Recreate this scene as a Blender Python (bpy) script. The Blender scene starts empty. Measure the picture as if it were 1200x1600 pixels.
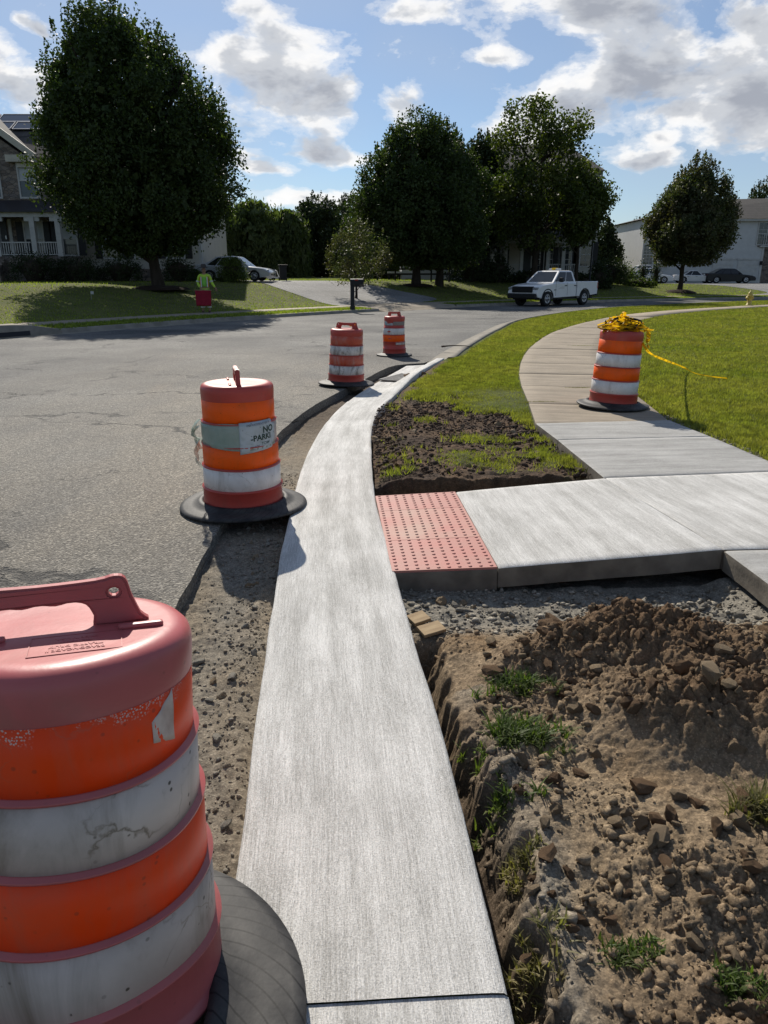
import bpy, bmesh, math, random
import numpy as np
from mathutils import Vector, Matrix, Quaternion

R = math.radians
scene = bpy.context.scene
C = scene.collection

# ------------------------------------------------------------------ camera
FPX, EYE, PITCH = 1150.0, 1.65, R(17.8)
cam = bpy.data.cameras.new('camera')
cam.sensor_fit = 'VERTICAL'; cam.sensor_height = 24.0
cam.lens = FPX / 1600 * 24.0
cam.clip_start = 0.05; cam.clip_end = 3000
camo = bpy.data.objects.new('camera', cam)
camo.location = (0, 0, EYE); camo.rotation_euler = (R(90) - PITCH, 0, 0)
C.objects.link(camo); scene.camera = camo

# ------------------------------------------------------------------ sun and sky
SUN_AZ, SUN_EL = R(-16), R(37)          # azimuth from +Y towards +X
sdir = Vector((math.sin(SUN_AZ) * math.cos(SUN_EL), math.cos(SUN_AZ) * math.cos(SUN_EL), math.sin(SUN_EL)))
sl = bpy.data.lights.new('sun', 'SUN'); sl.energy = 5.0; sl.angle = R(0.5); sl.color = (1.0, 0.93, 0.82)
slo = bpy.data.objects.new('sun', sl); slo.location = (-20, 60, 60)
slo.rotation_euler = (-sdir).to_track_quat('-Z', 'Y').to_euler(); C.objects.link(slo)

vs = scene.view_settings
scene.display_settings.display_device = 'sRGB'
vs.view_transform = 'Standard'; vs.look = 'None'; vs.gamma = 1.0; vs.use_curve_mapping = False
vs.exposure = 0.18
SKY_STRENGTH = 0.072


def pix_dir(px, py):
    u = (px - 600) / FPX; v = (800 - py) / FPX
    d = Vector((u, math.cos(PITCH) + v * math.sin(PITCH), -math.sin(PITCH) + v * math.cos(PITCH)))
    return d


def node(nt, typ, ins=None, **props):
    n = nt.nodes.new(typ)
    for k, v in props.items():
        setattr(n, k, v)
    if ins:
        for k, v in ins.items():
            s = n.inputs[k]
            if isinstance(v, bpy.types.NodeSocket):
                nt.links.new(v, s)
            else:
                s.default_value = v
    return n


def mth(nt, op, a, b=None, c=None, clamp=False):
    n = nt.nodes.new('ShaderNodeMath'); n.operation = op; n.use_clamp = clamp
    for i, v in enumerate((a, b, c)):
        if v is None: continue
        if isinstance(v, bpy.types.NodeSocket): nt.links.new(v, n.inputs[i])
        else: n.inputs[i].default_value = v
    return n.outputs[0]


def vmath(nt, op, a, b=None):
    n = nt.nodes.new('ShaderNodeVectorMath'); n.operation = op
    for i, v in enumerate((a, b)):
        if v is None: continue
        if isinstance(v, bpy.types.NodeSocket): nt.links.new(v, n.inputs[i])
        else: n.inputs[i].default_value = v
    return n


def mixc(nt, f, a, b, blend='MIX'):
    n = nt.nodes.new('ShaderNodeMix'); n.data_type = 'RGBA'; n.blend_type = blend
    for i, v in ((0, f), (6, a), (7, b)):
        if isinstance(v, bpy.types.NodeSocket): nt.links.new(v, n.inputs[i])
        elif i == 0: n.inputs[0].default_value = v
        else: n.inputs[i].default_value = (v[0], v[1], v[2], 1)
    return n.outputs[2]


def ramp(nt, f, stops, interp='LINEAR'):
    n = nt.nodes.new('ShaderNodeValToRGB'); n.color_ramp.interpolation = interp
    e = n.color_ramp.elements
    while len(e) < len(stops): e.new(0.5)
    for i, (p, c) in enumerate(stops):
        e[i].position = p
        e[i].color = (c, c, c, 1) if isinstance(c, (int, float)) else (c[0], c[1], c[2], 1)
    nt.links.new(f, n.inputs[0])
    return n.outputs[0]


def build_world():
    w = bpy.data.worlds.new('World'); scene.world = w; w.use_nodes = True
    nt = w.node_tree; nt.nodes.clear()
    out = node(nt, 'ShaderNodeOutputWorld')
    sky = node(nt, 'ShaderNodeTexSky', sky_type='NISHITA', sun_disc=False)
    sky.sun_elevation = SUN_EL; sky.sun_rotation = SUN_AZ % (2 * math.pi)
    sky.altitude = 50; sky.air_density = 1.0; sky.dust_density = 0.25; sky.ozone_density = 2.2
    tc = node(nt, 'ShaderNodeTexCoord')
    d0 = tc.outputs['Generated']
    dn = vmath(nt, 'NORMALIZE', d0).outputs[0]
    # stretch the cloud noise flat, as clouds seen from below the horizon angle are
    mp = node(nt, 'ShaderNodeMapping', {'Vector': dn, 'Scale': (1, 1, 1.9)})
    n1 = node(nt, 'ShaderNodeTexNoise', {'Vector': mp.outputs[0], 'Scale': 9.5, 'Detail': 10.0, 'Roughness': 0.6, 'Distortion': 0.15})
    shift = vmath(nt, 'ADD', mp.outputs[0], (sdir.x * 0.03, sdir.y * 0.03, sdir.z * 0.055))
    n2 = node(nt, 'ShaderNodeTexNoise', {'Vector': shift.outputs[0], 'Scale': 9.5, 'Detail': 5.0, 'Roughness': 0.58, 'Distortion': 0.15})
    big = node(nt, 'ShaderNodeTexNoise', {'Vector': mp.outputs[0], 'Scale': 2.3, 'Detail': 3.0, 'Roughness': 0.5})
    warp = node(nt, 'ShaderNodeTexNoise', {'Vector': mp.outputs[0], 'Scale': 5.0, 'Detail': 4.0})
    wv = vmath(nt, 'SUBTRACT', warp.outputs['Color'], (0.5, 0.5, 0.5))
    wv = vmath(nt, 'MULTIPLY', wv.outputs[0], (0.16, 0.16, 0.10))
    dw = vmath(nt, 'ADD', dn, wv.outputs[0]).outputs[0]
    clouds = [  # px, py, rx, ry, strength : cumulus banks seen in the photograph
        (440, 105, 190, 105, .95), (515, 140, 80, 70, 1.0), (345, 90, 80, 60, .8), (25, 130, 105, 70, 1.0), (70, 32, 34, 18, .8),
        (420, 18, 110, 22, .55), (660, 12, 150, 22, .55), (415, 255, 62, 26, .8), (480, 306, 170, 26, .75), (520, 235, 120, 24, .6),
        (640, 168, 110, 45, .7), (900, 18, 190, 75, 1.1), (1050, 110, 230, 95, 1.1), (790, 112, 75, 34, .8), (1075, 185, 130, 42, .9),
        (880, 190, 200, 70, .9), (1010, 268, 70, 18, .7), (1020, 235, 45, 26, .7), (1185, 40, 95, 55, 1.0), (1190, 150, 150, 110, 1.0),
    ]
    field = None
    for (px, py, rx, ry, s) in clouds:
        c = pix_dir(px, py).normalized()
        r = Vector((c.y, -c.x, 0)).normalized(); u = r.cross(c)
        dx = vmath(nt, 'DOT_PRODUCT', dw, tuple(r * (FPX / rx * 1.42))).outputs['Value']
        dy = vmath(nt, 'DOT_PRODUCT', dw, tuple(u * (FPX / ry * 1.36))).outputs['Value']
        dc = vmath(nt, 'DOT_PRODUCT', dn, tuple(c)).outputs['Value']
        back = mth(nt, 'LESS_THAN', dc, 0.0)
        dx2 = mth(nt, 'MULTIPLY', dx, dx); q = mth(nt, 'MULTIPLY_ADD', dy, dy, dx2)
        ln = mth(nt, 'SQRT', q)
        e = mth(nt, 'SUBTRACT', s, mth(nt, 'MULTIPLY', ln, s))
        e = mth(nt, 'SUBTRACT', e, mth(nt, 'MULTIPLY', back, 20.0))
        field = e if field is None else mth(nt, 'SMOOTH_MAX', field, e, 0.12)
    gen = mth(nt, 'MULTIPLY_ADD', big.outputs['Fac'], 3.2, -2.35)     # clouds everywhere else in the same sky
    field = mth(nt, 'MAXIMUM', field, gen)
    field = mth(nt, 'MAXIMUM', field, -0.75)
    f1 = mth(nt, 'MULTIPLY_ADD', n1.outputs['Fac'], 3.0, -1.56)
    dens = mth(nt, 'ADD', field, f1)
    f2 = mth(nt, 'MULTIPLY_ADD', n2.outputs['Fac'], 3.0, -1.52)
    dens2 = mth(nt, 'ADD', field, f2)
    alpha = ramp(nt, dens, [(0.0, 0.0), (0.14, 0.28), (0.42, 0.9), (0.7, 1.0)], 'EASE')
    thick = mth(nt, 'MULTIPLY_ADD', dens2, 0.95, -0.02, clamp=True)
    ccol = ramp(nt, thick, [(0.0, (1.0, 1.0, 1.0)), (0.24, (0.96, 0.96, 0.96)), (0.52, (0.60, 0.63, 0.68)), (1.0, (0.38, 0.41, 0.475))], 'EASE')
    ccol = mixc(nt, 1.0, ccol, (12.5, 12.4, 12.3), 'MULTIPLY')
    # thin haze of high cloud, low in the sky
    zc = node(nt, 'ShaderNodeSeparateXYZ', {'Vector': dn}).outputs['Z']
    skyc = mixc(nt, 1.0, sky.outputs[0], (0.86, 0.97, 1.10), 'MULTIPLY')
    veil = ramp(nt, big.outputs['Fac'], [(0.36, 0.05), (0.66, 0.5)])
    skyc = mixc(nt, veil, skyc, (6.2, 7.0, 8.2))
    col = mixc(nt, alpha, skyc, ccol)
    bg = node(nt, 'ShaderNodeBackground', {'Color': col, 'Strength': SKY_STRENGTH})
    nt.links.new(bg.outputs[0], out.inputs[0])
    w.cycles.sampling_method = 'MANUAL'; w.cycles.sample_map_resolution = 512


build_world()
scene.cycles.max_bounces = 5; scene.cycles.diffuse_bounces = 2; scene.cycles.glossy_bounces = 3
scene.cycles.transmission_bounces = 4; scene.cycles.transparent_max_bounces = 6
scene.cycles.use_denoising = True
scene.cycles.use_adaptive_sampling = True
scene.cycles.caustics_reflective = False; scene.cycles.caustics_refractive = False

rng = np.random.default_rng(7)
random.seed(7)


# ------------------------------------------------------------------ maths helpers
def P(px, py, z=0.0):
    """point on the level z seen at that place of the photograph"""
    d = pix_dir(px, py); t = (z - EYE) / d.z
    return Vector((d.x * t, d.y * t, z))


def A(px, py, Y):
    """point at the distance Y seen at that place of the photograph"""
    d = pix_dir(px, py); t = Y / d.y
    return Vector((d.x * t, Y, EYE + d.z * t))


def hash2(ix, iy, seed):
    h = (ix.astype(np.int64) * 374761393 + iy.astype(np.int64) * 668265263 + seed * 1442695041) & 0xffffffff
    h = ((h ^ (h >> 13)) * 1274126177) & 0xffffffff
    h = h ^ (h >> 16)
    return (h & 0xffffff) / float(0xffffff)


def vnoise(x, y, seed=0):
    ix = np.floor(x); iy = np.floor(y); fx = x - ix; fy = y - iy
    ux = fx * fx * fx * (fx * (fx * 6 - 15) + 10); uy = fy * fy * fy * (fy * (fy * 6 - 15) + 10)
    a = hash2(ix, iy, seed); b = hash2(ix + 1, iy, seed); c = hash2(ix, iy + 1, seed); d = hash2(ix + 1, iy + 1, seed)
    return (a + (b - a) * ux) * (1 - uy) + (c + (d - c) * ux) * uy


def fbm(x, y, seed=0, octaves=4, gain=0.5):
    s = 0; a = 1; t = 0
    for o in range(octaves):
        s = s + a * (vnoise(x, y, seed + o * 17) * 2 - 1); t += a; a *= gain
        x, y = (x * 0.8 - y * 0.6) * 2.03 + 3.1, (x * 0.6 + y * 0.8) * 2.03 + 7.7
    return s / t


def sstep(a, b, x):
    t = np.clip((x - a) / (b - a), 0, 1)
    return t * t * (3 - 2 * t)


def resample(pts, n, smooth=True):
    """Catmull-Rom through 2-D or 3-D points, n samples evenly in arc length"""
    p = np.array([tuple(q) for q in pts], float)
    if smooth and len(p) > 2:
        ext = np.vstack([2 * p[0] - p[1], p, 2 * p[-1] - p[-2]])
        out = []
        for i in range(1, len(ext) - 2):
            t = np.linspace(0, 1, 24, endpoint=False)[:, None]
            p0, p1, p2, p3 = ext[i - 1], ext[i], ext[i + 1], ext[i + 2]
            out.append(0.5 * ((2 * p1) + (-p0 + p2) * t + (2 * p0 - 5 * p1 + 4 * p2 - p3) * t ** 2 + (-p0 + 3 * p1 - 3 * p2 + p3) * t ** 3))
        p = np.vstack(out + [p[-1:]])
    s = np.concatenate([[0], np.cumsum(np.linalg.norm(np.diff(p, axis=0), axis=1))])
    q = np.linspace(0, s[-1], n)
    return np.stack([np.interp(q, s, p[:, k]) for k in range(p.shape[1])], 1)


# ------------------------------------------------------------------ object helpers
def tag(o, label=None, cat=None, group=None, kind=None):
    if label: o['label'] = label
    if cat: o['category'] = cat
    if group: o['group'] = group
    if kind: o['kind'] = kind
    return o


def empty(name, loc=(0, 0, 0), rz=0, label=None, cat=None, group=None):
    o = bpy.data.objects.new(name, None); o.empty_display_size = 0.2
    o.location = loc; o.rotation_euler = (0, 0, rz); C.objects.link(o)
    return tag(o, label, cat, group)


def link(name, me, mat=None, parent=None, smooth=False, loc=None, rot=None):
    o = bpy.data.objects.new(name, me); C.objects.link(o)
    if mat is not None and len(me.materials) == 0: me.materials.append(mat)
    if parent is not None: o.parent = parent
    if loc is not None: o.location = loc
    if rot is not None: o.rotation_euler = rot
    if smooth: me.polygons.foreach_set('use_smooth', np.ones(len(me.polygons), dtype=bool))
    return o


def np_mesh(name, verts, faces, mat=None, parent=None, smooth=False, uv=None, col=None, kind=None):
    """verts (N,3), faces (M,k) arrays, one k per mesh"""
    verts = np.asarray(verts, np.float32); faces = np.asarray(faces, np.int32)
    me = bpy.data.meshes.new(name)
    k = faces.shape[1]
    me.vertices.add(len(verts)); me.vertices.foreach_set('co', verts.ravel())
    me.loops.add(faces.size); me.loops.foreach_set('vertex_index', faces.ravel())
    me.polygons.add(len(faces)); me.polygons.foreach_set('loop_start', np.arange(0, faces.size, k, dtype=np.int32))
    me.polygons.foreach_set('loop_total', np.full(len(faces), k, np.int32))
    me.update(calc_edges=True)
    if uv is not None:
        l = me.uv_layers.new(name='UVMap'); l.data.foreach_set('uv', np.asarray(uv, np.float32)[faces.ravel()].ravel())
    if col is not None:
        a = me.color_attributes.new('Col', 'FLOAT_COLOR', 'POINT')
        c4 = np.ones((len(verts), 4), np.float32); c4[:, :3] = col
        a.data.foreach_set('color', c4.ravel())
    o = link(name, me, mat, parent, smooth)
    if kind: o['kind'] = kind
    return o


def py_mesh(name, verts, faces, mat=None, parent=None, smooth=False, kind=None):
    me = bpy.data.meshes.new(name); me.from_pydata([tuple(v) for v in verts], [], faces); me.update()
    o = link(name, me, mat, parent, smooth)
    if kind: o['kind'] = kind
    return o


def bm_obj(name, bm, mat=None, parent=None, smooth=False, loc=None, rot=None):
    bmesh.ops.recalc_face_normals(bm, faces=bm.faces[:])
    me = bpy.data.meshes.new(name); bm.to_mesh(me); bm.free()
    return link(name, me, mat, parent, smooth, loc, rot)


def box_bm(bm, x0, x1, y0, y1, z0, z1, bev=0.0, M=None):
    vs_ = [bm.verts.new(v) for v in ((x0, y0, z0), (x1, y0, z0), (x1, y1, z0), (x0, y1, z0), (x0, y0, z1), (x1, y0, z1), (x1, y1, z1), (x0, y1, z1))]
    fs = [bm.faces.new([vs_[i] for i in f]) for f in ((3, 2, 1, 0), (4, 5, 6, 7), (0, 1, 5, 4), (1, 2, 6, 5), (2, 3, 7, 6), (3, 0, 4, 7))]
    if bev > 0:
        es = list({e for f in fs for e in f.edges})
        r = bmesh.ops.bevel(bm, geom=es, offset=bev, segments=2, affect='EDGES', profile=0.6)
        vs_ = list({v for f in r['faces'] for v in f.verts} | {v for v in vs_ if v.is_valid})
    if M is not None: bmesh.ops.transform(bm, matrix=M, verts=[v for v in vs_ if v.is_valid])
    return vs_


def box(name, x0, x1, y0, y1, z0, z1, mat, parent=None, bev=0.0, loc=None, rot=None):
    bm = bmesh.new(); box_bm(bm, x0, x1, y0, y1, z0, z1, bev)
    return bm_obj(name, bm, mat, parent, False, loc, rot)


def lathe(name, prof, mat, parent=None, n=48, smooth=True, close=False, warp=None, loc=None, rot=None):
    prof = np.array(prof, float); m = len(prof)
    a = np.linspace(0, 2 * math.pi, n, endpoint=False)
    v = np.zeros((m, n, 3)); v[:, :, 0] = prof[:, 0:1] * np.cos(a); v[:, :, 1] = prof[:, 0:1] * np.sin(a); v[:, :, 2] = prof[:, 1:2]
    if warp is not None: v = warp(v, a)
    idx = np.arange(m * n).reshape(m, n)
    f = []
    for i in range(m - 1):
        f.append(np.stack([idx[i], np.roll(idx[i], -1), np.roll(idx[i + 1], -1), idx[i + 1]], 1))
    if close: f.append(np.stack([idx[m - 1], np.roll(idx[m - 1], -1), np.roll(idx[0], -1), idx[0]], 1))
    o = np_mesh(name, v.reshape(-1, 3), np.vstack(f), mat, parent, smooth)
    if loc is not None: o.location = loc
    if rot is not None: o.rotation_euler = rot
    return o


def tube_arrays(path, rad, n=8, base=0, cap=True):
    path = np.array([tuple(p) for p in path], float); m = len(path)
    rad = np.broadcast_to(np.asarray(rad, float), (m,))
    t = np.gradient(path, axis=0); t /= np.linalg.norm(t, axis=1)[:, None] + 1e-9
    ref = np.array([0.0, 0, 1]) if abs(t[0][2]) < 0.9 else np.array([1.0, 0, 0])
    a = np.linspace(0, 2 * math.pi, n, endpoint=False); V = []
    for i in range(m):
        s = np.cross(t[i], ref); s /= np.linalg.norm(s) + 1e-9; u = np.cross(s, t[i]); ref = u
        V.append(path[i] + rad[i] * (np.cos(a)[:, None] * s + np.sin(a)[:, None] * u))
    V = np.vstack(V); idx = np.arange(m * n).reshape(m, n) + base
    F = np.vstack([np.stack([idx[i], np.roll(idx[i], -1), np.roll(idx[i + 1], -1), idx[i + 1]], 1) for i in range(m - 1)])
    return V, F


def tubes(name, specs, mat, parent=None, n=8, smooth=True):
    VV, FF, b = [], [], 0
    for path, rad in specs:
        v, f = tube_arrays(path, rad, n, b); VV.append(v); FF.append(f); b += len(v)
    return np_mesh(name, np.vstack(VV), np.vstack(FF), mat, parent, smooth)


def prism(name, pts, y0, y1, mat, parent=None, bev=0.0, axis='y', smooth=False):
    """polygon in (x,z) pushed from y0 to y1"""
    bm = bmesh.new()
    a = [bm.verts.new((p[0], y0, p[1])) for p in pts]; b = [bm.verts.new((p[0], y1, p[1])) for p in pts]
    bm.faces.new(a); bm.faces.new(b[::-1]); n = len(pts)
    for i in range(n): bm.faces.new((a[i], b[i], b[(i + 1) % n], a[(i + 1) % n]))
    if bev > 0: bmesh.ops.bevel(bm, geom=bm.edges[:], offset=bev, segments=2, affect='EDGES')
    return bm_obj(name, bm, mat, parent, smooth)


def poly_sheet(name, pts, z, mat, parent=None, thick=None):
    from mathutils.geometry import tessellate_polygon
    pl = [Vector((p[0], p[1], 0)) for p in pts]
    tri = tessellate_polygon([pl]); n = len(pl)
    v = [(p.x, p.y, z) for p in pl]; f = [tuple(t) for t in tri]
    # faces upwards
    def up(t):
        a, b, c = [pl[i] for i in t]
        return (b - a).cross(c - a).z > 0
    f = [t if up(t) else t[::-1] for t in f]
    if thick:
        v += [(p.x, p.y, z - thick) for p in pl]
        f += [(i, i + n, (i + 1) % n + n, (i + 1) % n) for i in range(n)]
    return py_mesh(name, v, f, mat, parent)


def copy_tree(o, parent=None):
    c = o.copy(); C.objects.link(c); c.parent = parent
    for ch in list(o.children): copy_tree(ch, c)
    return c


# ------------------------------------------------------------------ materials
def newmat(name):
    m = bpy.data.materials.new(name); m.use_nodes = True
    nt = m.node_tree; b = nt.nodes['Principled BSDF']
    return m, nt, b


def coords(nt, kind='Object'):
    return node(nt, 'ShaderNodeTexCoord').outputs[kind]


def noise(nt, vec, scale, detail=5.0, rough=0.55, dist=0.0):
    return node(nt, 'ShaderNodeTexNoise', {'Vector': vec, 'Scale': scale, 'Detail': detail, 'Roughness': rough, 'Distortion': dist}).outputs['Fac']


def bump(nt, h, strength, dist, prev=None):
    n = node(nt, 'ShaderNodeBump', {'Height': h, 'Strength': strength, 'Distance': dist})
    if prev is not None: nt.links.new(prev, n.inputs['Normal'])
    return n.outputs[0]


def pmat(name, c1, c2=None, scale=6.0, rough=0.7, spec=0.3, bscale=None, bstr=0.3, bdist=0.005, detail=6.0, metal=0.0,
         lo=0.35, hi=0.65, coat=0.0, kind='Object', stretch=(1, 1, 1), emit=None):
    m, nt, b = newmat(name)
    v = node(nt, 'ShaderNodeMapping', {'Vector': coords(nt, kind), 'Scale': stretch}).outputs[0]
    if c2 is None: c2 = tuple(x * 0.82 for x in c1)
    f = ramp(nt, noise(nt, v, scale, detail), [(lo, 0.0), (hi, 1.0)])
    nt.links.new(mixc(nt, f, c1, c2), b.inputs['Base Color'])
    b.inputs['Roughness'].default_value = rough; b.inputs['Specular IOR Level'].default_value = spec
    b.inputs['Metallic'].default_value = metal; b.inputs['Coat Weight'].default_value = coat
    if bscale: nt.links.new(bump(nt, noise(nt, v, bscale, 4.0), bstr, bdist), b.inputs['Normal'])
    if emit:
        b.inputs['Emission Color'].default_value = (*emit[:3], 1); b.inputs['Emission Strength'].default_value = emit[3]
    return m


def leaf_mat(name, c1, c2, trans=0.35, scale=0.9, tt=(1.5, 1.75, 0.6)):
    m = bpy.data.materials.new(name); m.use_nodes = True; nt = m.node_tree; nt.nodes.clear()
    out = node(nt, 'ShaderNodeOutputMaterial')
    v = coords(nt)
    f = ramp(nt, noise(nt, v, scale, 3.0), [(0.35, 0.0), (0.65, 1.0)])
    f2 = ramp(nt, node(nt, 'ShaderNodeTexWhiteNoise', {'Vector': vmath(nt, 'FLOOR', vmath(nt, 'MULTIPLY', v, (9, 9, 9)).outputs[0]).outputs[0]}, noise_dimensions='3D').outputs['Value'], [(0, 0.65), (1, 1.35)])
    col = mixc(nt, f, c1, c2)
    col = mixc(nt, 1.0, col, f2, 'MULTIPLY')
    d = node(nt, 'ShaderNodeBsdfPrincipled', {'Base Color': col, 'Roughness': 0.55, 'Specular IOR Level': 0.2})
    tcol = mixc(nt, 1.0, col, tt, 'MULTIPLY')
    t = node(nt, 'ShaderNodeBsdfTranslucent', {'Color': tcol})
    mx = node(nt, 'ShaderNodeMixShader', {'Fac': trans}); nt.links.new(d.outputs[0], mx.inputs[1]); nt.links.new(t.outputs[0], mx.inputs[2])
    nt.links.new(mx.outputs[0], out.inputs[0])
    return m


def asphalt_mat(name, dusty=True, dark=(0.062, 0.062, 0.062), light=(0.17, 0.165, 0.15)):
    m, nt, b = newmat(name); v = coords(nt)
    base = mixc(nt, ramp(nt, noise(nt, v, 0.35, 5.0), [(0.35, 0), (0.65, 1)]), dark, light)
    if dusty:
        # pale dust tracked out of the dig: strongest beside it, gone after some metres
        sx = node(nt, 'ShaderNodeSeparateXYZ', {'Vector': v})
        near = mth(nt, 'SUBTRACT', 1.0, mth(nt, 'MULTIPLY', mth(nt, 'ABSOLUTE', mth(nt, 'ADD', sx.outputs[0], 1.6)), 0.21), clamp=True)
        neary = mth(nt, 'SUBTRACT', 1.0, mth(nt, 'MULTIPLY', mth(nt, 'ABSOLUTE', mth(nt, 'SUBTRACT', sx.outputs[1], 5.0)), 0.075), clamp=True)
        st = node(nt, 'ShaderNodeMapping', {'Vector': v, 'Scale': (1, 0.35, 1), 'Rotation': (0, 0, -0.25)}).outputs[0]
        dn = ramp(nt, noise(nt, st, 0.9, 7.0, 0.62), [(0.30, 0.15), (0.68, 1.0)])
        df = mth(nt, 'MULTIPLY', mth(nt, 'MULTIPLY', mth(nt, 'SQRT', near), mth(nt, 'SQRT', neary)), dn)
        base = mixc(nt, mth(nt, 'MULTIPLY', df, 1.1, clamp=True), base, (0.25, 0.22, 0.172))
        rust = ramp(nt, noise(nt, st, 0.55, 3.0), [(0.60, 0), (0.72, 0.45)])
        base = mixc(nt, mth(nt, 'MULTIPLY', rust, neary), base, (0.27, 0.19, 0.12))
    ag = node(nt, 'ShaderNodeTexVoronoi', {'Vector': v, 'Scale': 85.0}, feature='F1')
    agd = ag.outputs['Distance']
    stone = ramp(nt, node(nt, 'ShaderNodeSeparateColor', {'Color': ag.outputs['Color']}).outputs[0], [(0.0, 0.45), (0.55, 0.9), (0.85, 1.2), (1.0, 2.0)])
    base = mixc(nt, 1.0, base, stone, 'MULTIPLY')
    # cracks
    wn = node(nt, 'ShaderNodeTexNoise', {'Vector': v, 'Scale': 1.3, 'Detail': 6.0, 'Roughness': 0.65})
    wv = vmath(nt, 'ADD', v, vmath(nt, 'MULTIPLY', vmath(nt, 'SUBTRACT', wn.outputs['Color'], (0.5, 0.5, 0.5)).outputs[0], (1.5, 1.5, 0)).outputs[0]).outputs[0]
    ck = node(nt, 'ShaderNodeTexVoronoi', {'Vector': node(nt, 'ShaderNodeMapping', {'Vector': wv, 'Scale': (0.22, 0.42, 1)}).outputs[0], 'Scale': 1.0}, feature='DISTANCE_TO_EDGE').outputs['Distance']
    ckm = ramp(nt, ck, [(0.0, 1.0), (0.0055, 0.55), (0.010, 0.0)])
    ckm = mth(nt, 'MULTIPLY', ckm, ramp(nt, noise(nt, v, 0.8, 2.0), [(0.42, 0.0), (0.58, 0.9)]))
    base = mixc(nt, ckm, base, (0.02, 0.02, 0.02))
    nt.links.new(base, b.inputs['Base Color'])
    b.inputs['Roughness'].default_value = 0.82; b.inputs['Specular IOR Level'].default_value = 0.35
    h = mth(nt, 'SUBTRACT', mth(nt, 'MULTIPLY', agd, -1.0), mth(nt, 'MULTIPLY', ckm, 2.0))
    nrm = bump(nt, h, 1.0, 0.008)
    nrm = bump(nt, noise(nt, v, 9.0, 4.0), 0.25, 0.01, nrm)
    nt.links.new(nrm, b.inputs['Normal'])
    return m


def broom_mat(name, c1, c2, lines=0.5, rough=0.62, speck=0.5, tint=(0.36, 0.34, 0.30), spec=0.35):
    """broom-finished concrete: u across the strokes, v along them"""
    m, nt, b = newmat(name)
    uv = coords(nt, 'UV'); v = coords(nt)
    s1 = node(nt, 'ShaderNodeMapping', {'Vector': uv, 'Scale': (170, 6.0, 1)}).outputs[0]
    s2 = node(nt, 'ShaderNodeMapping', {'Vector': uv, 'Scale': (430, 36.0, 1)}).outputs[0]
    s3 = node(nt, 'ShaderNodeMapping', {'Vector': uv, 'Scale': (9, 0.8, 1)}).outputs[0]
    l1 = noise(nt, s1, 1.0, 4.0, 0.6); l2 = noise(nt, s2, 1.0, 3.0, 0.6)
    blot = noise(nt, v, 2.2, 6.0, 0.6); broad = noise(nt, s3, 1.0, 5.0, 0.6)
    f = mth(nt, 'MULTIPLY_ADD', l1, 0.55 * lines, mth(nt, 'MULTIPLY', l2, 0.45 * lines))
    f = mth(nt, 'ADD', f, mth(nt, 'MULTIPLY', broad, 0.60))
    f = mth(nt, 'ADD', f, mth(nt, 'MULTIPLY', blot, 0.34))
    grain = noise(nt, v, 190.0, 3.0, 0.7)
    f = mth(nt, 'ADD', f, mth(nt, 'MULTIPLY', grain, 0.6))
    mid = 0.5 * lines + 0.30 + 0.17 + 0.30
    col = mixc(nt, mth(nt, 'MULTIPLY_ADD', f, 1.0 / 0.36, 0.5 - mid / 0.36, clamp=True), c2, c1)
    pit = node(nt, 'ShaderNodeTexVoronoi', {'Vector': v, 'Scale': 230.0}, feature='F1')
    pc = node(nt, 'ShaderNodeSeparateColor', {'Color': pit.outputs['Color']}).outputs[0]
    pf = mth(nt, 'MULTIPLY', ramp(nt, pc, [(0.80, 0.0), (0.95, 1.0)]), ramp(nt, pit.outputs['Distance'], [(0.28, 1.0), (0.5, 0.0)]))
    pf = mth(nt, 'MULTIPLY', pf, mth(nt, 'MULTIPLY', ramp(nt, noise(nt, v, 3.0, 4.0), [(0.35, 0.15), (0.65, 1.0)]), speck))
    col = mixc(nt, pf, col, tint)
    nt.links.new(col, b.inputs['Base Color'])
    b.inputs['Roughness'].default_value = rough; b.inputs['Specular IOR Level'].default_value = spec
    nrm = bump(nt, mth(nt, 'ADD', l1, l2), 0.8 * lines, 0.006)
    nrm = bump(nt, grain, 0.6, 0.003, nrm)
    nrm = bump(nt, pf, -0.5, 0.003, nrm)
    nt.links.new(nrm, b.inputs['Normal'])
    return m


def soil_mat(name, bstr=0.6, gritscale=140.0):
    m, nt, b = newmat(name); v = coords(nt)
    at = node(nt, 'ShaderNodeAttribute', attribute_name='Col').outputs['Color']
    g = ramp(nt, noise(nt, v, 22.0, 10.0, 0.72), [(0.25, 0.5), (0.75, 1.5)])
    col = mixc(nt, 1.0, at, g, 'MULTIPLY')
    vo = node(nt, 'ShaderNodeTexVoronoi', {'Vector': v, 'Scale': gritscale}, feature='F1')
    sp = ramp(nt, node(nt, 'ShaderNodeSeparateColor', {'Color': vo.outputs['Color']}).outputs[0], [(0.0, 0.75), (0.8, 1.05), (1.0, 1.5)])
    col = mixc(nt, 1.0, col, sp, 'MULTIPLY')
    nt.links.new(col, b.inputs['Base Color'])
    b.inputs['Roughness'].default_value = 0.95; b.inputs['Specular IOR Level'].default_value = 0.15
    nrm = bump(nt, vo.outputs['Distance'], -bstr, 0.007)
    nrm = bump(nt, noise(nt, v, 45.0, 9.0, 0.75), 0.9, 0.014, nrm)
    nt.links.new(nrm, b.inputs['Normal'])
    return m


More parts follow.
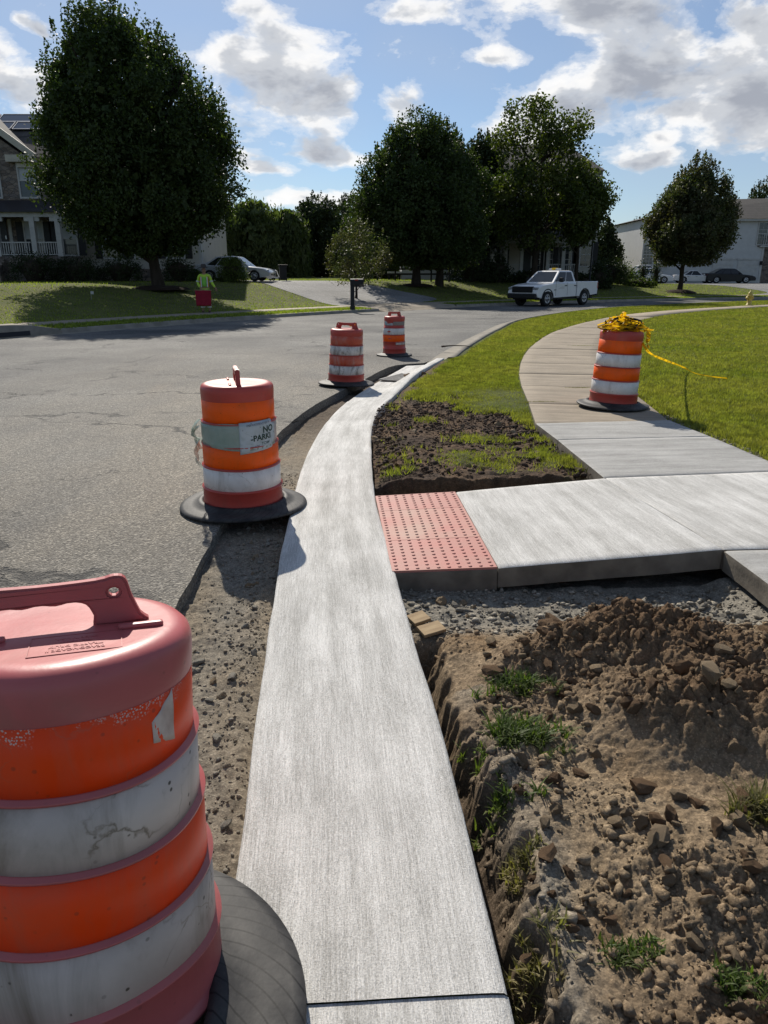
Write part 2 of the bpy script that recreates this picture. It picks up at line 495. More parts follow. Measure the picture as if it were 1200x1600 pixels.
M = {}
M['asphalt'] = asphalt_mat('asphalt')
M['drive'] = asphalt_mat('driveway_asphalt', False, (0.15, 0.148, 0.145), (0.24, 0.235, 0.225))
M['new_concrete'] = broom_mat('new_concrete', (0.75, 0.735, 0.70), (0.33, 0.32, 0.295), 0.9, rough=0.75, spec=0.2)
M['new_concrete_grey'] = broom_mat('new_concrete_grey', (0.50, 0.49, 0.465), (0.23, 0.225, 0.21), 0.85, rough=0.75, spec=0.2)
M['old_concrete'] = broom_mat('old_concrete', (0.37, 0.31, 0.235), (0.165, 0.138, 0.102), 0.35, 0.8, 0.8, (0.16, 0.14, 0.11), 0.2)
M['kerb_concrete'] = pmat('kerb_concrete', (0.27, 0.245, 0.205), (0.18, 0.165, 0.135), 2.5, 0.85, 0.2, 60, 0.4, 0.004)
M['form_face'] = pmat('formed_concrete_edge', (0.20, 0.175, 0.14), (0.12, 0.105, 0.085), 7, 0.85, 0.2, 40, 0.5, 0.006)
M['tactile'] = pmat('brick_red_tactile', (0.42, 0.150, 0.122), (0.38, 0.175, 0.14), 4.0, 0.62, 0.35, 90, 0.3, 0.002)
M['tactile_dust'] = pmat('brick_red_tactile_dusty', (0.44, 0.165, 0.135), (0.42, 0.25, 0.195), 3.0, 0.66, 0.35, 90, 0.3, 0.002)
M['soil'] = soil_mat('dug_soil', 0.7, 170.0)
M['grass_ground'] = pmat('turf_floor', (0.085, 0.100, 0.028), (0.125, 0.128, 0.042), 1.2, 0.95, 0.1, 90, 0.8, 0.02)
M['far_ground'] = pmat('far_ground', (0.045, 0.075, 0.02), (0.07, 0.09, 0.03), 0.05, 0.95, 0.1)
M['grass'] = leaf_mat('grass_blades', (0.132, 0.158, 0.036), (0.190, 0.195, 0.058), 0.52, 0.7, (1.55, 1.6, 0.55))
M['grass_yard'] = leaf_mat('yard_grass_blades', (0.135, 0.175, 0.036), (0.175, 0.20, 0.050), 0.55, 0.5, (1.7, 1.85, 0.6))
M['grass_dry'] = leaf_mat('dry_grass_blades', (0.16, 0.15, 0.06), (0.20, 0.17, 0.085), 0.35, 3.0)
M['weed'] = leaf_mat('weed_blades', (0.075, 0.12, 0.025), (0.12, 0.145, 0.045), 0.4, 4.0)
M['leaf_pear'] = leaf_mat('pear_leaves', (0.032, 0.052, 0.015), (0.055, 0.074, 0.024), 0.28, 0.8)
M['leaf_maple'] = leaf_mat('maple_leaves', (0.042, 0.060, 0.014), (0.075, 0.088, 0.022), 0.34, 0.6)
M['leaf_red'] = leaf_mat('bronze_leaves', (0.085, 0.074, 0.038), (0.056, 0.074, 0.030), 0.28, 0.8)
M['leaf_willow'] = leaf_mat('willow_leaves', (0.075, 0.100, 0.036), (0.105, 0.125, 0.048), 0.3, 0.25)
M['leaf_dark'] = leaf_mat('dark_leaves', (0.022, 0.034, 0.012), (0.036, 0.05, 0.018), 0.2, 0.6)
M['leaf_bush'] = leaf_mat('bush_leaves', (0.055, 0.08, 0.015), (0.08, 0.105, 0.022), 0.3, 2.0)
M['bark'] = pmat('bark', (0.055, 0.043, 0.033), (0.030, 0.024, 0.019), 6, 0.95, 0.1, 30, 0.8, 0.02, stretch=(1, 1, 0.25))
M['mulch'] = pmat('mulch', (0.05, 0.035, 0.025), (0.025, 0.018, 0.013), 30, 0.95, 0.1, 60, 0.9, 0.03)
# ================================================================== THE GROUND
FC = resample([(-70, -60), (-24, -1), (-16, 11.5), (-10.6, 20.9), (-6.3, 28.6), (-.3, 36.8), (7.7, 45.4), (18, 52.6), (30, 58.5), (50, 66), (95, 76)], 420)      # far kerb line
NC = resample([(0.84, 14.75), (1.42, 17.3), (2.9, 22.8), (4.9, 28.9), (9.4, 36.8), (14.5, 42.2), (26, 51), (46, 61), (95, 72)], 220)                     # near kerb line (road side of its gutter)


def far_d(x, y):
    """metres beyond the far kerb (positive = away from the road)"""
    x = np.atleast_1d(np.asarray(x, float)); y = np.atleast_1d(np.asarray(y, float))
    p = np.stack([x, y], 1); best = np.full(len(p), 1e9); sgn = np.ones(len(p))
    a = FC[::3]
    for i in range(len(a) - 1):
        d = a[i + 1] - a[i]; L2 = d @ d
        t = np.clip(((p - a[i]) @ d) / L2, 0, 1); q = a[i] + t[:, None] * d; r = p - q
        ds = np.hypot(r[:, 0], r[:, 1]); cr = d[0] * (p[:, 1] - a[i][1]) - d[1] * (p[:, 0] - a[i][0])
        m = ds < best; best[m] = ds[m]; sgn[m] = np.sign(cr[m])
    return best * sgn


def far_z(d, x=0.0):
    """level of the yards; they rise less on the right"""
    d = np.asarray(d, float)
    z = 0.13 + 0.06 * np.clip(d / 2.5, 0, 1)
    return z + (1.12 - 0.42 * sstep(9, 24, np.asarray(x, float))) * sstep(2.4, 12.5, d) + 0.4 * sstep(13, 70, d)


def ground_z(x, y):
    d = float(far_d(x, y)[0])
    return float(far_z(d, x)) if d > 0 else 0.0


def G(px, py, y0=20.0, y1=140.0):
    """where the sight line of a place in the photograph meets the rising ground beyond the road"""
    d = pix_dir(px, py); ts = np.linspace(y0, y1, 1500) / d.y
    x = d.x * ts; y = d.y * ts; z = EYE + d.z * ts
    dd = far_d(x, y); g = np.where(dd > 0, far_z(dd, x), 0.0)
    k = np.argmax(z <= g)
    if z[k] > g[k]: k = len(ts) - 1
    return Vector((x[k], y[k], g[k]))


# the sheet under everything, to the horizon
n = 24; gx = np.linspace(-1, 1, n); gx = np.sign(gx) * np.abs(gx) ** 2 * 1400
XX, YY = np.meshgrid(gx, gx); idx = np.arange(n * n).reshape(n, n)
tag(np_mesh('ground', np.stack([XX.ravel(), YY.ravel() + 40, np.full(n * n, -0.42)], 1),
            np.stack([idx[:-1, :-1], idx[:-1, 1:], idx[1:, 1:], idx[1:, :-1]], -1).reshape(-1, 4), M['far_ground']), kind='structure')

# road
ROAD_EDGE = resample([(-1.0, -6), (-1.04, 1.0), (-1.07, 2.5), (-1.09, 3.5), (-1.12, 4.5), (-1.17, 6.5), (-1.13, 8.3), (-.87, 10.1), (-.42, 12.0), (.06, 14.0), (.36, 14.55), (.80, 14.8)], 260)
jag = fbm(np.arange(260) * 0.35, np.zeros(260), 5, 4) * 0.016
edge = ROAD_EDGE.copy(); edge[:, 0] += jag
road_pts = [tuple(p) for p in edge] + [tuple(p) for p in NC[1:]] + [tuple(p) for p in FC[::-1]] + [(-70, -70), (-1.0, -70)]
road = tag(poly_sheet('road', road_pts, 0.0, M['asphalt'], thick=0.14), kind='structure')


def offset_line(line, off):
    t = np.gradient(line, axis=0); t /= np.linalg.norm(t, axis=1)[:, None]
    nrm = np.stack([-t[:, 1], t[:, 0]], 1)
    return line + nrm * np.asarray(off)[..., None] if np.ndim(off) else line + nrm * off


def strip(name, line, cols, mat, parent=None, smooth=False, uvs=True):
    """cols: list of (offset, z) across; a lofted strip along a line"""
    m = len(line); k = len(cols); V = np.zeros((m, k, 3)); U = np.zeros((m, k, 2))
    s = np.concatenate([[0], np.cumsum(np.linalg.norm(np.diff(line, axis=0), axis=1))])
    acc = 0.0
    for j, (o, z) in enumerate(cols):
        q = offset_line(line, o); V[:, j, :2] = q; V[:, j, 2] = z
        if j: acc += math.hypot(o - cols[j - 1][0], np.mean(z) - np.mean(cols[j - 1][1]))
        U[:, j, 0] = acc; U[:, j, 1] = s
    idx = np.arange(m * k).reshape(m, k)
    F = np.stack([idx[:-1, :-1], idx[1:, :-1], idx[1:, 1:], idx[:-1, 1:]], -1).reshape(-1, 4)
    if len(cols) and cols[-1][0] < cols[0][0]: F = F[:, ::-1]
    F = F[:, ::-1]
    o = np_mesh(name, V.reshape(-1, 3), F, mat, parent, smooth, uv=U.reshape(-1, 2))
    bm = bmesh.new(); bm.from_mesh(o.data); 
    if sum(f.normal.z for f in bm.faces) < 0: bmesh.ops.reverse_faces(bm, faces=bm.faces[:])
    bm.to_mesh(o.data); bm.free()
    return o


# terrain of the yards beyond the road
def fc_range(x0, x1):
    i = [k for k in range(len(FC)) if x0 <= FC[k, 0] <= x1]; return FC[i[0]:i[-1] + 1]


offs = [0.15, 0.5, 1.0, 1.4, 1.95, 2.5, 3.2, 4, 5, 6, 7, 8, 9, 10, 11, 12, 13, 15, 18, 24, 32, 45, 70, 110, 170]
tline = FC[60:]
yard = strip('yard_terrain', tline, [(o, far_z(np.full(len(tline), o), offset_line(tline, o)[:, 0])) for o in offs], M['grass_ground'], smooth=True)
tag(yard, kind='structure')
# kerbs along the far side, with gutter pan; broken for the driveway apron
def s_at(px, py): 
    p = P(px, py, 0.0); return int(np.argmin(np.hypot(FC[:, 0] - p.x, FC[:, 1] - p.y)))
ia, ib = s_at(588, 487), s_at(712, 480)
KERB = [(-0.36, 0.004), (-0.02, 0.012), (0.0, 0.115), (0.03, 0.135), (0.16, 0.137), (0.165, -0.1)]
for seg in (FC[60:ia + 1], FC[ib:]):
    tag(strip('far_kerb', seg, KERB, M['kerb_concrete']), kind='structure')
walk_far = tag(strip('far_sidewalk', FC[60:ia + 8], [(1.39, float(far_z(1.4)) + .004), (1.4, float(far_z(1.4)) + .02), (2.5, float(far_z(2.5)) + .02), (2.51, float(far_z(2.5)) + .0)], M['old_concrete']), kind='structure')
walk_far2 = tag(strip('far_sidewalk', FC[ib - 6:], [(1.39, float(far_z(1.4)) + .004), (1.4, float(far_z(1.4)) + .02), (2.5, float(far_z(2.5)) + .02), (2.51, float(far_z(2.5)) + .0)], M['old_concrete']), kind='structure')
apron = tag(strip('driveway_apron', FC[ia:ib + 1], [(-0.38, 0.006), (0.0, 0.06), (0.16, 0.15), (1.4, float(far_z(1.4)) + .03), (2.6, float(far_z(2.6)) + .03)], M['old_concrete']), kind='structure')


def ribbon_on_ground(name, Lw, Rw, mat, lift=0.02, nu=40, nv=12):
    a = resample(Lw, nu); b = resample(Rw, nu); V = []; U = []
    for i in range(nu):
        for j in range(nv):
            t = j / (nv - 1); p = a[i] * (1 - t) + b[i] * t; V.append((p[0], p[1])); U.append((t * 5, i * 0.5))
    V = np.array(V); z = far_z(far_d(V[:, 0], V[:, 1]), V[:, 0]) + lift
    idx = np.arange(nu * nv).reshape(nu, nv)
    F = np.stack([idx[:-1, :-1], idx[:-1, 1:], idx[1:, 1:], idx[1:, :-1]], -1).reshape(-1, 4)
    o = np_mesh(name, np.column_stack([V, z]), F, mat, uv=U, smooth=True)
    bm = bmesh.new(); bm.from_mesh(o.data)
    if sum(f.normal.z for f in bm.faces) < 0: bmesh.ops.reverse_faces(bm, faces=bm.faces[:])
    bm.to_mesh(o.data); bm.free()
    return tag(o, kind='structure')


o26 = offset_line(FC, 2.58)
DL = [tuple(o26[ia])] + [tuple(G(px, py).xy) for px, py in ((470, 463), (432, 450), (398, 441))]
DL += [(DL[-1][0] - 4.5, DL[-1][1] + 3.0), (DL[-1][0] - 12, DL[-1][1] + 6.5)]
DR = [tuple(o26[ib])] + [(3.2, 47.2), (0.6, 49.3), (-2.6, 51.2), (-6.5, 53.0), (-14, 56.5)]
drive = ribbon_on_ground('driveway', DL, DR, M['drive'])
# the right neighbour's drive with the parked cars
DL2 = [tuple(offset_line(FC, 2.5)[s_at(1240, 467)]), (32.5, 66), (27, 72.5), (18, 76)]
DR2 = [tuple(offset_line(FC, 2.5)[s_at(1330, 466)]), (50, 72), (50, 80.5), (18, 83.5)]
drive2 = ribbon_on_ground('far_driveway', DL2, DR2, M['drive'])

# near kerb beyond the dig
NCK = [(0.0, 0.006), (-0.36, 0.012), (-0.40, 0.105), (-0.43, 0.13), (-0.56, 0.132), (-0.565, -0.2)]
kl = tag(strip('near_kerb', NC, NCK, M['kerb_concrete']), kind='structure')
# joints: the kerb is cast in lengths; saw cuts as thin dark grooves are left to the material at this distance

# ------------------------------------------------------------------ new gutter slabs
GL = [(-.30, -.6), (-.36, .6), (-.42, 1.63), (-.50, 2.5), (-.575, 3.43), (-.665, 4.71), (-.74, 6.66), (-.68, 8.57), (-.45, 10.4), (0.0, 12.5), (.42, 14.3)]
GR = [(.36, -.6), (.335, .6), (.30, 1.275), (.217, 2.38), (.126, 3.28), (.02, 4.46), (-.077, 5.64), (-.13, 8.26), (.043, 9.97), (.52, 12.1), (1.17, 14.5)]
NG = 700
gl = resample(GL, NG); gr = resample(GR, NG)


def slab_between(name, i0, i1, mat, zl, zr, thick=0.17, jit=0.004, parent=None, kerb=None):
    a = gl[i0:i1 + 1]; b = gr[i0:i1 + 1]; m = len(a); ts = [0, .015, .06, .2, .35, .5, .65, .8, .94, .985, 1.0]
    k = len(ts) + 2; V = np.zeros((m, k, 3)); U = np.zeros((m, k, 2))
    s = np.concatenate([[0], np.cumsum(np.linalg.norm(np.diff((a + b) / 2, axis=0), axis=1))])
    wob = fbm(s * 3.0, s * 0, 31, 3) * jit; wob2 = fbm(s * 3.0, s * 0 + 9, 33, 3) * jit
    for j, t in enumerate(ts):
        q = a * (1 - t) + b * t; V[:, j + 1, :2] = q
        z = zl * (1 - t) + zr * t - (0.010 if j in (0, len(ts) - 1) else (0.002 if j in (1, len(ts) - 2) else 0))
        if kerb is not None: z = z + kerb * float(sstep(.52, .80, t))
        V[:, j + 1, 2] = z + fbm(q[:, 0] * 2.2, q[:, 1] * 2.2, 11, 3) * 0.004
        U[:, j + 1, 0] = t * 0.67; U[:, j + 1, 1] = s
    V[:, 1, 0] += wob; V[:, -2, 0] += wob2
    V[:, 0] = V[:, 1]; V[:, 0, 2] -= thick; V[:, -1] = V[:, -2]; V[:, -1, 2] -= thick
    U[:, 0] = U[:, 1]; U[:, -1] = U[:, -2]
    idx = np.arange(m * k).reshape(m, k)
    F = np.stack([idx[:-1, :-1], idx[:-1, 1:], idx[1:, 1:], idx[1:, :-1]], -1).reshape(-1, 4)
    e0 = np.stack([idx[0, 1:-2], idx[0, 1:-2] * 0 + idx[0, 0], idx[0, 1:-2] * 0 + idx[0, -1], idx[0, 2:-1]], 1)
    return np_mesh(name, V.reshape(-1, 3), F, mat, parent, False, uv=U.reshape(-1, 2))


def gi(y): return int(np.argmin(np.abs((gl[:, 1] + gr[:, 1]) / 2 - y)))


i_near, i_joint = gi(1.295), gi(10.15)
gut = empty('gutter', (0, 0, 0)); gut['kind'] = 'structure'
slab_between('gutter_slab', 0, i_near, M['new_concrete'], 0.006, 0.016, parent=gut)
slab_between('gutter_slab', i_near, i_joint, M['new_concrete'], 0.012, 0.022, parent=gut)
nlast = NG - i_joint
rise = 0.115 * sstep(0.0, 0.55, np.linspace(0, 1, nlast))
slab_between('gutter_slab', i_joint, NG - 1, M['new_concrete'], 0.005, 0.015, parent=gut, kerb=rise)

# ------------------------------------------------------------------ ramp landing, walk slabs
def cast_slab(name, quad, zs, mat, parent=None, along=1, thick=0.12, nu=26, nv=26, bev=0.012, face_mat=None, seed=0):
    """quad: four corners near-left, near-right, far-right, far-left; zs their levels; 'along' = broom strokes along 0=x 1=y"""
    q = np.array(quad, float); V = []; U = []
    e = bev
    us = np.unique(np.concatenate([[0, 0.006, 0.994, 1], np.linspace(0, 1, nu)])); vs2 = np.unique(np.concatenate([[0, 0.006, 0.994, 1], np.linspace(0, 1, nv)]))
    W = np.linalg.norm(q[1] - q[0]); Lh = np.linalg.norm(q[3] - q[0])
    for v in vs2:
        for u in us:
            p = q[0] * (1 - u) * (1 - v) + q[1] * u * (1 - v) + q[2] * u * v + q[3] * (1 - u) * v
            z = zs[0] * (1 - u) * (1 - v) + zs[1] * u * (1 - v) + zs[2] * u * v + zs[3] * (1 - u) * v
            if u in (0, 1) or v in (0, 1): z -= 0.007
            V.append((p[0], p[1], z)); U.append((u * W, v * Lh) if along == 1 else (v * Lh, u * W))
    V = np.array(V); V[:, 2] += fbm(V[:, 0] * 2.5, V[:, 1] * 2.5, 40 + seed, 3) * 0.0025
    nU, nV = len(us), len(vs2); idx = np.arange(nU * nV).reshape(nV, nU)
    F = np.stack([idx[:-1, :-1], idx[:-1, 1:], idx[1:, 1:], idx[1:, :-1]], -1).reshape(-1, 4)
    o = np_mesh(name, V, F, mat, parent, False, uv=np.array(U))
    # the formed sides, rough under a trowelled lip
    ring = np.concatenate([idx[0, :], idx[1:, -1], idx[-1, -2::-1], idx[-2:0:-1, 0]])
    top = V[ring]; m = len(ring); lv = []
    for k, dz in enumerate((0.0, -0.02, -0.045, -0.08, -thick)):
        r = top.copy(); r[:, 2] += dz
        s = np.arange(m) * 0.21
        if k: r[:, :2] += (fbm(s, s * 0 + k, 60 + k + seed, 3) * 0.006)[:, None]
        lv.append(r)
    FV = np.vstack(lv); fi = np.arange(m * len(lv)).reshape(len(lv), m)
    FF = np.vstack([np.stack([fi[k + 1], np.roll(fi[k + 1], -1), np.roll(fi[k], -1), fi[k]], 1) for k in range(len(lv) - 1)])
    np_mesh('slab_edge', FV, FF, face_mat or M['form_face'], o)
    return o


ramp_root = empty('ramp', (0, 0, 0)); ramp_root['kind'] = 'structure'
PN = [(.045, 3.95), (.655, 3.94), (.555, 5.50), (-.070, 5.48)]
cast_slab('landing_slab', [(.661, 3.94), (1.995, 4.055), (1.755, 5.655), (.561, 5.50)], (.05, .12, .12, .05), M['new_concrete'], ramp_root, 1, seed=1)
cast_slab('landing_slab', [(2.0, 4.06), (3.55, 4.15), (3.35, 5.86), (1.76, 5.66)], (.12, .125, .125, .12), M['new_concrete'], ramp_root, 1, seed=2)
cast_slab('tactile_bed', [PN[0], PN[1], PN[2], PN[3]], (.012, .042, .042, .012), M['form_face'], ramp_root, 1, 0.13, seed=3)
# truncated-dome panels: three plates set one behind the other
tp = empty('tactile_paving', (0, 0, 0), label='brick red truncated dome paving panel between gutter and new ramp slab', cat='tactile paving')
q = np.array(PN, float); cuts = [0.0, 0.335, 0.745, 1.0]


def pan(u, v, z=0.0):
    p = q[0] * (1 - u) * (1 - v) + q[1] * u * (1 - v) + q[2] * u * v + q[3] * (1 - u) * v
    return (p[0], p[1], .022 + .03 * u + z)


dome = [(0.0115, 0.0), (0.0108, 0.0022), (0.0085, 0.0050), (0.0062, 0.0056)]
for i in range(3):
    v0, v1 = cuts[i] + .0015, cuts[i + 1] - .0015
    bm = bmesh.new()
    t = [bm.verts.new(pan(u, v, 0.0)) for u, v in ((.004, v0), (.996, v0), (.996, v1), (.004, v1))]
    b_ = [bm.verts.new(pan(u, v, -.014)) for u, v in ((.004, v0), (.996, v0), (.996, v1), (.004, v1))]
    bm.faces.new(t); [bm.faces.new((t[k], b_[k], b_[(k + 1) % 4], t[(k + 1) % 4])) for k in range(4)]
    plate = bm_obj('plate', bm, M['tactile_dust'] if i == 1 else M['tactile'], tp)
    DV, DF, nb = [], [], 0
    rows = np.arange(0.5 / 29, 1, 1 / 29)
    for v in rows:
        if not (v0 < v < v1): continue
        for u in np.arange(0.5 / 10, 1, 1 / 10):
            c = pan(u, v, 0.0)
            ang = np.linspace(0, 2 * math.pi, 10, endpoint=False)
            for (r, h) in dome: DV.append(np.stack([c[0] + r * np.cos(ang), c[1] + r * np.sin(ang), np.full(10, c[2] + h)], 1))
            for k in range(3):
                a = nb + k * 10 + np.arange(10); DF.append(np.stack([a, nb + k * 10 + (np.arange(10) + 1) % 10, nb + (k + 1) * 10 + (np.arange(10) + 1) % 10, a + 10], 1))
            DF.append(np.array([[nb + 30, nb + 31, nb + 32, nb + 33], [nb + 30, nb + 33, nb + 34, nb + 35], [nb + 30, nb + 35, nb + 36, nb + 37], [nb + 30, nb + 37, nb + 38, nb + 39]]))
            nb += 40
    np_mesh('domes', np.vstack(DV), np.vstack(DF), M['tactile_dust'] if i == 1 else M['tactile'], plate, kind='stuff')

wk = empty('sidewalk', (0, 0, 0)); wk['kind'] = 'structure'
cast_slab('sidewalk_slab', [(1.755, 5.672), (3.36, 5.878), (3.26, 7.22), (1.705, 7.08)], (.12, .124, .124, .12), M['new_concrete_grey'], wk, 0, seed=4)
cast_slab('sidewalk_slab', [(1.704, 7.088), (3.258, 7.228), (3.17, 8.10), (1.655, 7.92)], (.12, .124, .124, .12), M['new_concrete_grey'], wk, 0, seed=5)
cast_slab('sidewalk_slab', [(2.06, 2.5), (3.60, 2.5), (3.55, 4.138), (2.0, 4.046)], (.115, .12, .12, .115), M['new_concrete_grey'], wk, 0, seed=6)
cast_slab('sidewalk_slab', [(2.12, 0.9), (3.66, 0.9), (3.60, 2.49), (2.06, 2.49)], (.11, .12, .12, .11), M['new_concrete_grey'], wk, 0, seed=7)
# old walk
OWL = resample([(1.655, 7.93), (1.86, 9.5), (2.12, 11.6), (2.55, 13.9), (3.35, 17.1), (5.0, 22), (7.8, 27.8), (11.0, 32.8), (16, 38.0), (24, 44.2), (44, 55.5), (95, 68.5)], 900)
tn = np.gradient(OWL, axis=0); tn /= np.linalg.norm(tn, axis=1)[:, None]
OWR = OWL + np.stack([tn[:, 1], -tn[:, 0]], 1) * 1.48
sarc = np.concatenate([[0], np.cumsum(np.linalg.norm(np.diff(OWL, axis=0), axis=1))])
s_cut = 0.0; kslab = 0
lens = [1.32, 1.55, 1.5, 1.52, 1.5, 1.5, 1.5, 1.55, 1.5, 1.5, 1.5, 1.5, 1.5, 1.5, 1.5, 1.5]


def walk_piece(a, b, zt, gap=0.012):
    la = np.array([np.interp(a + gap / 2, sarc, OWL[:, k]) for k in (0, 1)]); lb = np.array([np.interp(b - gap / 2, sarc, OWL[:, k]) for k in (0, 1)])
    ra = np.array([np.interp(a + gap / 2, sarc, OWR[:, k]) for k in (0, 1)]); rb = np.array([np.interp(b - gap / 2, sarc, OWR[:, k]) for k in (0, 1)])
    return [la, ra, rb, lb], (zt, zt, zt, zt)


for L_ in lens:
    qd, zz = walk_piece(s_cut, s_cut + L_, 0.118 + 0.004 * math.sin(kslab * 2.3))
    cast_slab('sidewalk_slab', qd, zz, M['old_concrete'], wk, 0, 0.1, nu=8, nv=8, seed=10 + kslab)
    s_cut += L_; kslab += 1
i_far = int(np.searchsorted(sarc, s_cut)) + 1
mid_line = (OWL[i_far:] + OWR[i_far:]) / 2
strip('sidewalk_run', mid_line, [(-.745, .04), (-.74, .118), (.74, .118), (.745, .04)], M['old_concrete'], wk)

# ------------------------------------------------------------------ verge (left of the walk) as a height field
def grid_mesh(name, xy, z, mat, col=None, smooth=True):
    m, k = xy.shape[:2]; idx = np.arange(m * k).reshape(m, k)
    F = np.stack([idx[:-1, :-1], idx[:-1, 1:], idx[1:, 1:], idx[1:, :-1]], -1).reshape(-1, 4)
    V = np.concatenate([xy.reshape(-1, 2), z.reshape(-1, 1)], 1)
    o = np_mesh(name, V, F, mat, None, smooth, col=None if col is None else col.reshape(-1, 3))
    return o


SOIL_TAN = np.array((0.285, 0.215, 0.138)); SOIL_BROWN = np.array((0.135, 0.086, 0.050)); SOIL_DARK = np.array((0.058, 0.041, 0.030))
SOIL_GREY = np.array((0.275, 0.25, 0.205)); TURF = np.array((0.065, 0.078, 0.026)); OCHRE = np.array((0.20, 0.125, 0.062))


def lerp(a, b, t): return a * (1 - t[..., None]) + b * t[..., None]


back_kerb = offset_line(NC, -0.57)
vl_line = np.vstack([np.stack([gr[gi(5.62):, 0] + 0.01, gr[gi(5.62):, 1]], 1), back_kerb[1:]])   # left side of the verge
yv = np.concatenate([np.linspace(5.62, 9.5, 300), np.geomspace(9.55, 60, 240)])
xl = np.interp(yv, vl_line[:, 1], vl_line[:, 0])
wl_x = np.concatenate([[1.755, 1.705], OWL[:, 0]]); wl_y = np.concatenate([[5.66, 7.08], OWL[:, 1]])
xr = np.interp(yv, wl_y, wl_x)
tt = np.linspace(0, 1, 130)
X = xl[:, None] * (1 - tt) + (xr[:, None] + 0.02) * tt; Y = np.repeat(yv[:, None], len(tt), 1)


def verge_dirt(x, y):
    """1 = bare soil, 0 = turf"""
    n = fbm(x * 1.6, y * 1.2, 71, 6, .6)
    left = np.interp(y, vl_line[:, 1], vl_line[:, 0]); right = np.interp(y, wl_y, wl_x); t = (x - left) / (right - left)
    a = 1 - sstep(-.35, .35, (y - 10.6) * 0.40 + n * 1.5 - (0.40 - t) * 1.9)      # bare near the dig, along the gutter reaching farther
    patch = sstep(-0.05, 0.55, fbm(x * 2.6 + 4, y * 2.6, 77, 5, .65) - 0.24 + 0.36 * np.exp(-((y - 6.5) / .5) ** 2) * (t > .15))
    return np.clip(np.maximum(a * (1 - 0.85 * patch), np.exp(-((x - left) / 0.16) ** 2) * (y < 14.2)), 0, 1), t


vd, vt = verge_dirt(X, Y)
vleft = np.interp(Y, vl_line[:, 1], vl_line[:, 0])
Zv = 0.085 + 0.03 * fbm(X * 0.7, Y * 0.7, 73, 3)
Zv = Zv + vd * (-0.05 + 0.035 * fbm(X * 3, Y * 3, 74, 4) + 0.030 * np.abs(fbm(X * 11, Y * 11, 75, 4)) + 0.012 * fbm(X * 34, Y * 34, 76, 3))
Zv -= 0.10 * np.exp(-((1 - vt) / 0.07) ** 2) * (Y < 8.0) + 0.10 * np.exp(-((X - vleft) / 0.16) ** 2) * (Y < 14.4)
# the spade-cut front of the bank
front = 5.86 + 0.05 * fbm(X * 4, Y * 0, 78, 3) + 0.04 * fbm(X * 14, Y * 0, 79, 3)
cut = sstep(-0.025, 0.02, Y - front)
Zv = Zv * cut + (-0.20 + 0.02 * fbm(X * 12, Y * 12, 80, 3)) * (1 - cut)
far_fade = sstep(9, 14, Y); Zv = Zv * (1 - far_fade) + (0.105 + 0.01 * fbm(X, Y, 81, 2)) * far_fade
colv = lerp(np.broadcast_to(TURF, X.shape + (3,)), lerp(np.broadcast_to(SOIL_DARK, X.shape + (3,)), SOIL_BROWN, np.clip(0.5 + fbm(X * 5, Y * 5, 82, 4) * 0.9, 0, 1)), vd)
colv = lerp(colv, SOIL_BROWN * 1.1, (1 - cut) * 0.8)
verge = tag(grid_mesh('verge', np.stack([X, Y], -1), Zv, M['soil'], colv), kind='structure')
# end wall of the verge sheet, down into the dig
# ------------------------------------------------------------------ right lawn
rx = np.concatenate([[3.36, 3.26, 3.17], OWR[:, 0]]); ry = np.concatenate([[5.87, 7.22, 8.09], OWR[:, 1]])
yl = np.concatenate([np.linspace(0.5, 12, 120), np.geomspace(12.2, 69, 150)])
xle = np.interp(yl, np.concatenate([[0.5, 4.15], ry]), np.concatenate([[3.68, 3.56], rx])) - 0.01
tl = np.linspace(0, 1, 60) ** 2
Xl = xle[:, None] + tl[None, :] * np.maximum(60 - xle[:, None] * 0.2, 10); Yl = np.repeat(yl[:, None], 60, 1)
Zl = 0.105 + 0.012 * fbm(Xl * .8, Yl * .8, 91, 3)
ed = Xl - xle[:, None]; dirt_e = np.exp(-(ed / 0.13) ** 2) * (Yl < 8.6)
Zl = Zl + dirt_e * (-0.06 + 0.03 * np.abs(fbm(Xl * 14, Yl * 14, 92, 3)))
coll = lerp(np.broadcast_to(TURF, Xl.shape + (3,)), SOIL_DARK, np.clip(dirt_e * 1.5, 0, 1))
lawn = tag(grid_mesh('lawn', np.stack([Xl, Yl], -1), Zl, M['soil'], coll), kind='structure')

# ------------------------------------------------------------------ trench between road and gutter
yt = np.concatenate([np.linspace(0.2, 5.5, 420), np.linspace(5.52, 15.6, 300)])
tx0 = np.interp(yt, ROAD_EDGE[:, 1], ROAD_EDGE[:, 0]) - 0.08
tx1 = np.interp(yt, gl[:, 1], gl[:, 0]) + 0.06
tq = np.linspace(0, 1, 95)
Xt = tx0[:, None] * (1 - tq) + tx1[:, None] * tq; Yt = np.repeat(yt[:, None], 95, 1)
Zt = -0.088 - 0.03 * sstep(5.9, 7.6, Yt) + 0.016 * fbm(Xt * 3, Yt * 3, 101, 4) + 0.018 * np.abs(fbm(Xt * 13, Yt * 13, 102, 4)) + 0.006 * fbm(Xt * 45, Yt * 45, 103, 3)
Zt = Zt - 0.03 * np.exp(-((1 - tq[None, :]) / 0.12) ** 2) * (Yt < 5.6)
Zt = np.minimum(Zt, -0.012)
gcol = lerp(np.broadcast_to(SOIL_GREY, Xt.shape + (3,)), SOIL_TAN, np.clip(0.5 + 1.0 * fbm(Xt * 2.5, Yt * 1.5, 104, 4), 0, 1) * 0.6) * 0.82
gcol = lerp(gcol, SOIL_DARK * 1.3, sstep(7.5, 9.5, Yt) * 0.75)
trench = tag(grid_mesh('trench', np.stack([Xt, Yt], -1), Zt, M['soil'], gcol), kind='structure')


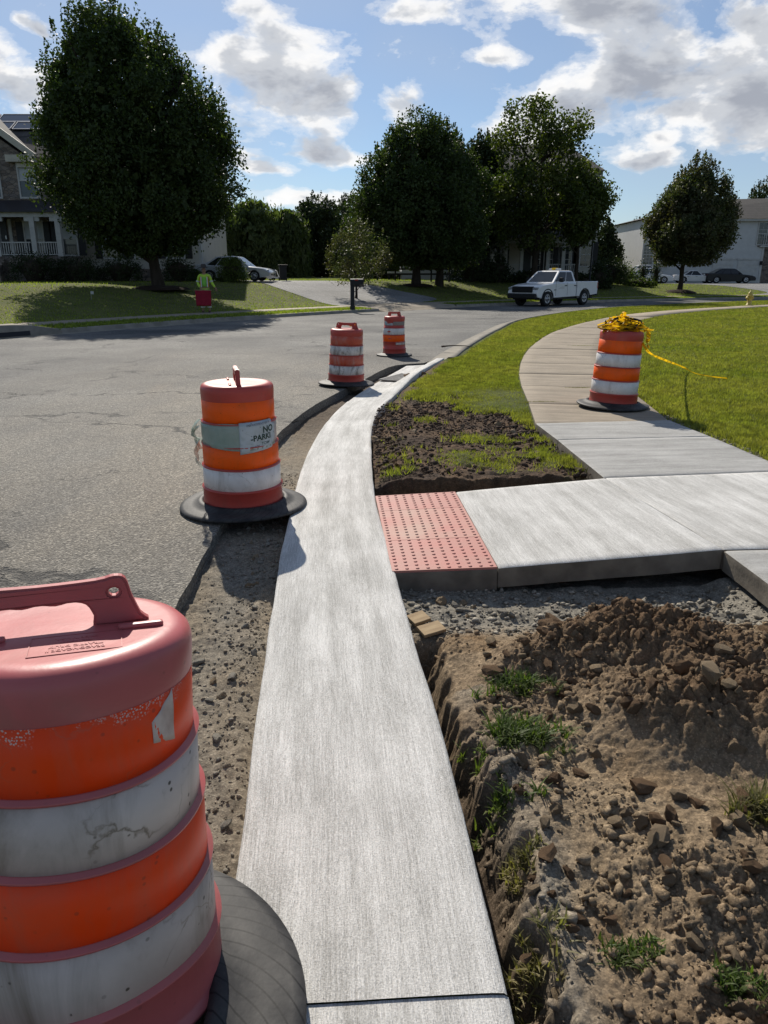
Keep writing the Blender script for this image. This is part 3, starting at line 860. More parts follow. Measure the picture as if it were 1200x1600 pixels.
# ------------------------------------------------------------------ dug soil on the right
def worley(x, y, seed=0):
    ix = np.floor(x); iy = np.floor(y); f1 = np.full(np.shape(x), 9.0); f2 = np.full(np.shape(x), 9.0); hid = np.zeros(np.shape(x))
    for a in (-1, 0, 1):
        for b in (-1, 0, 1):
            cx = ix + a; cy = iy + b; dx = cx + hash2(cx, cy, seed) - x; dy = cy + hash2(cx, cy, seed + 7) - y; d = np.hypot(dx, dy)
            m = d < f1; f2 = np.where(m, f1, np.minimum(f2, d)); hid = np.where(m, hash2(cx, cy, seed + 13), hid); f1 = np.where(m, d, f1)
    return f1, f2, hid


def clod_relief(x, y, s, seed):
    wx = x * s + .35 * fbm(x * s * 1.3, y * s * 1.3, seed + 3, 2); wy = y * s + .35 * fbm(x * s * 1.3 + 9, y * s * 1.3, seed + 4, 2)
    f1, f2, h = worley(wx, wy, seed)
    return np.clip((f2 - f1) * 2.2, 0, 1) ** .6 * (.25 + .75 * h)


def gut_r(y): return np.interp(y, gr[:, 1], gr[:, 0])


MOUNDS = [(1.12, 3.08, .235, .30, .24), (.80, 2.95, .10, .30, .22), (1.55, 2.85, .19, .34, .30), (1.30, 2.45, .16, .34, .26), (1.72, 2.30, .20, .30, .26), (1.05, 2.55, .09, .25, .25),
          (2.0, 3.2, .10, .4, .35), (1.5, 2.0, .10, .28, .20), (1.62, 1.78, .09, .2, .16), (.66, 2.95, .04, .26, .20), (.80, 2.60, .06, .28, .22), (1.25, 1.75, .06, .3, .2), (.92, 1.95, .05, .22, .2), (.45, 2.45, .05, .16, .5), (.47, 1.6, .05, .12, .5)]


def soil_z(x, y, fine=True):
    r = gut_r(y); d = x - r
    z = -0.075 + 0 * x
    for (mx, my, a, sx, sy) in MOUNDS:
        wx = x + 0.07 * fbm(x * 3, y * 3, 121, 3); wy = y + 0.07 * fbm(x * 3, y * 3, 123, 3)
        z = z + a * 1.0 * np.exp(-((wx - mx) / sx) ** 2 - ((wy - my) / sy) ** 2)
    mnd = z + 0.075
    z = z + 0.045 * fbm(x * 2.2, y * 2.2, 111, 3)
    lumps = np.abs(fbm(x * 5, y * 5, 112, 5, 0.55)); rough = np.clip(0.55 + 1.1 * fbm(x * 1.4, y * 1.4, 163, 2), .15, 1.0); z = z + 0.085 * (lumps - 0.2) * rough
    rough = np.maximum(rough, np.clip(mnd * 6.0 - .35, 0, 1) * .95)
    crumb = np.clip(rough * 1.25 - .15, .12, 1.0) * (.55 + .45 * np.clip(mnd * 8, 0, 1))
    z = z + 0.058 * (clod_relief(x, y, 7.5, 301) - .35) * crumb
    if fine:
        z = z + 0.036 * clod_relief(x, y, 17, 311) * crumb + 0.018 * clod_relief(x, y, 40, 321) * (.3 + .7 * crumb)
        z = z + (0.008 * np.abs(fbm(x * 19, y * 19, 113, 4, 0.65)) + 0.007 * fbm(x * 50, y * 50, 114, 3, 0.7)) * (.45 + .75 * rough) - 0.014 * np.exp(-(fbm(x * 7, y * 7, 161, 4) / .035) ** 2) * rough
    # gap along the slab, opened by the form boards
    wv = 0.075 + 0.075 * fbm(y * 2.1, y * 0 + 3, 115, 3) + 0.05 * fbm(y * 8, y * 0 + 3, 116, 3) + 0.03 * fbm(x * 14, y * 14, 162, 3)
    wv = np.maximum(wv, 0.012)
    pit = 1 - sstep(wv * 0.45, wv * 1.25 + .06, d)
    pit = pit * (1 - sstep(3.15, 3.4, y))
    z = z * (1 - pit) + (-0.31 + 0.02 * fbm(x * 15, y * 15, 117, 3)) * pit + 0.05 * (clod_relief(x, y, 14, 331) - .4) * 4 * pit * (1 - pit)
    # gravel bed in front of the ramp slab
    yy = y + 0.12 * fbm(x * 2.2, y * 0, 118, 3)
    bed = sstep(3.28, 3.62, yy) * (1 - sstep(1.82, 2.0, x) * 0.0)
    z = z * (1 - bed) + (-0.108 + 0.022 * fbm(x * 9, y * 9, 119, 4) + 0.02 * (x - 0.8) * 0) * bed
    # foot of the right slab
    side = sstep(1.85, 2.02, x)
    z = z * (1 - side * 0.75) + (-0.03) * side * 0.75
    return z, bed, pit


ys = np.concatenate([np.linspace(0.75, 4.02, 540)])
xs0 = gut_r(ys) - 0.02
sx = np.linspace(0, 1, 370) ** 1.12
Xs = xs0[:, None] + sx[None, :] * (2.16 - xs0[:, None]); Ys = np.repeat(ys[:, None], 370, 1)
Zs, bed, pit = soil_z(Xs, Ys)


def soil_col(x, y):
    z, bed, pit = soil_z(x, y, False)
    rough = np.clip(0.55 + 1.1 * fbm(x * 1.4, y * 1.4, 163, 2), .15, 1.0); rough = np.maximum(rough, np.clip((z + .06) * 6 - .35, 0, 1))
    mixn = np.clip(0.5 + 1.3 * fbm(x * 1.7, y * 1.7, 131, 5), 0, 1); hi_ = np.clip((z + 0.05) / 0.24, 0, 1)
    c = lerp(np.broadcast_to(SOIL_TAN, x.shape + (3,)), SOIL_BROWN, np.clip(mixn * 0.35 + hi_ * 0.35 + rough * .45 - .15, 0, 1))
    c = lerp(c, OCHRE, np.clip(fbm(x * 3.1, y * 3.1, 132, 4) * 1.6 - 0.25, 0, 0.7))
    c = lerp(c, SOIL_GREY * 0.85, bed)
    c = lerp(c, SOIL_GREY * 0.9, np.clip(np.exp(-((x - gut_r(y) - .20) / .09) ** 2) * (0.4 + fbm(x * 5, y * 3, 134, 3)), 0, 1) * (y < 2.8))
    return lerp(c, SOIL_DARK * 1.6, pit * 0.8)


colS = soil_col(Xs, Ys)
mound = tag(grid_mesh('dirt_mound', np.stack([Xs, Ys], -1), Zs, M['soil'], colS), kind='structure')
# soil under the ramp and the strip behind it, so the slabs stand on ground
xx = np.linspace(-.12, 3.5, 150); yy = np.linspace(3.9, 6.0, 90); XX, YY = np.meshgrid(xx, yy)
keep = -0.13 - 0.07 * sstep(5.35, 5.5, YY) + 0.02 * fbm(XX * 8, YY * 8, 141, 4)
sub = tag(grid_mesh('subbase', np.stack([XX, YY], -1), keep, M['soil'], np.broadcast_to(SOIL_GREY * 0.7, XX.shape + (3,)).copy()), kind='structure')


# ------------------------------------------------------------------ clods and stones
def ico(sub=1):
    bm = bmesh.new(); bmesh.ops.create_icosphere(bm, subdivisions=sub, radius=1.0)
    bm.verts.ensure_lookup_table()
    v = np.array([x.co[:] for x in bm.verts]); f = np.array([[x.index for x in fc.verts] for fc in bm.faces]); bm.free()
    return v, f


ICO1 = ico(1); ICO2 = ico(2)


def lump_mesh(name, base, seed, rough=0.3, flat=0.75):
    r = np.random.default_rng(seed); v, f = base; v = v.copy()
    for _ in range(14):
        d = r.normal(size=3); d /= np.linalg.norm(d); h = r.uniform(0.30, 0.70)
        s = v @ d; over = np.maximum(s - h, 0); v -= over[:, None] * d * r.uniform(.7, 1.0)
    v *= 1 + r.normal(size=(len(v), 1)) * rough * 0.18
    v *= np.array([r.uniform(.9, 1.6), r.uniform(.8, 1.25), flat * r.uniform(.8, 1.3)]) * 1.25
    return v, f


def scatter_lumps(name, pos, size, cols, mat, parent=None, kind='stuff', seed=1, flat=0.75):
    r = np.random.default_rng(seed); base = [lump_mesh('', ICO1, s + seed * 31, flat=flat) for s in range(8)]
    VV, FF, CC, b = [], [], [], 0
    for i in range(len(pos)):
        v, f = base[r.integers(8)]; a = r.uniform(0, 6.283); ca, sa = math.cos(a), math.sin(a)
        w = v * size[i]; w = np.stack([w[:, 0] * ca - w[:, 1] * sa, w[:, 0] * sa + w[:, 1] * ca, w[:, 2]], 1) + pos[i]
        VV.append(w); FF.append(f + b); CC.append(np.repeat(cols[i][None], len(v), 0)); b += len(v)
    return np_mesh(name, np.vstack(VV), np.vstack(FF), mat, parent, False, col=np.vstack(CC), kind=kind)


def soil_color_at(x, y, r):
    c = SOIL_TAN if r.random() < 0.4 else SOIL_BROWN * 1.3
    return c * r.uniform(0.75, 1.25)


r = np.random.default_rng(11)
N = 16000
py_ = r.uniform(0.9, 3.45, N); px_ = gut_r(py_) + 0.10 + r.random(N) * (2.0 - gut_r(py_) - 0.1)
cl = fbm(px_ * 1.4, py_ * 1.4, 163, 2) + .6 * fbm(px_ * 4, py_ * 4, 151, 3); k = (cl + r.uniform(-.4, .4, N)) > -0.1; px_, py_ = px_[k], py_[k]
pz_, _, _ = soil_z(px_, py_); sz = np.minimum(0.0030 * (r.random(len(px_)) ** -0.6), 0.024)
scatter_lumps('loose_soil', np.stack([px_, py_, pz_ + sz * .35], 1), sz, list(soil_col(px_, py_) * r.uniform(.8, 1.15, (len(px_), 1))), M['soil'], mound, seed=3)
# gravel of the ramp's bed
N = 1500; py_ = r.uniform(3.35, 3.95, N); px_ = r.uniform(0.08, 2.02, N); pz_, _, _ = soil_z(px_, py_); sz = np.minimum(0.006 * r.random(N) ** -0.45, 0.022)
scatter_lumps('bed_gravel', np.stack([px_, py_, pz_ + sz * .3], 1), sz, [SOIL_GREY * r.uniform(.7, 1.3) for _ in px_], M['soil'], mound, seed=4)
# gravel in the trench
N = 2600; py_ = r.uniform(1.0, 6.6, N); u = r.random(N) ** 0.6
a0 = np.interp(py_, ROAD_EDGE[:, 1], ROAD_EDGE[:, 0]) + 0.02; a1 = np.interp(py_, gl[:, 1], gl[:, 0]) - 0.02; px_ = a0 * (1 - u) + a1 * u
def trench_z(x, y):
    t0 = np.interp(y, ROAD_EDGE[:, 1], ROAD_EDGE[:, 0]) - .08; t1 = np.interp(y, gl[:, 1], gl[:, 0]) + .06; tq_ = (x - t0) / (t1 - t0)
    z = -0.088 - 0.03 * sstep(5.9, 7.6, y) + 0.016 * fbm(x * 3, y * 3, 101, 4) + 0.018 * np.abs(fbm(x * 13, y * 13, 102, 4))
    z = z - 0.03 * np.exp(-((1 - tq_) / 0.12) ** 2) * (y < 5.6)
    return np.minimum(z, -.012)
pz_ = trench_z(px_, py_); sz = np.minimum(0.0035 * r.random(N) ** -0.42, 0.012)
scatter_lumps('trench_gravel', np.stack([px_, py_, pz_ + sz * .3], 1), sz, [lerp(SOIL_GREY, SOIL_TAN, np.array(r.random() * .6)) * r.uniform(.75, 1.1) for _ in px_], M['soil'], trench, seed=5)
# soil crumbs on the verge and along the new walk
N = 3500; py_ = r.uniform(5.95, 9.6, N); a0 = np.interp(py_, vl_line[:, 1], vl_line[:, 0]); a1 = np.interp(py_, wl_y, wl_x); px_ = a0 + (a1 - a0) * r.random(N)
vdd, vtt = verge_dirt(px_, py_); k = vdd > r.random(N) * 0.9 + 0.1; px_, py_ = px_[k], py_[k]
sz = np.minimum(0.007 * r.random(len(px_)) ** -0.45, 0.032)
scatter_lumps('verge_soil', np.stack([px_, py_, 0.05 + 0.02 * r.random(len(px_)) + sz * .2], 1), sz, [SOIL_DARK * r.uniform(.9, 2.2) for _ in px_], M['soil'], verge, seed=6)
N = 500; py_ = r.uniform(5.9, 8.5, N); px_ = np.interp(py_, ry, rx) + np.abs(r.normal(0, .07, N)) + .02; sz = np.minimum(0.009 * r.random(N) ** -0.4, 0.03)
scatter_lumps('lawn_edge_soil', np.stack([px_, py_, np.full(N, .085) + sz * .3], 1), sz, [SOIL_GREY * r.uniform(.4, 1.1) for _ in px_], M['soil'], lawn, seed=8)

# bigger clods and stones that stand out singly
def lump_set(nm, cols, seed, cnt=5):
    out = []
    for s in range(cnt):
        v, f = lump_mesh('', ICO2, seed + s, 0.55); me = bpy.data.meshes.new(nm)
        me.from_pydata(v.tolist(), [], f.tolist()); a = me.color_attributes.new('Col', 'FLOAT_COLOR', 'POINT')
        c = np.ones((len(v), 4), np.float32); c[:, :3] = cols[s % len(cols)]; a.data.foreach_set('color', c.ravel()); me.materials.append(M['soil'])
        out.append(me)
    return out


clods = lump_set('clod', [SOIL_BROWN * 1.4, SOIL_TAN * .9, SOIL_BROWN * 1.1, SOIL_TAN * 1.05], 500)
stones = lump_set('stone', [SOIL_GREY * 1.25, SOIL_GREY * 1.05, SOIL_TAN * 1.1, SOIL_GREY * 1.15], 700)


def put_lump(nm, meshes, x, y, z, s, parent):
    o = bpy.data.objects.new(nm, meshes[random.randrange(len(meshes))]); C.objects.link(o); o.parent = parent
    o.location = (x, y, z + s * 0.35); o.scale = (s, s, s); o.rotation_euler = (random.uniform(-.3, .3), random.uniform(-.3, .3), random.uniform(0, 6.28))


for px, py, s in [(862, 1222, .040), (905, 1210, .026), (868, 1268, .030), (815, 1240, .024), (1045, 1380, .034), (1000, 1235, .05), (1002, 1290, .04), (980, 1400, .022), (955, 1440, .02),
                  (1110, 1400, .022), (1160, 1440, .014), (1150, 1500, .02), (1155, 1580, .034), (860, 1400, .022), (890, 1370, .024), (850, 1290, .026), (1090, 1120, .05), (1050, 1150, .045), (1020, 1075, .05),
                  (985, 1105, .045), (930, 1050, .035), (945, 1000, .022), (1110, 1060, .06), (1150, 1180, .05), (930, 1180, .03), (1060, 1250, .035), (1120, 1300, .045), (1165, 1265, .05), (1085, 1480, .03), (930, 1330, .018), (905, 1470, .016),
                  (1010, 1520, .016), (820, 1500, .018), (870, 1560, .02), (1040, 990, .03), (1100, 1000, .03), (1160, 1040, .035), (880, 1090, .028), (1180, 1360, .03), (960, 1290, .03)]:
    p = P(px, py, 0.0)
    for _ in range(6):
        z_ = float(soil_z(np.array([p.x]), np.array([p.y]))[0][0]); p = P(px, py, z_)
    put_lump('clod', clods, p.x, p.y, z_, s * 0.75, mound)
for i in range(170):      # broken clods over the heap
    mx_, my_, a_, sx_, sy_ = MOUNDS[i % len(MOUNDS)]; x = random.gauss(mx_, sx_ * .65); y = random.gauss(my_, sy_ * .65)
    if x < gut_r(y) + .16 or x > 1.95 or y > 3.4 or y < .95: continue
    put_lump('clod', clods, x, y, float(soil_z(np.array([x]), np.array([y]))[0][0]), random.choice((.012, .016, .02, .026, .034)), mound)
for i in range(46):
    y = random.uniform(3.4, 3.9); x = random.uniform(.1, 2.0); z_ = float(soil_z(np.array([x]), np.array([y]))[0][0]); put_lump('stone', stones, x, y, z_, random.uniform(.014, .032), mound)
for i in range(50):
    y = random.uniform(1.4, 5.0); u = random.random() ** 0.5
    x = np.interp(y, ROAD_EDGE[:, 1], ROAD_EDGE[:, 0]) * (1 - u) + (np.interp(y, gl[:, 1], gl[:, 0]) - .03) * u
    if math.hypot(x + .62, y - 1.26) < .3: continue
    put_lump('stone', stones, x, y, float(trench_z(np.array([x]), np.array([y]))[0]), random.uniform(.010, .026), trench)
for i in range(30):
    y = random.uniform(5.95, 8.8); t = random.random(); x = np.interp(y, vl_line[:, 1], vl_line[:, 0]) * (1 - t) + np.interp(y, wl_y, wl_x) * t
    put_lump('clod', clods, x, y, .05, random.uniform(.02, .04), verge)
# ================================================================== MATERIALS OF THINGS
def worn_mat(name, base, dirt, amount=0.5, scale=7.0, rough=0.45, streak=True, peel=None, spec=0.4, base2=None):
    m, nt, b = newmat(name)
    inf = node(nt, 'ShaderNodeObjectInfo')
    v = vmath(nt, 'ADD', coords(nt), vmath(nt, 'MULTIPLY', inf.outputs['Location'], (3.1, 1.7, 0.0)).outputs[0]).outputs[0]
    col = mixc(nt, ramp(nt, noise(nt, v, 3.0, 5.0), [(0.35, 0), (0.65, 1)]), base, base2 or tuple(x * 0.86 for x in base))
    st = node(nt, 'ShaderNodeMapping', {'Vector': v, 'Scale': (1.0, 1.0, 0.35 if streak else 1.0)}).outputs[0]
    n1 = noise(nt, st, scale, 8.0, 0.66, 0.6)
    f1 = ramp(nt, n1, [(0.45, 0.0), (0.55, 0.4), (0.66, 1.0)])
    w = node(nt, 'ShaderNodeTexVoronoi', {'Vector': vmath(nt, 'ADD', v, vmath(nt, 'MULTIPLY', node(nt, 'ShaderNodeTexNoise', {'Vector': v, 'Scale': 6.0, 'Detail': 5.0}).outputs['Color'], (0.25, 0.25, 0.25)).outputs[0]).outputs[0], 'Scale': 6.5}, feature='DISTANCE_TO_EDGE').outputs['Distance']
    scr = mth(nt, 'MULTIPLY', ramp(nt, w, [(0.0, 1.0), (0.012, 0.5), (0.03, 0.0)]), ramp(nt, noise(nt, v, 5.0, 3.0), [(0.5, 0.0), (0.62, 1.0)]))
    f = mth(nt, 'MULTIPLY', mth(nt, 'MAXIMUM', f1, scr), amount)
    col = mixc(nt, f, col, dirt)
    sp = node(nt, 'ShaderNodeTexVoronoi', {'Vector': v, 'Scale': 55.0}, feature='F1')
    sc = node(nt, 'ShaderNodeSeparateColor', {'Color': sp.outputs['Color']}).outputs[0]
    dots = mth(nt, 'MULTIPLY', ramp(nt, sc, [(0.90, 0.0), (0.93, 1.0)]), ramp(nt, sp.outputs['Distance'], [(0.18, 1.0), (0.3, 0.0)]))
    col = mixc(nt, mth(nt, 'MULTIPLY', dots, amount), col, tuple(x * 0.35 for x in dirt))
    if peel:      # sheeting worn through to pale backing in a dotted honeycomb near its upper edge
        z = node(nt, 'ShaderNodeSeparateXYZ', {'Vector': coords(nt)}).outputs[2]
        up = mth(nt, 'MULTIPLY_ADD', z, 1.0 / 0.10, -(peel - 0.085) / 0.10, clamp=True)
        hx = node(nt, 'ShaderNodeTexVoronoi', {'Vector': coords(nt), 'Scale': 210.0}, feature='F1')
        d_ = ramp(nt, hx.outputs['Distance'], [(0.34, 1.0), (0.46, 0.0)])
        big = ramp(nt, mth(nt, 'ADD', noise(nt, v, 9.0, 4.0), mth(nt, 'MULTIPLY', up, 0.32)), [(0.70, 0.0), (0.78, 1.0)])
        col = mixc(nt, mth(nt, 'MULTIPLY', mth(nt, 'MULTIPLY', d_, big), 0.85), col, (0.62, 0.50, 0.42))
    nt.links.new(col, b.inputs['Base Color'])
    b.inputs['Roughness'].default_value = rough; b.inputs['Specular IOR Level'].default_value = spec
    nrm = bump(nt, noise(nt, v, 14.0, 4.0), 0.12, 0.01); nrm = bump(nt, f, -0.3, 0.001, nrm)
    nt.links.new(nrm, b.inputs['Normal'])
    return m


M['red_plastic'] = worn_mat('faded_red_plastic', (0.46, 0.060, 0.045), (0.20, 0.07, 0.055), 0.30, 6, 0.42)
M['pink_plastic'] = worn_mat('sun_bleached_red_plastic', (0.47, 0.115, 0.115), (0.20, 0.11, 0.095), 0.3, 5, 0.40, False)
M['orange_new'] = worn_mat('orange_sheeting', (0.95, 0.115, 0.004), (0.40, 0.09, 0.02), 0.35, 7, 0.45, spec=0.25)
M['orange_worn'] = worn_mat('scuffed_orange_sheeting', (0.90, 0.060, 0.003), (0.42, 0.13, 0.08), 0.40, 6, 0.45, spec=0.25, peel=0.80)
M['orange_old'] = worn_mat('dull_red_sheeting', (0.50, 0.075, 0.035), (0.42, 0.22, 0.18), 0.8, 9, 0.5)
M['white_band'] = worn_mat('white_sheeting', (0.74, 0.72, 0.70), (0.30, 0.27, 0.24), 0.55, 6, 0.4)
M['white_dirty'] = worn_mat('dirty_white_sheeting', (0.56, 0.48, 0.44), (0.17, 0.135, 0.10), 0.95, 4, 0.55, base2=(0.40, 0.335, 0.30))
M['white_filthy'] = worn_mat('scraped_white_sheeting', (0.66, 0.63, 0.60), (0.12, 0.10, 0.09), 1.0, 9, 0.5)
M['paper'] = worn_mat('printed_paper', (0.46, 0.51, 0.52), (0.28, 0.34, 0.33), 0.75, 12, 0.6, False)
M['ink'] = pmat('dark_ink', (0.02, 0.05, 0.035), None, 5, 0.6)
M['ink_light'] = pmat('grey_ink', (0.11, 0.12, 0.17), None, 5, 0.6)
M['ink_red'] = pmat('red_ink', (0.4, 0.03, 0.03), None, 5, 0.6)
M['black_plastic_and_shade'] = pmat('black_plastic_and_shade', (0.012, 0.012, 0.013), None, 5, 0.5)
M['tape_yellow'] = leaf_mat('yellow_tape', (0.72, 0.45, 0.012), (0.66, 0.40, 0.01), 0.5, 9.0, (1.3, 1.3, 1.0))
M['galv'] = pmat('cast_iron', (0.34, 0.33, 0.31), (0.22, 0.21, 0.195), 12, 0.75, 0.3, 50, 0.4, 0.003)
M['wood'] = pmat('fresh_wood', (0.42, 0.31, 0.18), (0.30, 0.21, 0.12), 9, 0.8, 0.2, 60, 0.4, 0.002, stretch=(1, 9, 9))


def green_tape_mat():
    m, nt, b = newmat('green_film'); v = coords(nt)
    col = mixc(nt, noise(nt, v, 14.0, 5.0), (0.26, 0.38, 0.30), (0.46, 0.54, 0.48))
    nt.links.new(col, b.inputs['Base Color']); b.inputs['Roughness'].default_value = 0.3
    b.inputs['Alpha'].default_value = 0.62
    nt.links.new(bump(nt, noise(nt, v, 30.0, 5.0), 0.6, 0.01), b.inputs['Normal'])
    return m


M['green_film'] = green_tape_mat()


def rubber_mat(name, grooves):
    m, nt, b = newmat(name); v = coords(nt)
    col = mixc(nt, ramp(nt, noise(nt, v, 7.0, 7.0, 0.65), [(0.40, 0), (0.72, 1)]), (0.022, 0.022, 0.023), (0.075, 0.072, 0.068))
    s = node(nt, 'ShaderNodeSeparateXYZ', {'Vector': v})
    ang = mth(nt, 'ARCTAN2', s.outputs[1], s.outputs[0]); rad = mth(nt, 'SQRT', mth(nt, 'MULTIPLY_ADD', s.outputs[0], s.outputs[0], mth(nt, 'MULTIPLY', s.outputs[1], s.outputs[1])))
    ph = mth(nt, 'MULTIPLY_ADD', ang, 44 / (2 * math.pi), mth(nt, 'MULTIPLY', mth(nt, 'POWER', rad, 2.0), 26.0))
    fr = mth(nt, 'ABSOLUTE', mth(nt, 'SUBTRACT', mth(nt, 'FRACT', ph), 0.5))
    g = ramp(nt, fr, [(0.0, 1.0), (0.04, 0.8), (0.085, 0.0)])
    nt.links.new(mixc(nt, mth(nt, 'MULTIPLY', g, 0.95 * grooves), col, (0.012, 0.012, 0.012)), b.inputs['Base Color'])
    b.inputs['Roughness'].default_value = 0.62; b.inputs['Specular IOR Level'].default_value = 0.25
    nrm = bump(nt, g, -0.9 * grooves, 0.006); nrm = bump(nt, noise(nt, v, 45.0, 4.0), 0.3, 0.003, nrm)
    nt.links.new(nrm, b.inputs['Normal'])
    return m


M['rubber'] = rubber_mat('tyre_rubber', 1.0)


# ================================================================== TRAFFIC DRUMS
def text_arrays(s, size, bold=0.0, align='CENTER', spacing=1.0):
    cu = bpy.data.curves.new('text', 'FONT'); cu.body = s; cu.size = size; cu.align_x = align; cu.offset = bold; cu.resolution_u = 3; cu.space_character = spacing
    ob = bpy.data.objects.new('text', cu); C.objects.link(ob)
    dg = bpy.context.evaluated_depsgraph_get(); me = ob.evaluated_get(dg).to_mesh()
    v = np.array([x.co[:] for x in me.vertices]); f = [tuple(p.vertices) for p in me.polygons]
    ob.evaluated_get(dg).to_mesh_clear(); bpy.data.objects.remove(ob); bpy.data.curves.remove(cu)
    return v, f


def plate_holes(name, outer, holes, th, mat, parent, bev=0.0):
    """outline in (s,h) with holes, thickness th about the plane y = 0"""
    from mathutils.geometry import tessellate_polygon
    loops = [outer] + holes; flat = [p for l in loops for p in l]
    tri = tessellate_polygon([[Vector((p[0], p[1], 0)) for p in l] for l in loops]); n = len(flat)
    v = [(p[0], -th / 2, p[1]) for p in flat] + [(p[0], th / 2, p[1]) for p in flat]
    f = [tuple(t) for t in tri] + [tuple(i + n for i in t[::-1]) for t in tri]; b = 0
    for l in loops:
        m = len(l)
        for i in range(m): f.append((b + i, b + (i + 1) % m, b + (i + 1) % m + n, b + i + n))
        b += m
    bm = bmesh.new(); vv = [bm.verts.new(x) for x in v]
    for t in f:
        try: bm.faces.new([vv[i] for i in t])
        except ValueError: pass
    bmesh.ops.recalc_face_normals(bm, faces=bm.faces[:])
    if bev:
        es = [e for e in bm.edges if len(e.link_faces) == 2 and e.calc_face_angle(0) > 1.2 and abs(e.verts[0].co.y - e.verts[1].co.y) < 1e-6]
        bmesh.ops.bevel(bm, geom=es, offset=bev, segments=2, affect='EDGES')
    return bm_obj(name, bm, mat, parent)


def smooth_loop(pts, n=4):
    p = np.array(pts, float); out = []
    for i in range(len(p)):
        p0, p1, p2, p3 = p[i - 1], p[i], p[(i + 1) % len(p)], p[(i + 2) % len(p)]
        for t in np.linspace(0, 1, n, endpoint=False):
            out.append(tuple(0.5 * ((2 * p1) + (-p0 + p2) * t + (2 * p0 - 5 * p1 + 4 * p2 - p3) * t ** 2 + (-p0 + 3 * p1 - 3 * p2 + p3) * t ** 3)))
    return out


ZB = [(.645, .795), (.485, .635), (.325, .475), (.165, .315)]     # sheeting bands, top to bottom
RB = [.250, .258, .266, .274]                                     # body radius behind each band


def rad_at(z):
    for (a, b), r_ in zip(ZB, RB):
        if a - .005 <= z <= b + .005: return r_
    return .250 if z > .7 else .284


def drum(label, loc, rz_handle, bands, body, tilt=(0, 0), scale=1.0, zs=1.0, ring_r=.46, ring_rot=0.0, dent=0.004, seed=0, hoff=0.0, ring_off=(0, 0), ring_flat=0.0):
    root = empty('traffic_drum', loc, 0, label, 'traffic drum', 'orange and white traffic drums around the new kerb')
    root.rotation_euler = (tilt[0], tilt[1], 0); root.scale = (scale, scale, scale * zs)
    def warp(v, a):
        d = dent * (np.sin(a * 3 + seed) + .6 * np.sin(a * 5 + seed * 2.1))[None, :] * np.sin(v[:, :, 2] * 7 + seed)
        rr = np.hypot(v[:, :, 0], v[:, :, 1]); k = np.where(rr > .1, 1 + d / np.maximum(rr, .1), 1)
        v = v.copy(); v[:, :, 0] *= k; v[:, :, 1] *= k; return v
    prof = [(.292, .018), (.300, .024), (.300, .034), (.286, .040), (.284, .05), (.282, .150), (.288, .154), (.289, .160)]
    for i in range(3, -1, -1):
        a, b = ZB[i]; r_ = RB[i]
        prof += [(r_ + .0, a), (r_, b)]
        prof += [(r_ + .006, b + .002), (r_ + .006, b + .008)] if i else []
    prof += [(.252, .80), (.2535, .85), (.2525, .868), (.248, .884), (.238, .895), (.222, .9015), (.205, .9035), (.19, .902), (.10, .903), (.0005, .904)]
    lathe('body', prof, body, root, 72, True, warp=warp)
    for i, mt in enumerate(bands):
        if mt is None: continue
        a, b = ZB[i]; r_ = RB[i] + .0016
        lathe('stripe', [(r_ - .002, a + .002), (r_, a + .003), (r_, (a + b) / 2), (r_, b - .003), (r_ - .002, b - .002)], mt, root, 72, True, warp=warp)
    # carrying handle across the lid
    out = [(-.170, 0), (-.166, .030), (-.158, .072), (-.140, .096), (-.112, .098), (0, .0965), (.100, .101), (.132, .108), (.152, .100), (.162, .060), (.176, .018), (.186, 0),
           (.098, 0), (.092, .022), (.080, .048), (.055, .056), (.028, .051), (0, .055), (-.028, .050), (-.056, .054), (-.082, .046), (-.094, .020), (-.100, 0)]
    hole = [(.130 + .010 * math.cos(t), .072 + .010 * math.sin(t)) for t in np.linspace(0, 2 * math.pi, 10, endpoint=False)]
    hole2 = [(-.134 + .010 * math.cos(t), .068 + .010 * math.sin(t)) for t in np.linspace(0, 2 * math.pi, 10, endpoint=False)]
    h = plate_holes('handle', smooth_loop(out, 3), [hole, hole2], .030, body, root, .005)
    h.location = (hoff * math.cos(rz_handle), hoff * math.sin(rz_handle), .9025); h.rotation_euler = (0, 0, rz_handle); h.scale = (1.12, 1, 1)
    for sgn in (1, -1):
        bm = bmesh.new(); box_bm(bm, sgn * .150 - .045, sgn * .150 + .045, -.055 - .008, -.055 + .008, -.002, .012, .006)
        rb = bm_obj('lid_rib', bm, body, root); rb.location = (0, 0, .902); rb.rotation_euler = (0, 0, rz_handle)
    # rubber base ring cut from a tyre sidewall
    r0, r1 = .296, ring_r
    rp = [(r0 - .012, .010), (r0 - .010, .046), (r0 + .006, .058), (r0 + .030, .050), (r0 + .050, .034), ((r0 + r1) / 2, .030), (r1 - .03, .021), (r1 - .004, .014), (r1, .004), (r1 - .006, -.006), ((r0 + r1) / 2, -.002), (r0 - .012, .010)]
    def rwarp(v, a):
        v = v.copy(); rr = np.hypot(v[:, :, 0], v[:, :, 1])
        v[:, :, 2] += .008 * np.sin(a * 2 + seed * 1.7)[None, :] * np.clip((rr - .3) / .16, 0, 1); return v
    rg = lathe('base_ring', rp, M['rubber'], root, 80, True, warp=rwarp)
    rg.location = (ring_off[0], ring_off[1], ring_off[1] * math.tan(ring_flat) if ring_flat else 0.0); rg.rotation_euler = (ring_flat, 0, 0)
    return root


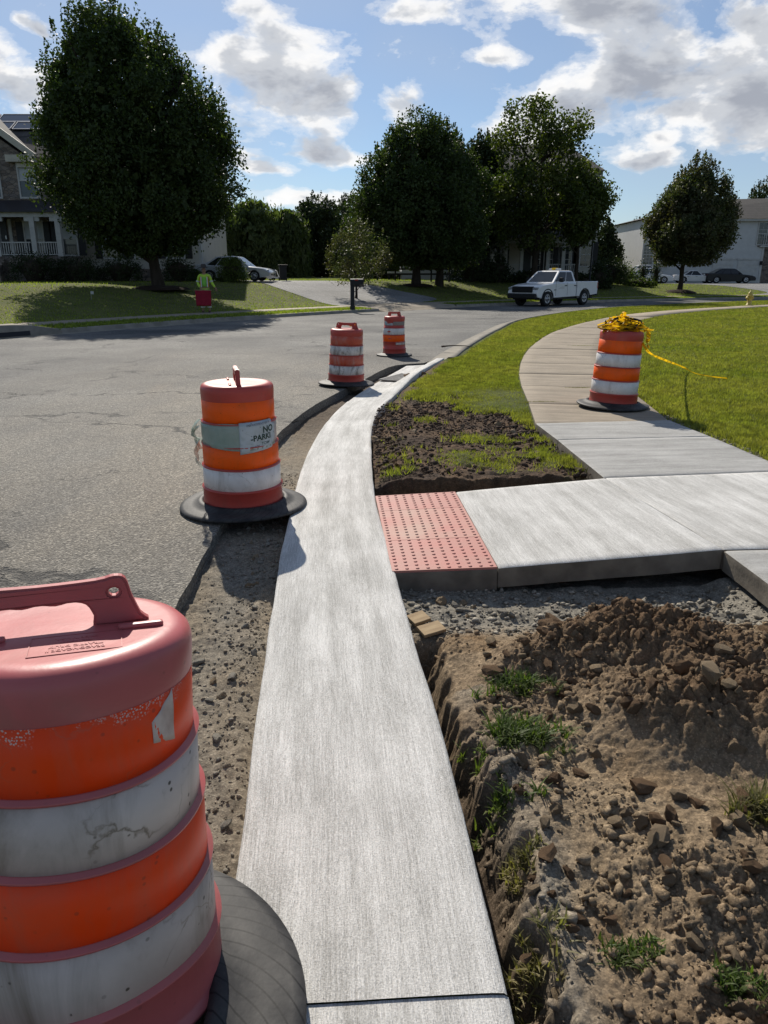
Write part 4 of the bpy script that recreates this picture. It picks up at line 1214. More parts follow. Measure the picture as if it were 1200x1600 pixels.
d1 = drum('sun bleached red and white traffic drum in the left foreground with peeling orange sheeting', (-.692, 1.335, .040), R(20),
          [M['orange_worn'], M['white_dirty'], M['orange_worn'], M['white_dirty']], M['pink_plastic'], seed=1.0, scale=1.035, zs=.955, hoff=-.045, tilt=(R(-7), 0), ring_r=.50, ring_off=(0, -.12), ring_flat=R(7))
d2 = drum('orange and white traffic drum with torn no parking paper and green film around it', (-1.05, 5.28, .022), R(-76),
          [M['orange_new'], M['white_dirty'], M['orange_new'], M['white_band']], M['red_plastic'], scale=1.02, zs=.985, ring_r=.46, seed=2.2)
d3 = drum('scuffed dull red and white traffic drum with a scrap of yellow tape on its handle', (-.60, 11.75, .028), R(-28),
          [M['orange_old'], M['white_filthy'], M['orange_old'], M['white_filthy']], M['red_plastic'], tilt=(0, R(1.5)), scale=1.0, zs=.93, ring_r=.445, seed=3.1)
d4 = drum('battered red traffic drum farthest along the gutter with a loose half peeled white stripe', (.22, 16.25, .012), R(-35),
          [None, M['white_band'], M['orange_new'], None], M['red_plastic'], scale=.87, zs=1.04, ring_r=.445, dent=.012, seed=4.4)
d5 = drum('clean orange and white traffic drum on the sidewalk topped with bunched yellow tape', (2.80, 9.0, .140), R(8),
          [M['orange_new'], M['white_band'], M['orange_new'], M['white_band']], M['red_plastic'], tilt=(R(-.5), R(2.4)), scale=1.0, zs=.985, ring_r=.43, seed=5.0)


def patch(name, parent, th0, th1, z0f, z1f, roff, mat, nt_=24, nz=6):
    """a piece of paper or film wrapped on a drum; z0f/z1f give lower and upper edge at each angle"""
    V = []; 
    for i in range(nt_ + 1):
        t = i / nt_; th = th0 + (th1 - th0) * t
        for j in range(nz + 1):
            z = z0f(t) + (z1f(t) - z0f(t)) * j / nz
            rr = max(rad_at(z), RB[0]) + .007 + roff + .0012 * math.sin(th * 40 + z * 60)
            V.append((rr * math.cos(th), rr * math.sin(th), z))
    F = [(i * (nz + 1) + j, (i + 1) * (nz + 1) + j, (i + 1) * (nz + 1) + j + 1, i * (nz + 1) + j + 1) for i in range(nt_) for j in range(nz)]
    o = py_mesh(name, V, F, mat, parent, True)
    sm = o.modifiers.new('thickness', 'SOLIDIFY'); sm.thickness = .0008
    return o


def wrap_text(name, parent, s, size, th, z, roff, mat, bold=0.0, slope=0.0, radius=None):
    v, f = text_arrays(s, size, bold)
    out = []
    for p in v:
        zz = z + p[1] + p[0] * slope; rr = (radius or RB[1]) + .0075 + roff; a = th + p[0] / rr
        out.append((rr * math.cos(a), rr * math.sin(a), zz))
    return py_mesh(name, out, f, mat, parent)


FACE2 = math.atan2(-5.5, 1.09)
film = patch('green_film', d2, FACE2 - R(105), FACE2 + R(62), lambda t: .472 + .012 * math.sin(t * 7), lambda t: .640 - .01 * math.sin(t * 9), .001, M['green_film'], 40)
film['label'] = 'pale green plastic film wrapped round the upper white stripe'
notice = patch('paper_notice', d2, FACE2 - R(1), FACE2 + R(63), lambda t: .436 + .035 * t + .05 * max(0, t - .82) / .18, lambda t: .655 + .012 * t - .05 * max(0, t - .86) / .14, .0035, M['paper'])
notice['label'] = 'torn no parking notice'
wrap_text('lettering', notice, 'DEPARTMENT OF P', .021, FACE2 + R(29), .634, .005, M['ink_light'], slope=.06)
wrap_text('lettering', notice, 'NO', .062, FACE2 + R(46), .578, .005, M['ink'], .0016, .06)
wrap_text('lettering', notice, '-PARKI', .056, FACE2 + R(33), .527, .005, M['ink'], .0014, .06)
wrap_text('lettering', notice, 'TOW', .030, FACE2 + R(40), .492, .005, M['ink'], 0, .06)
wrap_text('lettering', notice, '4/25', .022, FACE2 + R(25), .478, .005, M['ink_light'], 0, .1)
wrap_text('lettering', notice, 'DATE', .012, FACE2 + R(10), .470, .005, M['ink_light'], .0004, .06)
wrap_text('lettering', notice, 'COMPANY', .012, FACE2 + R(13), .458, .005, M['ink_light'], 0, .06)
wrap_text('lettering', notice, '7am - 4pm', .020, FACE2 + R(28), .447, .005, M['ink_light'], 0, .1)
# loose streamers of the film hanging on the drum's left side
for k, (a, z0, z1) in enumerate([(-97, .64, .42), (-101, .50, .27), (-92, .60, .50)]):
    V = []; n_ = 16
    for i in range(n_ + 1):
        t = i / n_; z = z0 + (z1 - z0) * t; o = .275 + .055 * math.sin(math.pi * t) + .010 * math.sin(t * 8 + k)
        for w in (-1, -.3, .3, 1):
            th = FACE2 + R(a) + w * .17 * (1 - .35 * t) + .04 * math.sin(t * 6 + k); rr = o + .012 * math.sin(w * 4 + t * 9)
            V.append((rr * math.cos(th), rr * math.sin(th), z + .006 * w))
    F = [(i * 4 + j, i * 4 + j + 1, i * 4 + 5 + j, i * 4 + 4 + j) for i in range(n_) for j in range(3)]
    py_mesh('film_streamer', V, F, M['green_film'], d2, True)
# drum 4: silver and half stripes
F4 = math.atan2(-16.25, -.22)
patch('silver_scrap', d4, F4 - R(70), F4 - R(8), lambda t: .70, lambda t: .80 - .05 * t, -.004, pmat('silver_scrap', (0.40, 0.45, 0.46), (0.22, 0.30, 0.32), 20, 0.4))
patch('grey_stripe', d4, F4 - R(6), F4 + R(85), lambda t: .70, lambda t: .785, -.005, pmat('grey_sheeting', (0.25, 0.22, 0.20), None, 10, 0.6))
patch('torn_stripe', d4, F4 + R(8), F4 + R(80), lambda t: .255, lambda t: .335, -.004, M['white_dirty'])
# drum 3: scrap of yellow tape
bm = bmesh.new()
for k in range(5):
    box_bm(bm, -.03, .03, -.004, .004, -.012, .012, 0, Matrix.Translation((.07 + .015 * k, -.02, .955 + .012 * math.sin(k * 2))) @ Matrix.Rotation(k * 1.1, 4, 'Y') @ Matrix.Rotation(k * .7, 4, 'X'))
bm_obj('tape_scrap', bm, M['tape_yellow'], d3)
# drum 1: raised lettering on the lid, a torn corner of sheeting
def flat_text(name, parent, s, size, x, y, z, ang, mat, h=.0012):
    v, f = text_arrays(s, size, .0003); ca, sa = math.cos(ang), math.sin(ang)
    bm = bmesh.new(); vv = [bm.verts.new((x + p[0] * ca - p[1] * sa, y + p[0] * sa + p[1] * ca, z)) for p in v]
    fs = [bm.faces.new([vv[i] for i in t]) for t in f]
    r_ = bmesh.ops.extrude_face_region(bm, geom=fs); bmesh.ops.translate(bm, vec=(0, 0, h), verts=[g for g in r_['geom'] if isinstance(g, bmesh.types.BMVert)])
    return bm_obj(name, bm, mat, parent)


an = R(20) + math.pi
for k, (s, sz_) in enumerate([('BEACONCADE II', .0145), ('TRAFFIC DRUM', .0145), ('RECYCLABLE', .010), ('MADE IN U.S.A.', .012)]):
    off = .128 - .020 * k
    flat_text('raised_lettering', d1, s, sz_, off * math.sin(R(20)) + .028, -off * math.cos(R(20)), .9026, an, M['pink_plastic'])
for (x0, x1, y0, y1) in [(-.085, .085, -.1555, -.1535), (-.085, .085, -.0515, -.0495), (-.0855, -.0835, -.154, -.05), (.0835, .0855, -.154, -.05)]:
    bm = bmesh.new(); box_bm(bm, x0, x1, y0, y1, -.001, .0014); e_ = bm_obj('raised_border', bm, M['pink_plastic'], d1); e_.location = (.028 * 1.0, 0, .9028); e_.rotation_euler = (0, 0, R(20))
F1 = math.atan2(-1.44, .68)
patch('torn_sheeting', d1, F1 + R(33), F1 + R(47), lambda t: .70 - .02 * t, lambda t: .745 + .05 * t, -.004, pmat('sheeting_backing', (0.62, 0.50, 0.44), (0.45, 0.33, 0.28), 22, 0.6), 8)

# ------------------------------------------------------------------ bunched tape and its tail
def ribbon_mesh(name, path, w, mat, parent=None, twist=1.0, seed=0, roll0=0.3, sub=1):
    p = np.array(path, float); m = len(p); t = np.gradient(p, axis=0); t /= np.linalg.norm(t, axis=1)[:, None] + 1e-9
    V = []; fr = []
    for i in range(m):
        s_ = np.cross(t[i], (0, 0, 1)); s_ /= np.linalg.norm(s_) + 1e-9; u = np.cross(s_, t[i])
        a = roll0 + twist * math.sin(i / m * 9 + seed) + twist * .5 * math.sin(i / m * 23 + seed * 2)
        d = s_ * math.cos(a) + u * math.sin(a); fr.append((p[i], d, np.cross(t[i], d)))
        V += [p[i] - d * w / 2, p[i] + d * w / 2]
    F = [(2 * i, 2 * i + 1, 2 * i + 3, 2 * i + 2) for i in range(m - 1)]
    return V, F, fr


tb = empty('tape_bundle', (2.80 + .035, 9.0, 1.03), 0, 'crumpled bundle of yellow caution tape piled on the sidewalk drum', 'tape')
r = np.random.default_rng(5); VV, FF, VB, FB = [], [], [], []
for k in range(60):
    a0 = r.uniform(0, 6.28); n_ = 16; rad_ = r.uniform(.06, .25); pts = []
    c = np.array((r.normal(0, .07), r.normal(0, .05), r.uniform(.03, .10)))
    for i in range(n_):
        a = a0 + i * r.uniform(.2, .5); pts.append(c + np.array((rad_ * math.cos(a) * r.uniform(.6, 1.0), rad_ * .8 * math.sin(a) * r.uniform(.6, 1), r.normal(0, .03) + .04 * math.sin(i * .9 + k))))
    pts = np.array(pts); pts[:, 2] = np.clip(pts[:, 2] * (1.35 - np.hypot(pts[:, 0], pts[:, 1]) * 3.2), -.012, .15)
    pts = resample(pts, 40)
    v, f, fr = ribbon_mesh('', pts, r.uniform(.012, .026), None, None, 1.4, k)
    (VV if k % 4 else VB).extend(v); B_ = (FF if k % 4 else FB); b0 = len(VV if k % 4 else VB) - len(v); B_.extend([tuple(i + b0 for i in q_) for q_ in f])
py_mesh('yellow_loops', VV, FF, M['tape_yellow'], tb); py_mesh('black_printed_loops', VB, FB, M['black_plastic_and_shade'], tb)
# an upright loop and the drop down the drum's side
up = resample([(-.02, 0, .10), (-.03, -.02, .19), (0.0, -.02, .215), (.015, 0, .15), (.03, .01, .08)], 24)
v, f, _ = ribbon_mesh('', up, .035, None, None, .4, 1); py_mesh('standing_loop', v, f, M['tape_yellow'], tb)
drop = resample([(.18, -.08, .07), (.255, -.11, .03), (.285, -.10, -.06), (.280, -.10, -.14), (.30, -.11, -.20)], 26)
v, f, _ = ribbon_mesh('', drop, .05, None, None, .9, 2); py_mesh('hanging_loop', v, f, M['tape_yellow'], tb)
st_ = A(1003, 535, 8.88); en_ = P(1136, 591, .16)
tail_pts = [tuple(st_), tuple(A(1016, 552, 9.1)), tuple(A(1040, 563, 10.6)), tuple(P(1066, 573, .24)), tuple(P(1086, 583, .15)), tuple(P(1110, 588, .15)), tuple(en_)]
tl_path = resample(tail_pts, 120)
tail = empty('caution_tape', (float(tl_path[-1][0]), float(tl_path[-1][1]), .11), 0, 'long yellow caution tape tail trailing from the drum across the lawn', 'tape')
v, f, fr = ribbon_mesh('', tl_path, .028, None, None, .55, 4, roll0=1.0)
inv = Vector(tail.location)
py_mesh('ribbon', [Vector(x) - inv for x in v], f, M['tape_yellow'], tail)
s_arc = np.concatenate([[0], np.cumsum(np.linalg.norm(np.diff(tl_path, axis=0), axis=1))])
for q0 in np.arange(.18, s_arc[-1] - .2, .42):
    tv, tf = text_arrays('CAUTION', .025, .0007); out = []
    for p_ in tv:
        s_ = q0 + p_[0]; i = min(max(int(np.searchsorted(s_arc, s_)), 1), len(fr) - 1); k = (s_ - s_arc[i - 1]) / max(s_arc[i] - s_arc[i - 1], 1e-6)
        c = fr[i - 1][0] * (1 - k) + fr[i][0] * k; d = fr[i - 1][1] * (1 - k) + fr[i][1] * k; nn = fr[i][2]
        out.append(Vector(c + d * (p_[1] - .008) + nn * .002) - inv)
    py_mesh('lettering', out, tf, M['black_plastic_and_shade'], tail)

# ------------------------------------------------------------------ drain grate in the gutter, wood shims, twig, kerb inlet
gp = P(637, 591, .03)
gr_root = empty('drain_grate', (gp.x - .02, gp.y + .05, .02), R(-26), 'sunken square drain grate in the new gutter beyond the drums', 'drain grate')
box('grate_bed', -.30, .30, -.44, .44, .002, .008, M['form_face'], gr_root)
for k in range(15):
    y = -.41 + k * .0586; box('grate_bar', -.265, .265, y - .012, y + .012, .009, .020, M['galv'], gr_root)
for (a, b, c_, d_) in ((-.30, -.268, -.44, .44), (.268, .30, -.44, .44)): box('grate_frame', a, b, c_, d_, .009, .024, M['galv'], gr_root)
for k, (x, y) in enumerate([(-.05, .18), (.06, .25), (.12, .12), (.16, -.02), (.02, .05), (.1, .3)]): 
    me = clods[k % 5]; o = bpy.data.objects.new('dirt_lump', me); C.objects.link(o); o.parent = gr_root; o.location = (x, y, .035); s_ = .03 + .01 * (k % 3); o.scale = (s_ * 1.6, s_ * 1.6, s_)
for k, (px, py, L_, rz) in enumerate([(654, 974, .10, .5), (674, 992, .125, .42)]):
    x, y = P(px, py, -.10).xy; z_ = float(soil_z(np.array([x]), np.array([y]))[0][0]) + .018
    o = box('wood_block', -L_ / 2, L_ / 2, -.045, .045, 0, .018, M['wood'], None, .003, (x, y, z_), (R(6), R(-5), rz))
    tag(o, ['small weathered wood block half buried in soil beside the gutter slab', 'larger pale wood block lying on the soil beside the gutter slab'][k], 'wood block', 'wood offcuts by the gutter')
tw = P(694, 541, .13); te = P(742, 543, .13)
tag(tubes('twig', [([tw, tw.lerp(te, .3) + Vector((0, .05, .02)), tw.lerp(te, .7) + Vector((0, -.02, .03)), te], [.016, .012, .009, .005]), ([tw + Vector((-.05, .04, -.01)), tw + Vector((.06, -.05, .01))], [.022, .015])], M['bark'], n=7), 'dark twig lying on the grass beside the old kerb', 'twig')
# storm inlet on the far kerb, at the left border
i0, i1 = s_at(-60, 531), s_at(122, 524)
inl = empty('storm_inlet', (FC[(i0 + i1) // 2, 0], FC[(i0 + i1) // 2, 1], 0), 0, 'raised concrete storm inlet in the far kerb at the left border', 'storm inlet')
bl = Vector(inl.location)
hh = np.interp(np.arange(i0, i1 + 1), [i0, i0 + (i1 - i0) * .55, i1], [.36, .34, .14])
o = strip('hood', FC[i0:i1 + 1], [(-.10, hh * 0 + .0), (-.085, hh - .02), (-.06, hh), (.55, hh), (.58, hh * 0 + .05)], M['kerb_concrete']); o.parent = inl; o.location = -bl
o = strip('opening_shade', FC[i0:i0 + max(4, int((i1 - i0) * .34))], [(-.115, .03), (-.11, .035), (-.106, .15), (-.098, .155)], M['black_plastic_and_shade']); o.parent = inl; o.location = -bl  # shade inside the inlet mouth, painted as a flat black strip

# ================================================================== VEHICLES
M['car_glass'] = pmat('car_glass', (0.012, 0.015, 0.017), None, 3, 0.06, 0.6)
M['tyre'] = pmat('car_tyre', (0.018, 0.018, 0.018), None, 9, 0.8)
M['rim'] = pmat('alloy', (0.40, 0.40, 0.41), None, 9, 0.35, 0.5, metal=0.7)
M['lamp_glass'] = pmat('headlamp', (0.35, 0.36, 0.38), (0.15, 0.15, 0.16), 30, 0.12, 0.6)
M['tail_red'] = pmat('tail_lamp', (0.25, 0.01, 0.01), None, 30, 0.2, 0.6)
M['trim'] = pmat('black_trim', (0.014, 0.014, 0.015), None, 9, 0.55)


def paint(name, c): return pmat(name, c, tuple(x * .93 for x in c), 2, 0.28, 0.5, coat=0.6)


M['p_white'] = paint('white_paint', (0.72, 0.72, 0.72)); M['p_silver'] = paint('silver_paint', (0.36, 0.37, 0.38))
M['p_dark'] = pmat('dark_paint', (0.010, 0.011, 0.014), None, 2, 0.35, 0.3); M['p_cream'] = paint('pale_paint', (0.60, 0.60, 0.60))


def arc(cx, cz, r_, n_=9): return [(cx + r_ * math.cos(t), cz + r_ * math.sin(t)) for t in np.linspace(0, math.pi, n_)]


def loft_outline(name, pts, W, mat, parent, crown=.05, edge=.07):
    """side outline (x,z) carried across the width, rounded towards both flanks"""
    from mathutils.geometry import tessellate_polygon
    p = np.array(pts, float); zc = (p[:, 1].min() + p[:, 1].max()) / 2; xc = p[:, 0].mean(); n_ = len(p)
    sl_ = []
    for y, k in ((-W / 2, 1.0), (-W / 2 + edge * .35, .35), (-W / 2 + edge, 0.0), (0, -.15), (W / 2 - edge, 0.0), (W / 2 - edge * .35, .35), (W / 2, 1.0)):
        q_ = p.copy(); up_ = p[:, 1] > zc
        q_[up_, 1] -= crown * max(k, 0); q_[:, 0] = xc + (q_[:, 0] - xc) * (1 - .022 * max(k, 0) + .006 * (k < 0))
        sl_.append(np.column_stack([q_[:, 0], np.full(n_, y), q_[:, 1]]))
    V = np.vstack(sl_); F = []
    for s in range(len(sl_) - 1):
        for i in range(n_): F.append((s * n_ + i, s * n_ + (i + 1) % n_, (s + 1) * n_ + (i + 1) % n_, (s + 1) * n_ + i))
    tri = tessellate_polygon([[Vector((q_[0], q_[1], 0)) for q_ in p]]); last = (len(sl_) - 1) * n_
    F += [tuple(t) for t in tri] + [tuple(i + last for i in t[::-1]) for t in tri]
    bm = bmesh.new(); vv = [bm.verts.new(x) for x in V]
    for t in F:
        try: bm.faces.new([vv[i] for i in t])
        except ValueError: pass
    o = bm_obj(name, bm, mat, parent, True)
    try:
        o.data.set_sharp_from_angle(angle=R(38))
    except Exception: pass
    return o


def greenhouse(parent, bot, top, wb, wt, mat, zt, zb, doors=(0.5,), bulge=.03):
    """bot/top = (rear x, front x); roof shell with glass panes set on it"""
    rx0, fx0 = bot; rx1, fx1 = top
    def ring(t, inset=0.0):
        x0 = rx0 + (rx1 - rx0) * t; x1 = fx0 + (fx1 - fx0) * t; w = wb + (wt - wb) * t; return x0, x1, w / 2
    V = []; N_ = 9
    for t, sh in ((0, 0), (.45, 0), (.86, .0), (.95, .03), (1.0, .14)):
        x0, x1, w = ring(t); z = zb + (zt - zb) * t
        xs_ = np.linspace(x0 + sh, x1 - sh, N_)
        for x in xs_: V.append((x, -(w - sh), z - (.012 if t == 1 and x in (xs_[0], xs_[-1]) else 0)))
        for x in xs_[::-1]: V.append((x, (w - sh), z))
    F = []; m = 2 * N_
    for k in range(4):
        for i in range(m): F.append((k * m + i, k * m + (i + 1) % m, (k + 1) * m + (i + 1) % m, (k + 1) * m + i))
    for i in range(N_ - 1): F.append((4 * m + i, 4 * m + i + 1, 4 * m + m - 2 - i, 4 * m + m - 1 - i))
    bm = bmesh.new(); vv = [bm.verts.new(x) for x in V]; [bm.faces.new([vv[i] for i in t]) for t in F]
    sh_ = bm_obj('cab', bm, mat, parent)
    def pt(t, u, side):       # on the flank
        x0, x1, w = ring(t); return (x0 + (x1 - x0) * u, side * (w + .006), zb + (zt - zb) * t)
    for side in (-1, 1):
        us = [0.0] + list(doors) + [1.0]
        for a, b in zip(us[:-1], us[1:]):
            a_ = a + (.075 if a == 0 else .014); b_ = b - (.06 if b == 1 else .014)
            py_mesh('side_window', [pt(.10, a_, side), pt(.10, b_, side), pt(.86, b_ - (.012 if b == 1 else 0), side), pt(.86, a_ + (.03 if a == 0 else 0), side)], [(0, 1, 2, 3)], M['car_glass'], parent)
    def ep(t, v, front):
        x0, x1, w = ring(t); x = x1 + .008 if front else x0 - .008; return (x, (v * 2 - 1) * w, zb + (zt - zb) * t + .004)
    for front, nm in ((True, 'windscreen'), (False, 'rear_window')):
        py_mesh(nm, [ep(.06, .06, front), ep(.06, .94, front), ep(.88, .92, front), ep(.88, .08, front)], [(0, 1, 2, 3)], M['car_glass'], parent)


def wheel(parent, x, y, r_, w=.22):
    t = lathe('wheel', [(r_ * .62, -w / 2), (r_ * .93, -w / 2), (r_, -w / 2 + .03), (r_, w / 2 - .03), (r_ * .93, w / 2), (r_ * .62, w / 2), (r_ * .60, w / 2 - .05)], M['tyre'], parent, 26)
    t.location = (x, y, r_); t.rotation_euler = (R(90), 0, 0)
    side = 1 if y > 0 else -1
    rim = lathe('rim', [(r_ * .64, .0), (r_ * .60, .02), (r_ * .54, .012), (r_ * .20, -.004), (r_ * .18, .012), (.001, .014)], M['rim'], t, 26)
    rim.location = (0, 0, -side * (w / 2 - .018)); rim.rotation_euler = (0 if side < 0 else math.pi, 0, 0)
    for k in range(5):
        b = box('spoke_gap', -.028, .028, r_ * .28, r_ * .50, .013, .017, M['tyre'], t, 0, (0, 0, -side * (w / 2 - .018)), None)
        b.rotation_mode = 'XYZ'; b.rotation_euler = (0 if side < 0 else math.pi, 0, k * 2 * math.pi / 5)


def sedan(label, loc, rz, mat, L_=4.65, W=1.82, Ht=1.45, wr=.33, low=False, group=None, name='parked_car', fast=True):
    root = empty(name, loc, rz, label, 'car', group)
    k = L_ / 4.65; fx, rx_ = 1.38 * k, -1.36 * k
    bz = .86 if not low else .74; hz = .80 if not low else .62; tz = .96 if not low else .82
    out = [(-2.28 * k, .30), (-2.30 * k, .62), (-2.22 * k, tz), (-1.7 * k, tz + .03), (-1.3 * k, bz + .07), (.75 * k, bz + .02), (1.3 * k, hz + .03), (1.95 * k, hz - .06), (2.25 * k, hz - .20), (2.32 * k, .50), (2.28 * k, .26)]
    out += [(fx + wr + .05, .22)] + [p_ for p_ in arc(fx, wr, wr + .055)] + [(fx - wr - .05, .20), (rx_ + wr + .05, .20)] + arc(rx_, wr, wr + .055) + [(rx_ - wr - .05, .24)]
    loft_outline('body', out, W, mat, root, .05, .12)
    if low: greenhouse(root, (-1.5 * k, .75 * k), (-.55 * k, .05 * k), W * .90, W * .66, mat, Ht, bz - .02, (.42,))
    else: greenhouse(root, (-1.85 * k, 1.05 * k), (-.85 * k, .30 * k), W * .92, W * .70, mat, Ht, bz - .0, (.30, .62))
    for x in (fx, rx_):
        for y in (-W / 2 + .12, W / 2 - .12): wheel(root, x, y, wr)
    for y in (-1, 1):
        bm = bmesh.new(); box_bm(bm, -.16, .10, -.10, .10, -.055, .055, .03); bm_obj('headlight', bm, M['lamp_glass'], root, False, (2.14 * k, y * (W / 2 - .22), hz - .18), (0, R(-12), y * R(-14)))
        bm = bmesh.new(); box_bm(bm, -.06, .14, -.10, .10, -.05, .05, .02); bm_obj('tail_light', bm, M['tail_red'], root, False, (-2.22 * k, y * (W / 2 - .20), tz - .14))
        bm = bmesh.new(); box_bm(bm, -.06, .08, -.09, .09, -.06, .06, .03); bm_obj('mirror', bm, mat, root, False, (.72 * k, y * (W / 2 + .05), bz + .10))
        for x in (.0, -.85 * k): box('door_handle', x - .09, x + .09, y * (W / 2 + .004) - .012, y * (W / 2 + .004) + .012, bz - .10, bz - .075, M['trim'], root)
    box('grille', 2.29 * k, 2.315 * k, -.45, .45, .34, .46, M['trim'], root, .008)
    box('sill', -1.0 * k, 1.0 * k, -W / 2 + .03, W / 2 - .03, .17, .23, M['trim'], root, .01)
    return root


def pickup(label, loc, rz):
    root = empty('pickup_truck', loc, rz, label, 'pickup truck'); W = 2.04; wr = .405; fx, rx_ = 1.93, -1.64
    cab = [(-.80, .52), (-.80, 1.30), (1.30, 1.30), (1.45, 1.27), (2.35, 1.19), (2.78, 1.08), (2.92, .90), (2.94, .66), (2.86, .50), (fx + wr + .10, .46)] + arc(fx, wr, wr + .10) + [(fx - wr - .10, .46)]
    loft_outline('body', cab, W, M['p_white'], root, .08, .20)
    bed = [(-2.90, .62), (-2.94, .9), (-2.93, 1.33), (-.83, 1.33), (-.83, .52), (rx_ + wr + .10, .50)] + arc(rx_, wr, wr + .10) + [(rx_ - wr - .10, .56)]
    b = loft_outline('cargo_bed', bed, W, M['p_white'], root, .02, .05)
    box('bed_floor', -2.86, -.90, -.80, .80, 1.325, 1.345, M['trim'], root)
    greenhouse(root, (-.74, 1.42), (-.56, .62), W * .93, W * .74, M['p_white'], 1.94, 1.27, (.46,))
    for x in (fx, rx_):
        for y in (-W / 2 + .14, W / 2 - .14): wheel(root, x, y, wr, .27)
    bm = bmesh.new(); box_bm(bm, 2.78, 2.975, -.72, .72, .74, 1.08, .05); g = bm_obj('grille', bm, M['trim'], root)
    for k in range(4): box('grille_bar', 2.972, 2.986, -.66, .66, .79 + k * .065, .815 + k * .065, M['tyre'], g)
    bm = bmesh.new(); box_bm(bm, 2.70, 3.06, -.98, .98, .42, .70, .06); bm_obj('front_bumper', bm, M['trim'], root)
    bm = bmesh.new(); box_bm(bm, -3.08, -2.92, -.95, .95, .52, .72, .04); bm_obj('rear_bumper', bm, M['trim'], root)
    for y in (-1, 1):
        bm = bmesh.new(); box_bm(bm, 2.60, 2.935, y * .86 - .15, y * .86 + .15, .90, 1.03, .03); bm_obj('headlight', bm, M['lamp_glass'], root)
        bm = bmesh.new(); box_bm(bm, -2.955, -2.86, y * .94 - .08, y * .94 + .085, .92, 1.28, .02); bm_obj('tail_light', bm, M['tail_red'], root)
        bm = bmesh.new(); box_bm(bm, .86, 1.02, y * 1.16 - .11, y * 1.16 + .11, 1.30, 1.54, .04); bm_obj('mirror', bm, M['trim'], root)
        ys_ = y * (W / 2 + .003)
        for x in (.28, -.62): bm = bmesh.new(); box_bm(bm, x - .11, x + .11, ys_ - .018, ys_ + .018, 1.08, 1.13, .008); bm_obj('door_handle', bm, M['trim'], root)
        for x in (1.22, .12, -.74): box('door_gap', x - .006, x + .006, ys_ - .004, ys_ + .002, .56, 1.28, M['trim'], root)
        box('fender_badge', 1.18, 1.38, ys_ - .004, ys_ + .006, .86, .90, M['trim'], root)
        for k in range(3): box('door_lettering', .42, .95 - .12 * k, ys_ - .004, ys_ + .004, .95 + k * .045, .965 + k * .045, M['rim'], root)
        for x in (fx, rx_): tubes('wheel_arch', [([(q_[0], y * (W / 2 - .01), q_[1]) for q_ in arc(x, wr, wr + .115, 13)], .035)], M['trim'], root, 6)
    box('underbody', -2.7, 2.7, -.82, .82, .36, .52, M['trim'], root)
    bm = bmesh.new(); box_bm(bm, -.12, .18, -.34, .34, 1.955, 2.05, .03); lb = bm_obj('light_bar', bm, M['p_white'], root); lb['label'] = 'amber and white beacon bar on the cab roof'
    bm = bmesh.new(); box_bm(bm, -.06, .20, -.12, .16, 1.965, 2.075, .03); bm_obj('amber_lens', bm, pmat('amber_lens', (0.85, 0.55, 0.03), None, 9, 0.2), lb)
    return root


tdir = math.atan2(-.80, -.60)
tc_ = P(865, 480, 0)
truck = pickup('white pickup truck with black grille and amber roof beacon on the street', (9.95, 45.0, 0.004), math.atan2(-.66, -.75))
sc = G(400, 436); sp_ = A(368, 420, 47.5)
zc_ = ground_z(sp_.x, 47.5) + .02
sedan('silver sedan parked at the top of the left driveway behind a round bush', (sp_.x, 47.5, zc_), R(-6), M['p_silver'], 4.7, name='parked_car', group='cars parked by the houses')
for (px, Y, rz, mat_, lab, L_, low, Ht, nm) in [
        (1012, 77.0, R(-4), M['p_white'], 'white sedan parked behind thin shrubs left of the bronze tree', 4.7, False, 1.45, 'parked_car'),
        (1085, 78.5, R(-8), M['p_cream'], 'low silver white sports car parked just right of the bronze tree trunk', 4.4, True, 1.25, 'parked_car'),
        (1138, 78.0, R(-3), M['p_dark'], 'black sedan parked before the white garage doors', 4.9, False, 1.42, 'parked_car'),
        (1008, 80.5, R(-4), M['p_silver'], 'pale sport utility vehicle standing behind the white sedan', 4.6, False, 1.78, 'parked_car')]:
    p = A(px, 430, Y); sedan(lab, (p.x, Y, ground_z(p.x, Y) + .03), rz, mat_, L_, 1.85, Ht, .34, low, 'cars parked by the houses', nm)

# ================================================================== HOUSES
M['siding'] = None


def siding_mat(name, c, pitch=0.11):
    m, nt, b = newmat(name); v = coords(nt)
    z = node(nt, 'ShaderNodeSeparateXYZ', {'Vector': v}).outputs[2]
    fr = mth(nt, 'FRACT', mth(nt, 'MULTIPLY', z, 1 / pitch))
    col = mixc(nt, ramp(nt, noise(nt, v, 1.5, 5.0), [(0.35, 0), (0.65, 1)]), c, tuple(x * .9 for x in c))
    nt.links.new(col, b.inputs['Base Color']); b.inputs['Roughness'].default_value = .6
    nt.links.new(bump(nt, fr, -1.0, 0.03), b.inputs['Normal'])
    return m


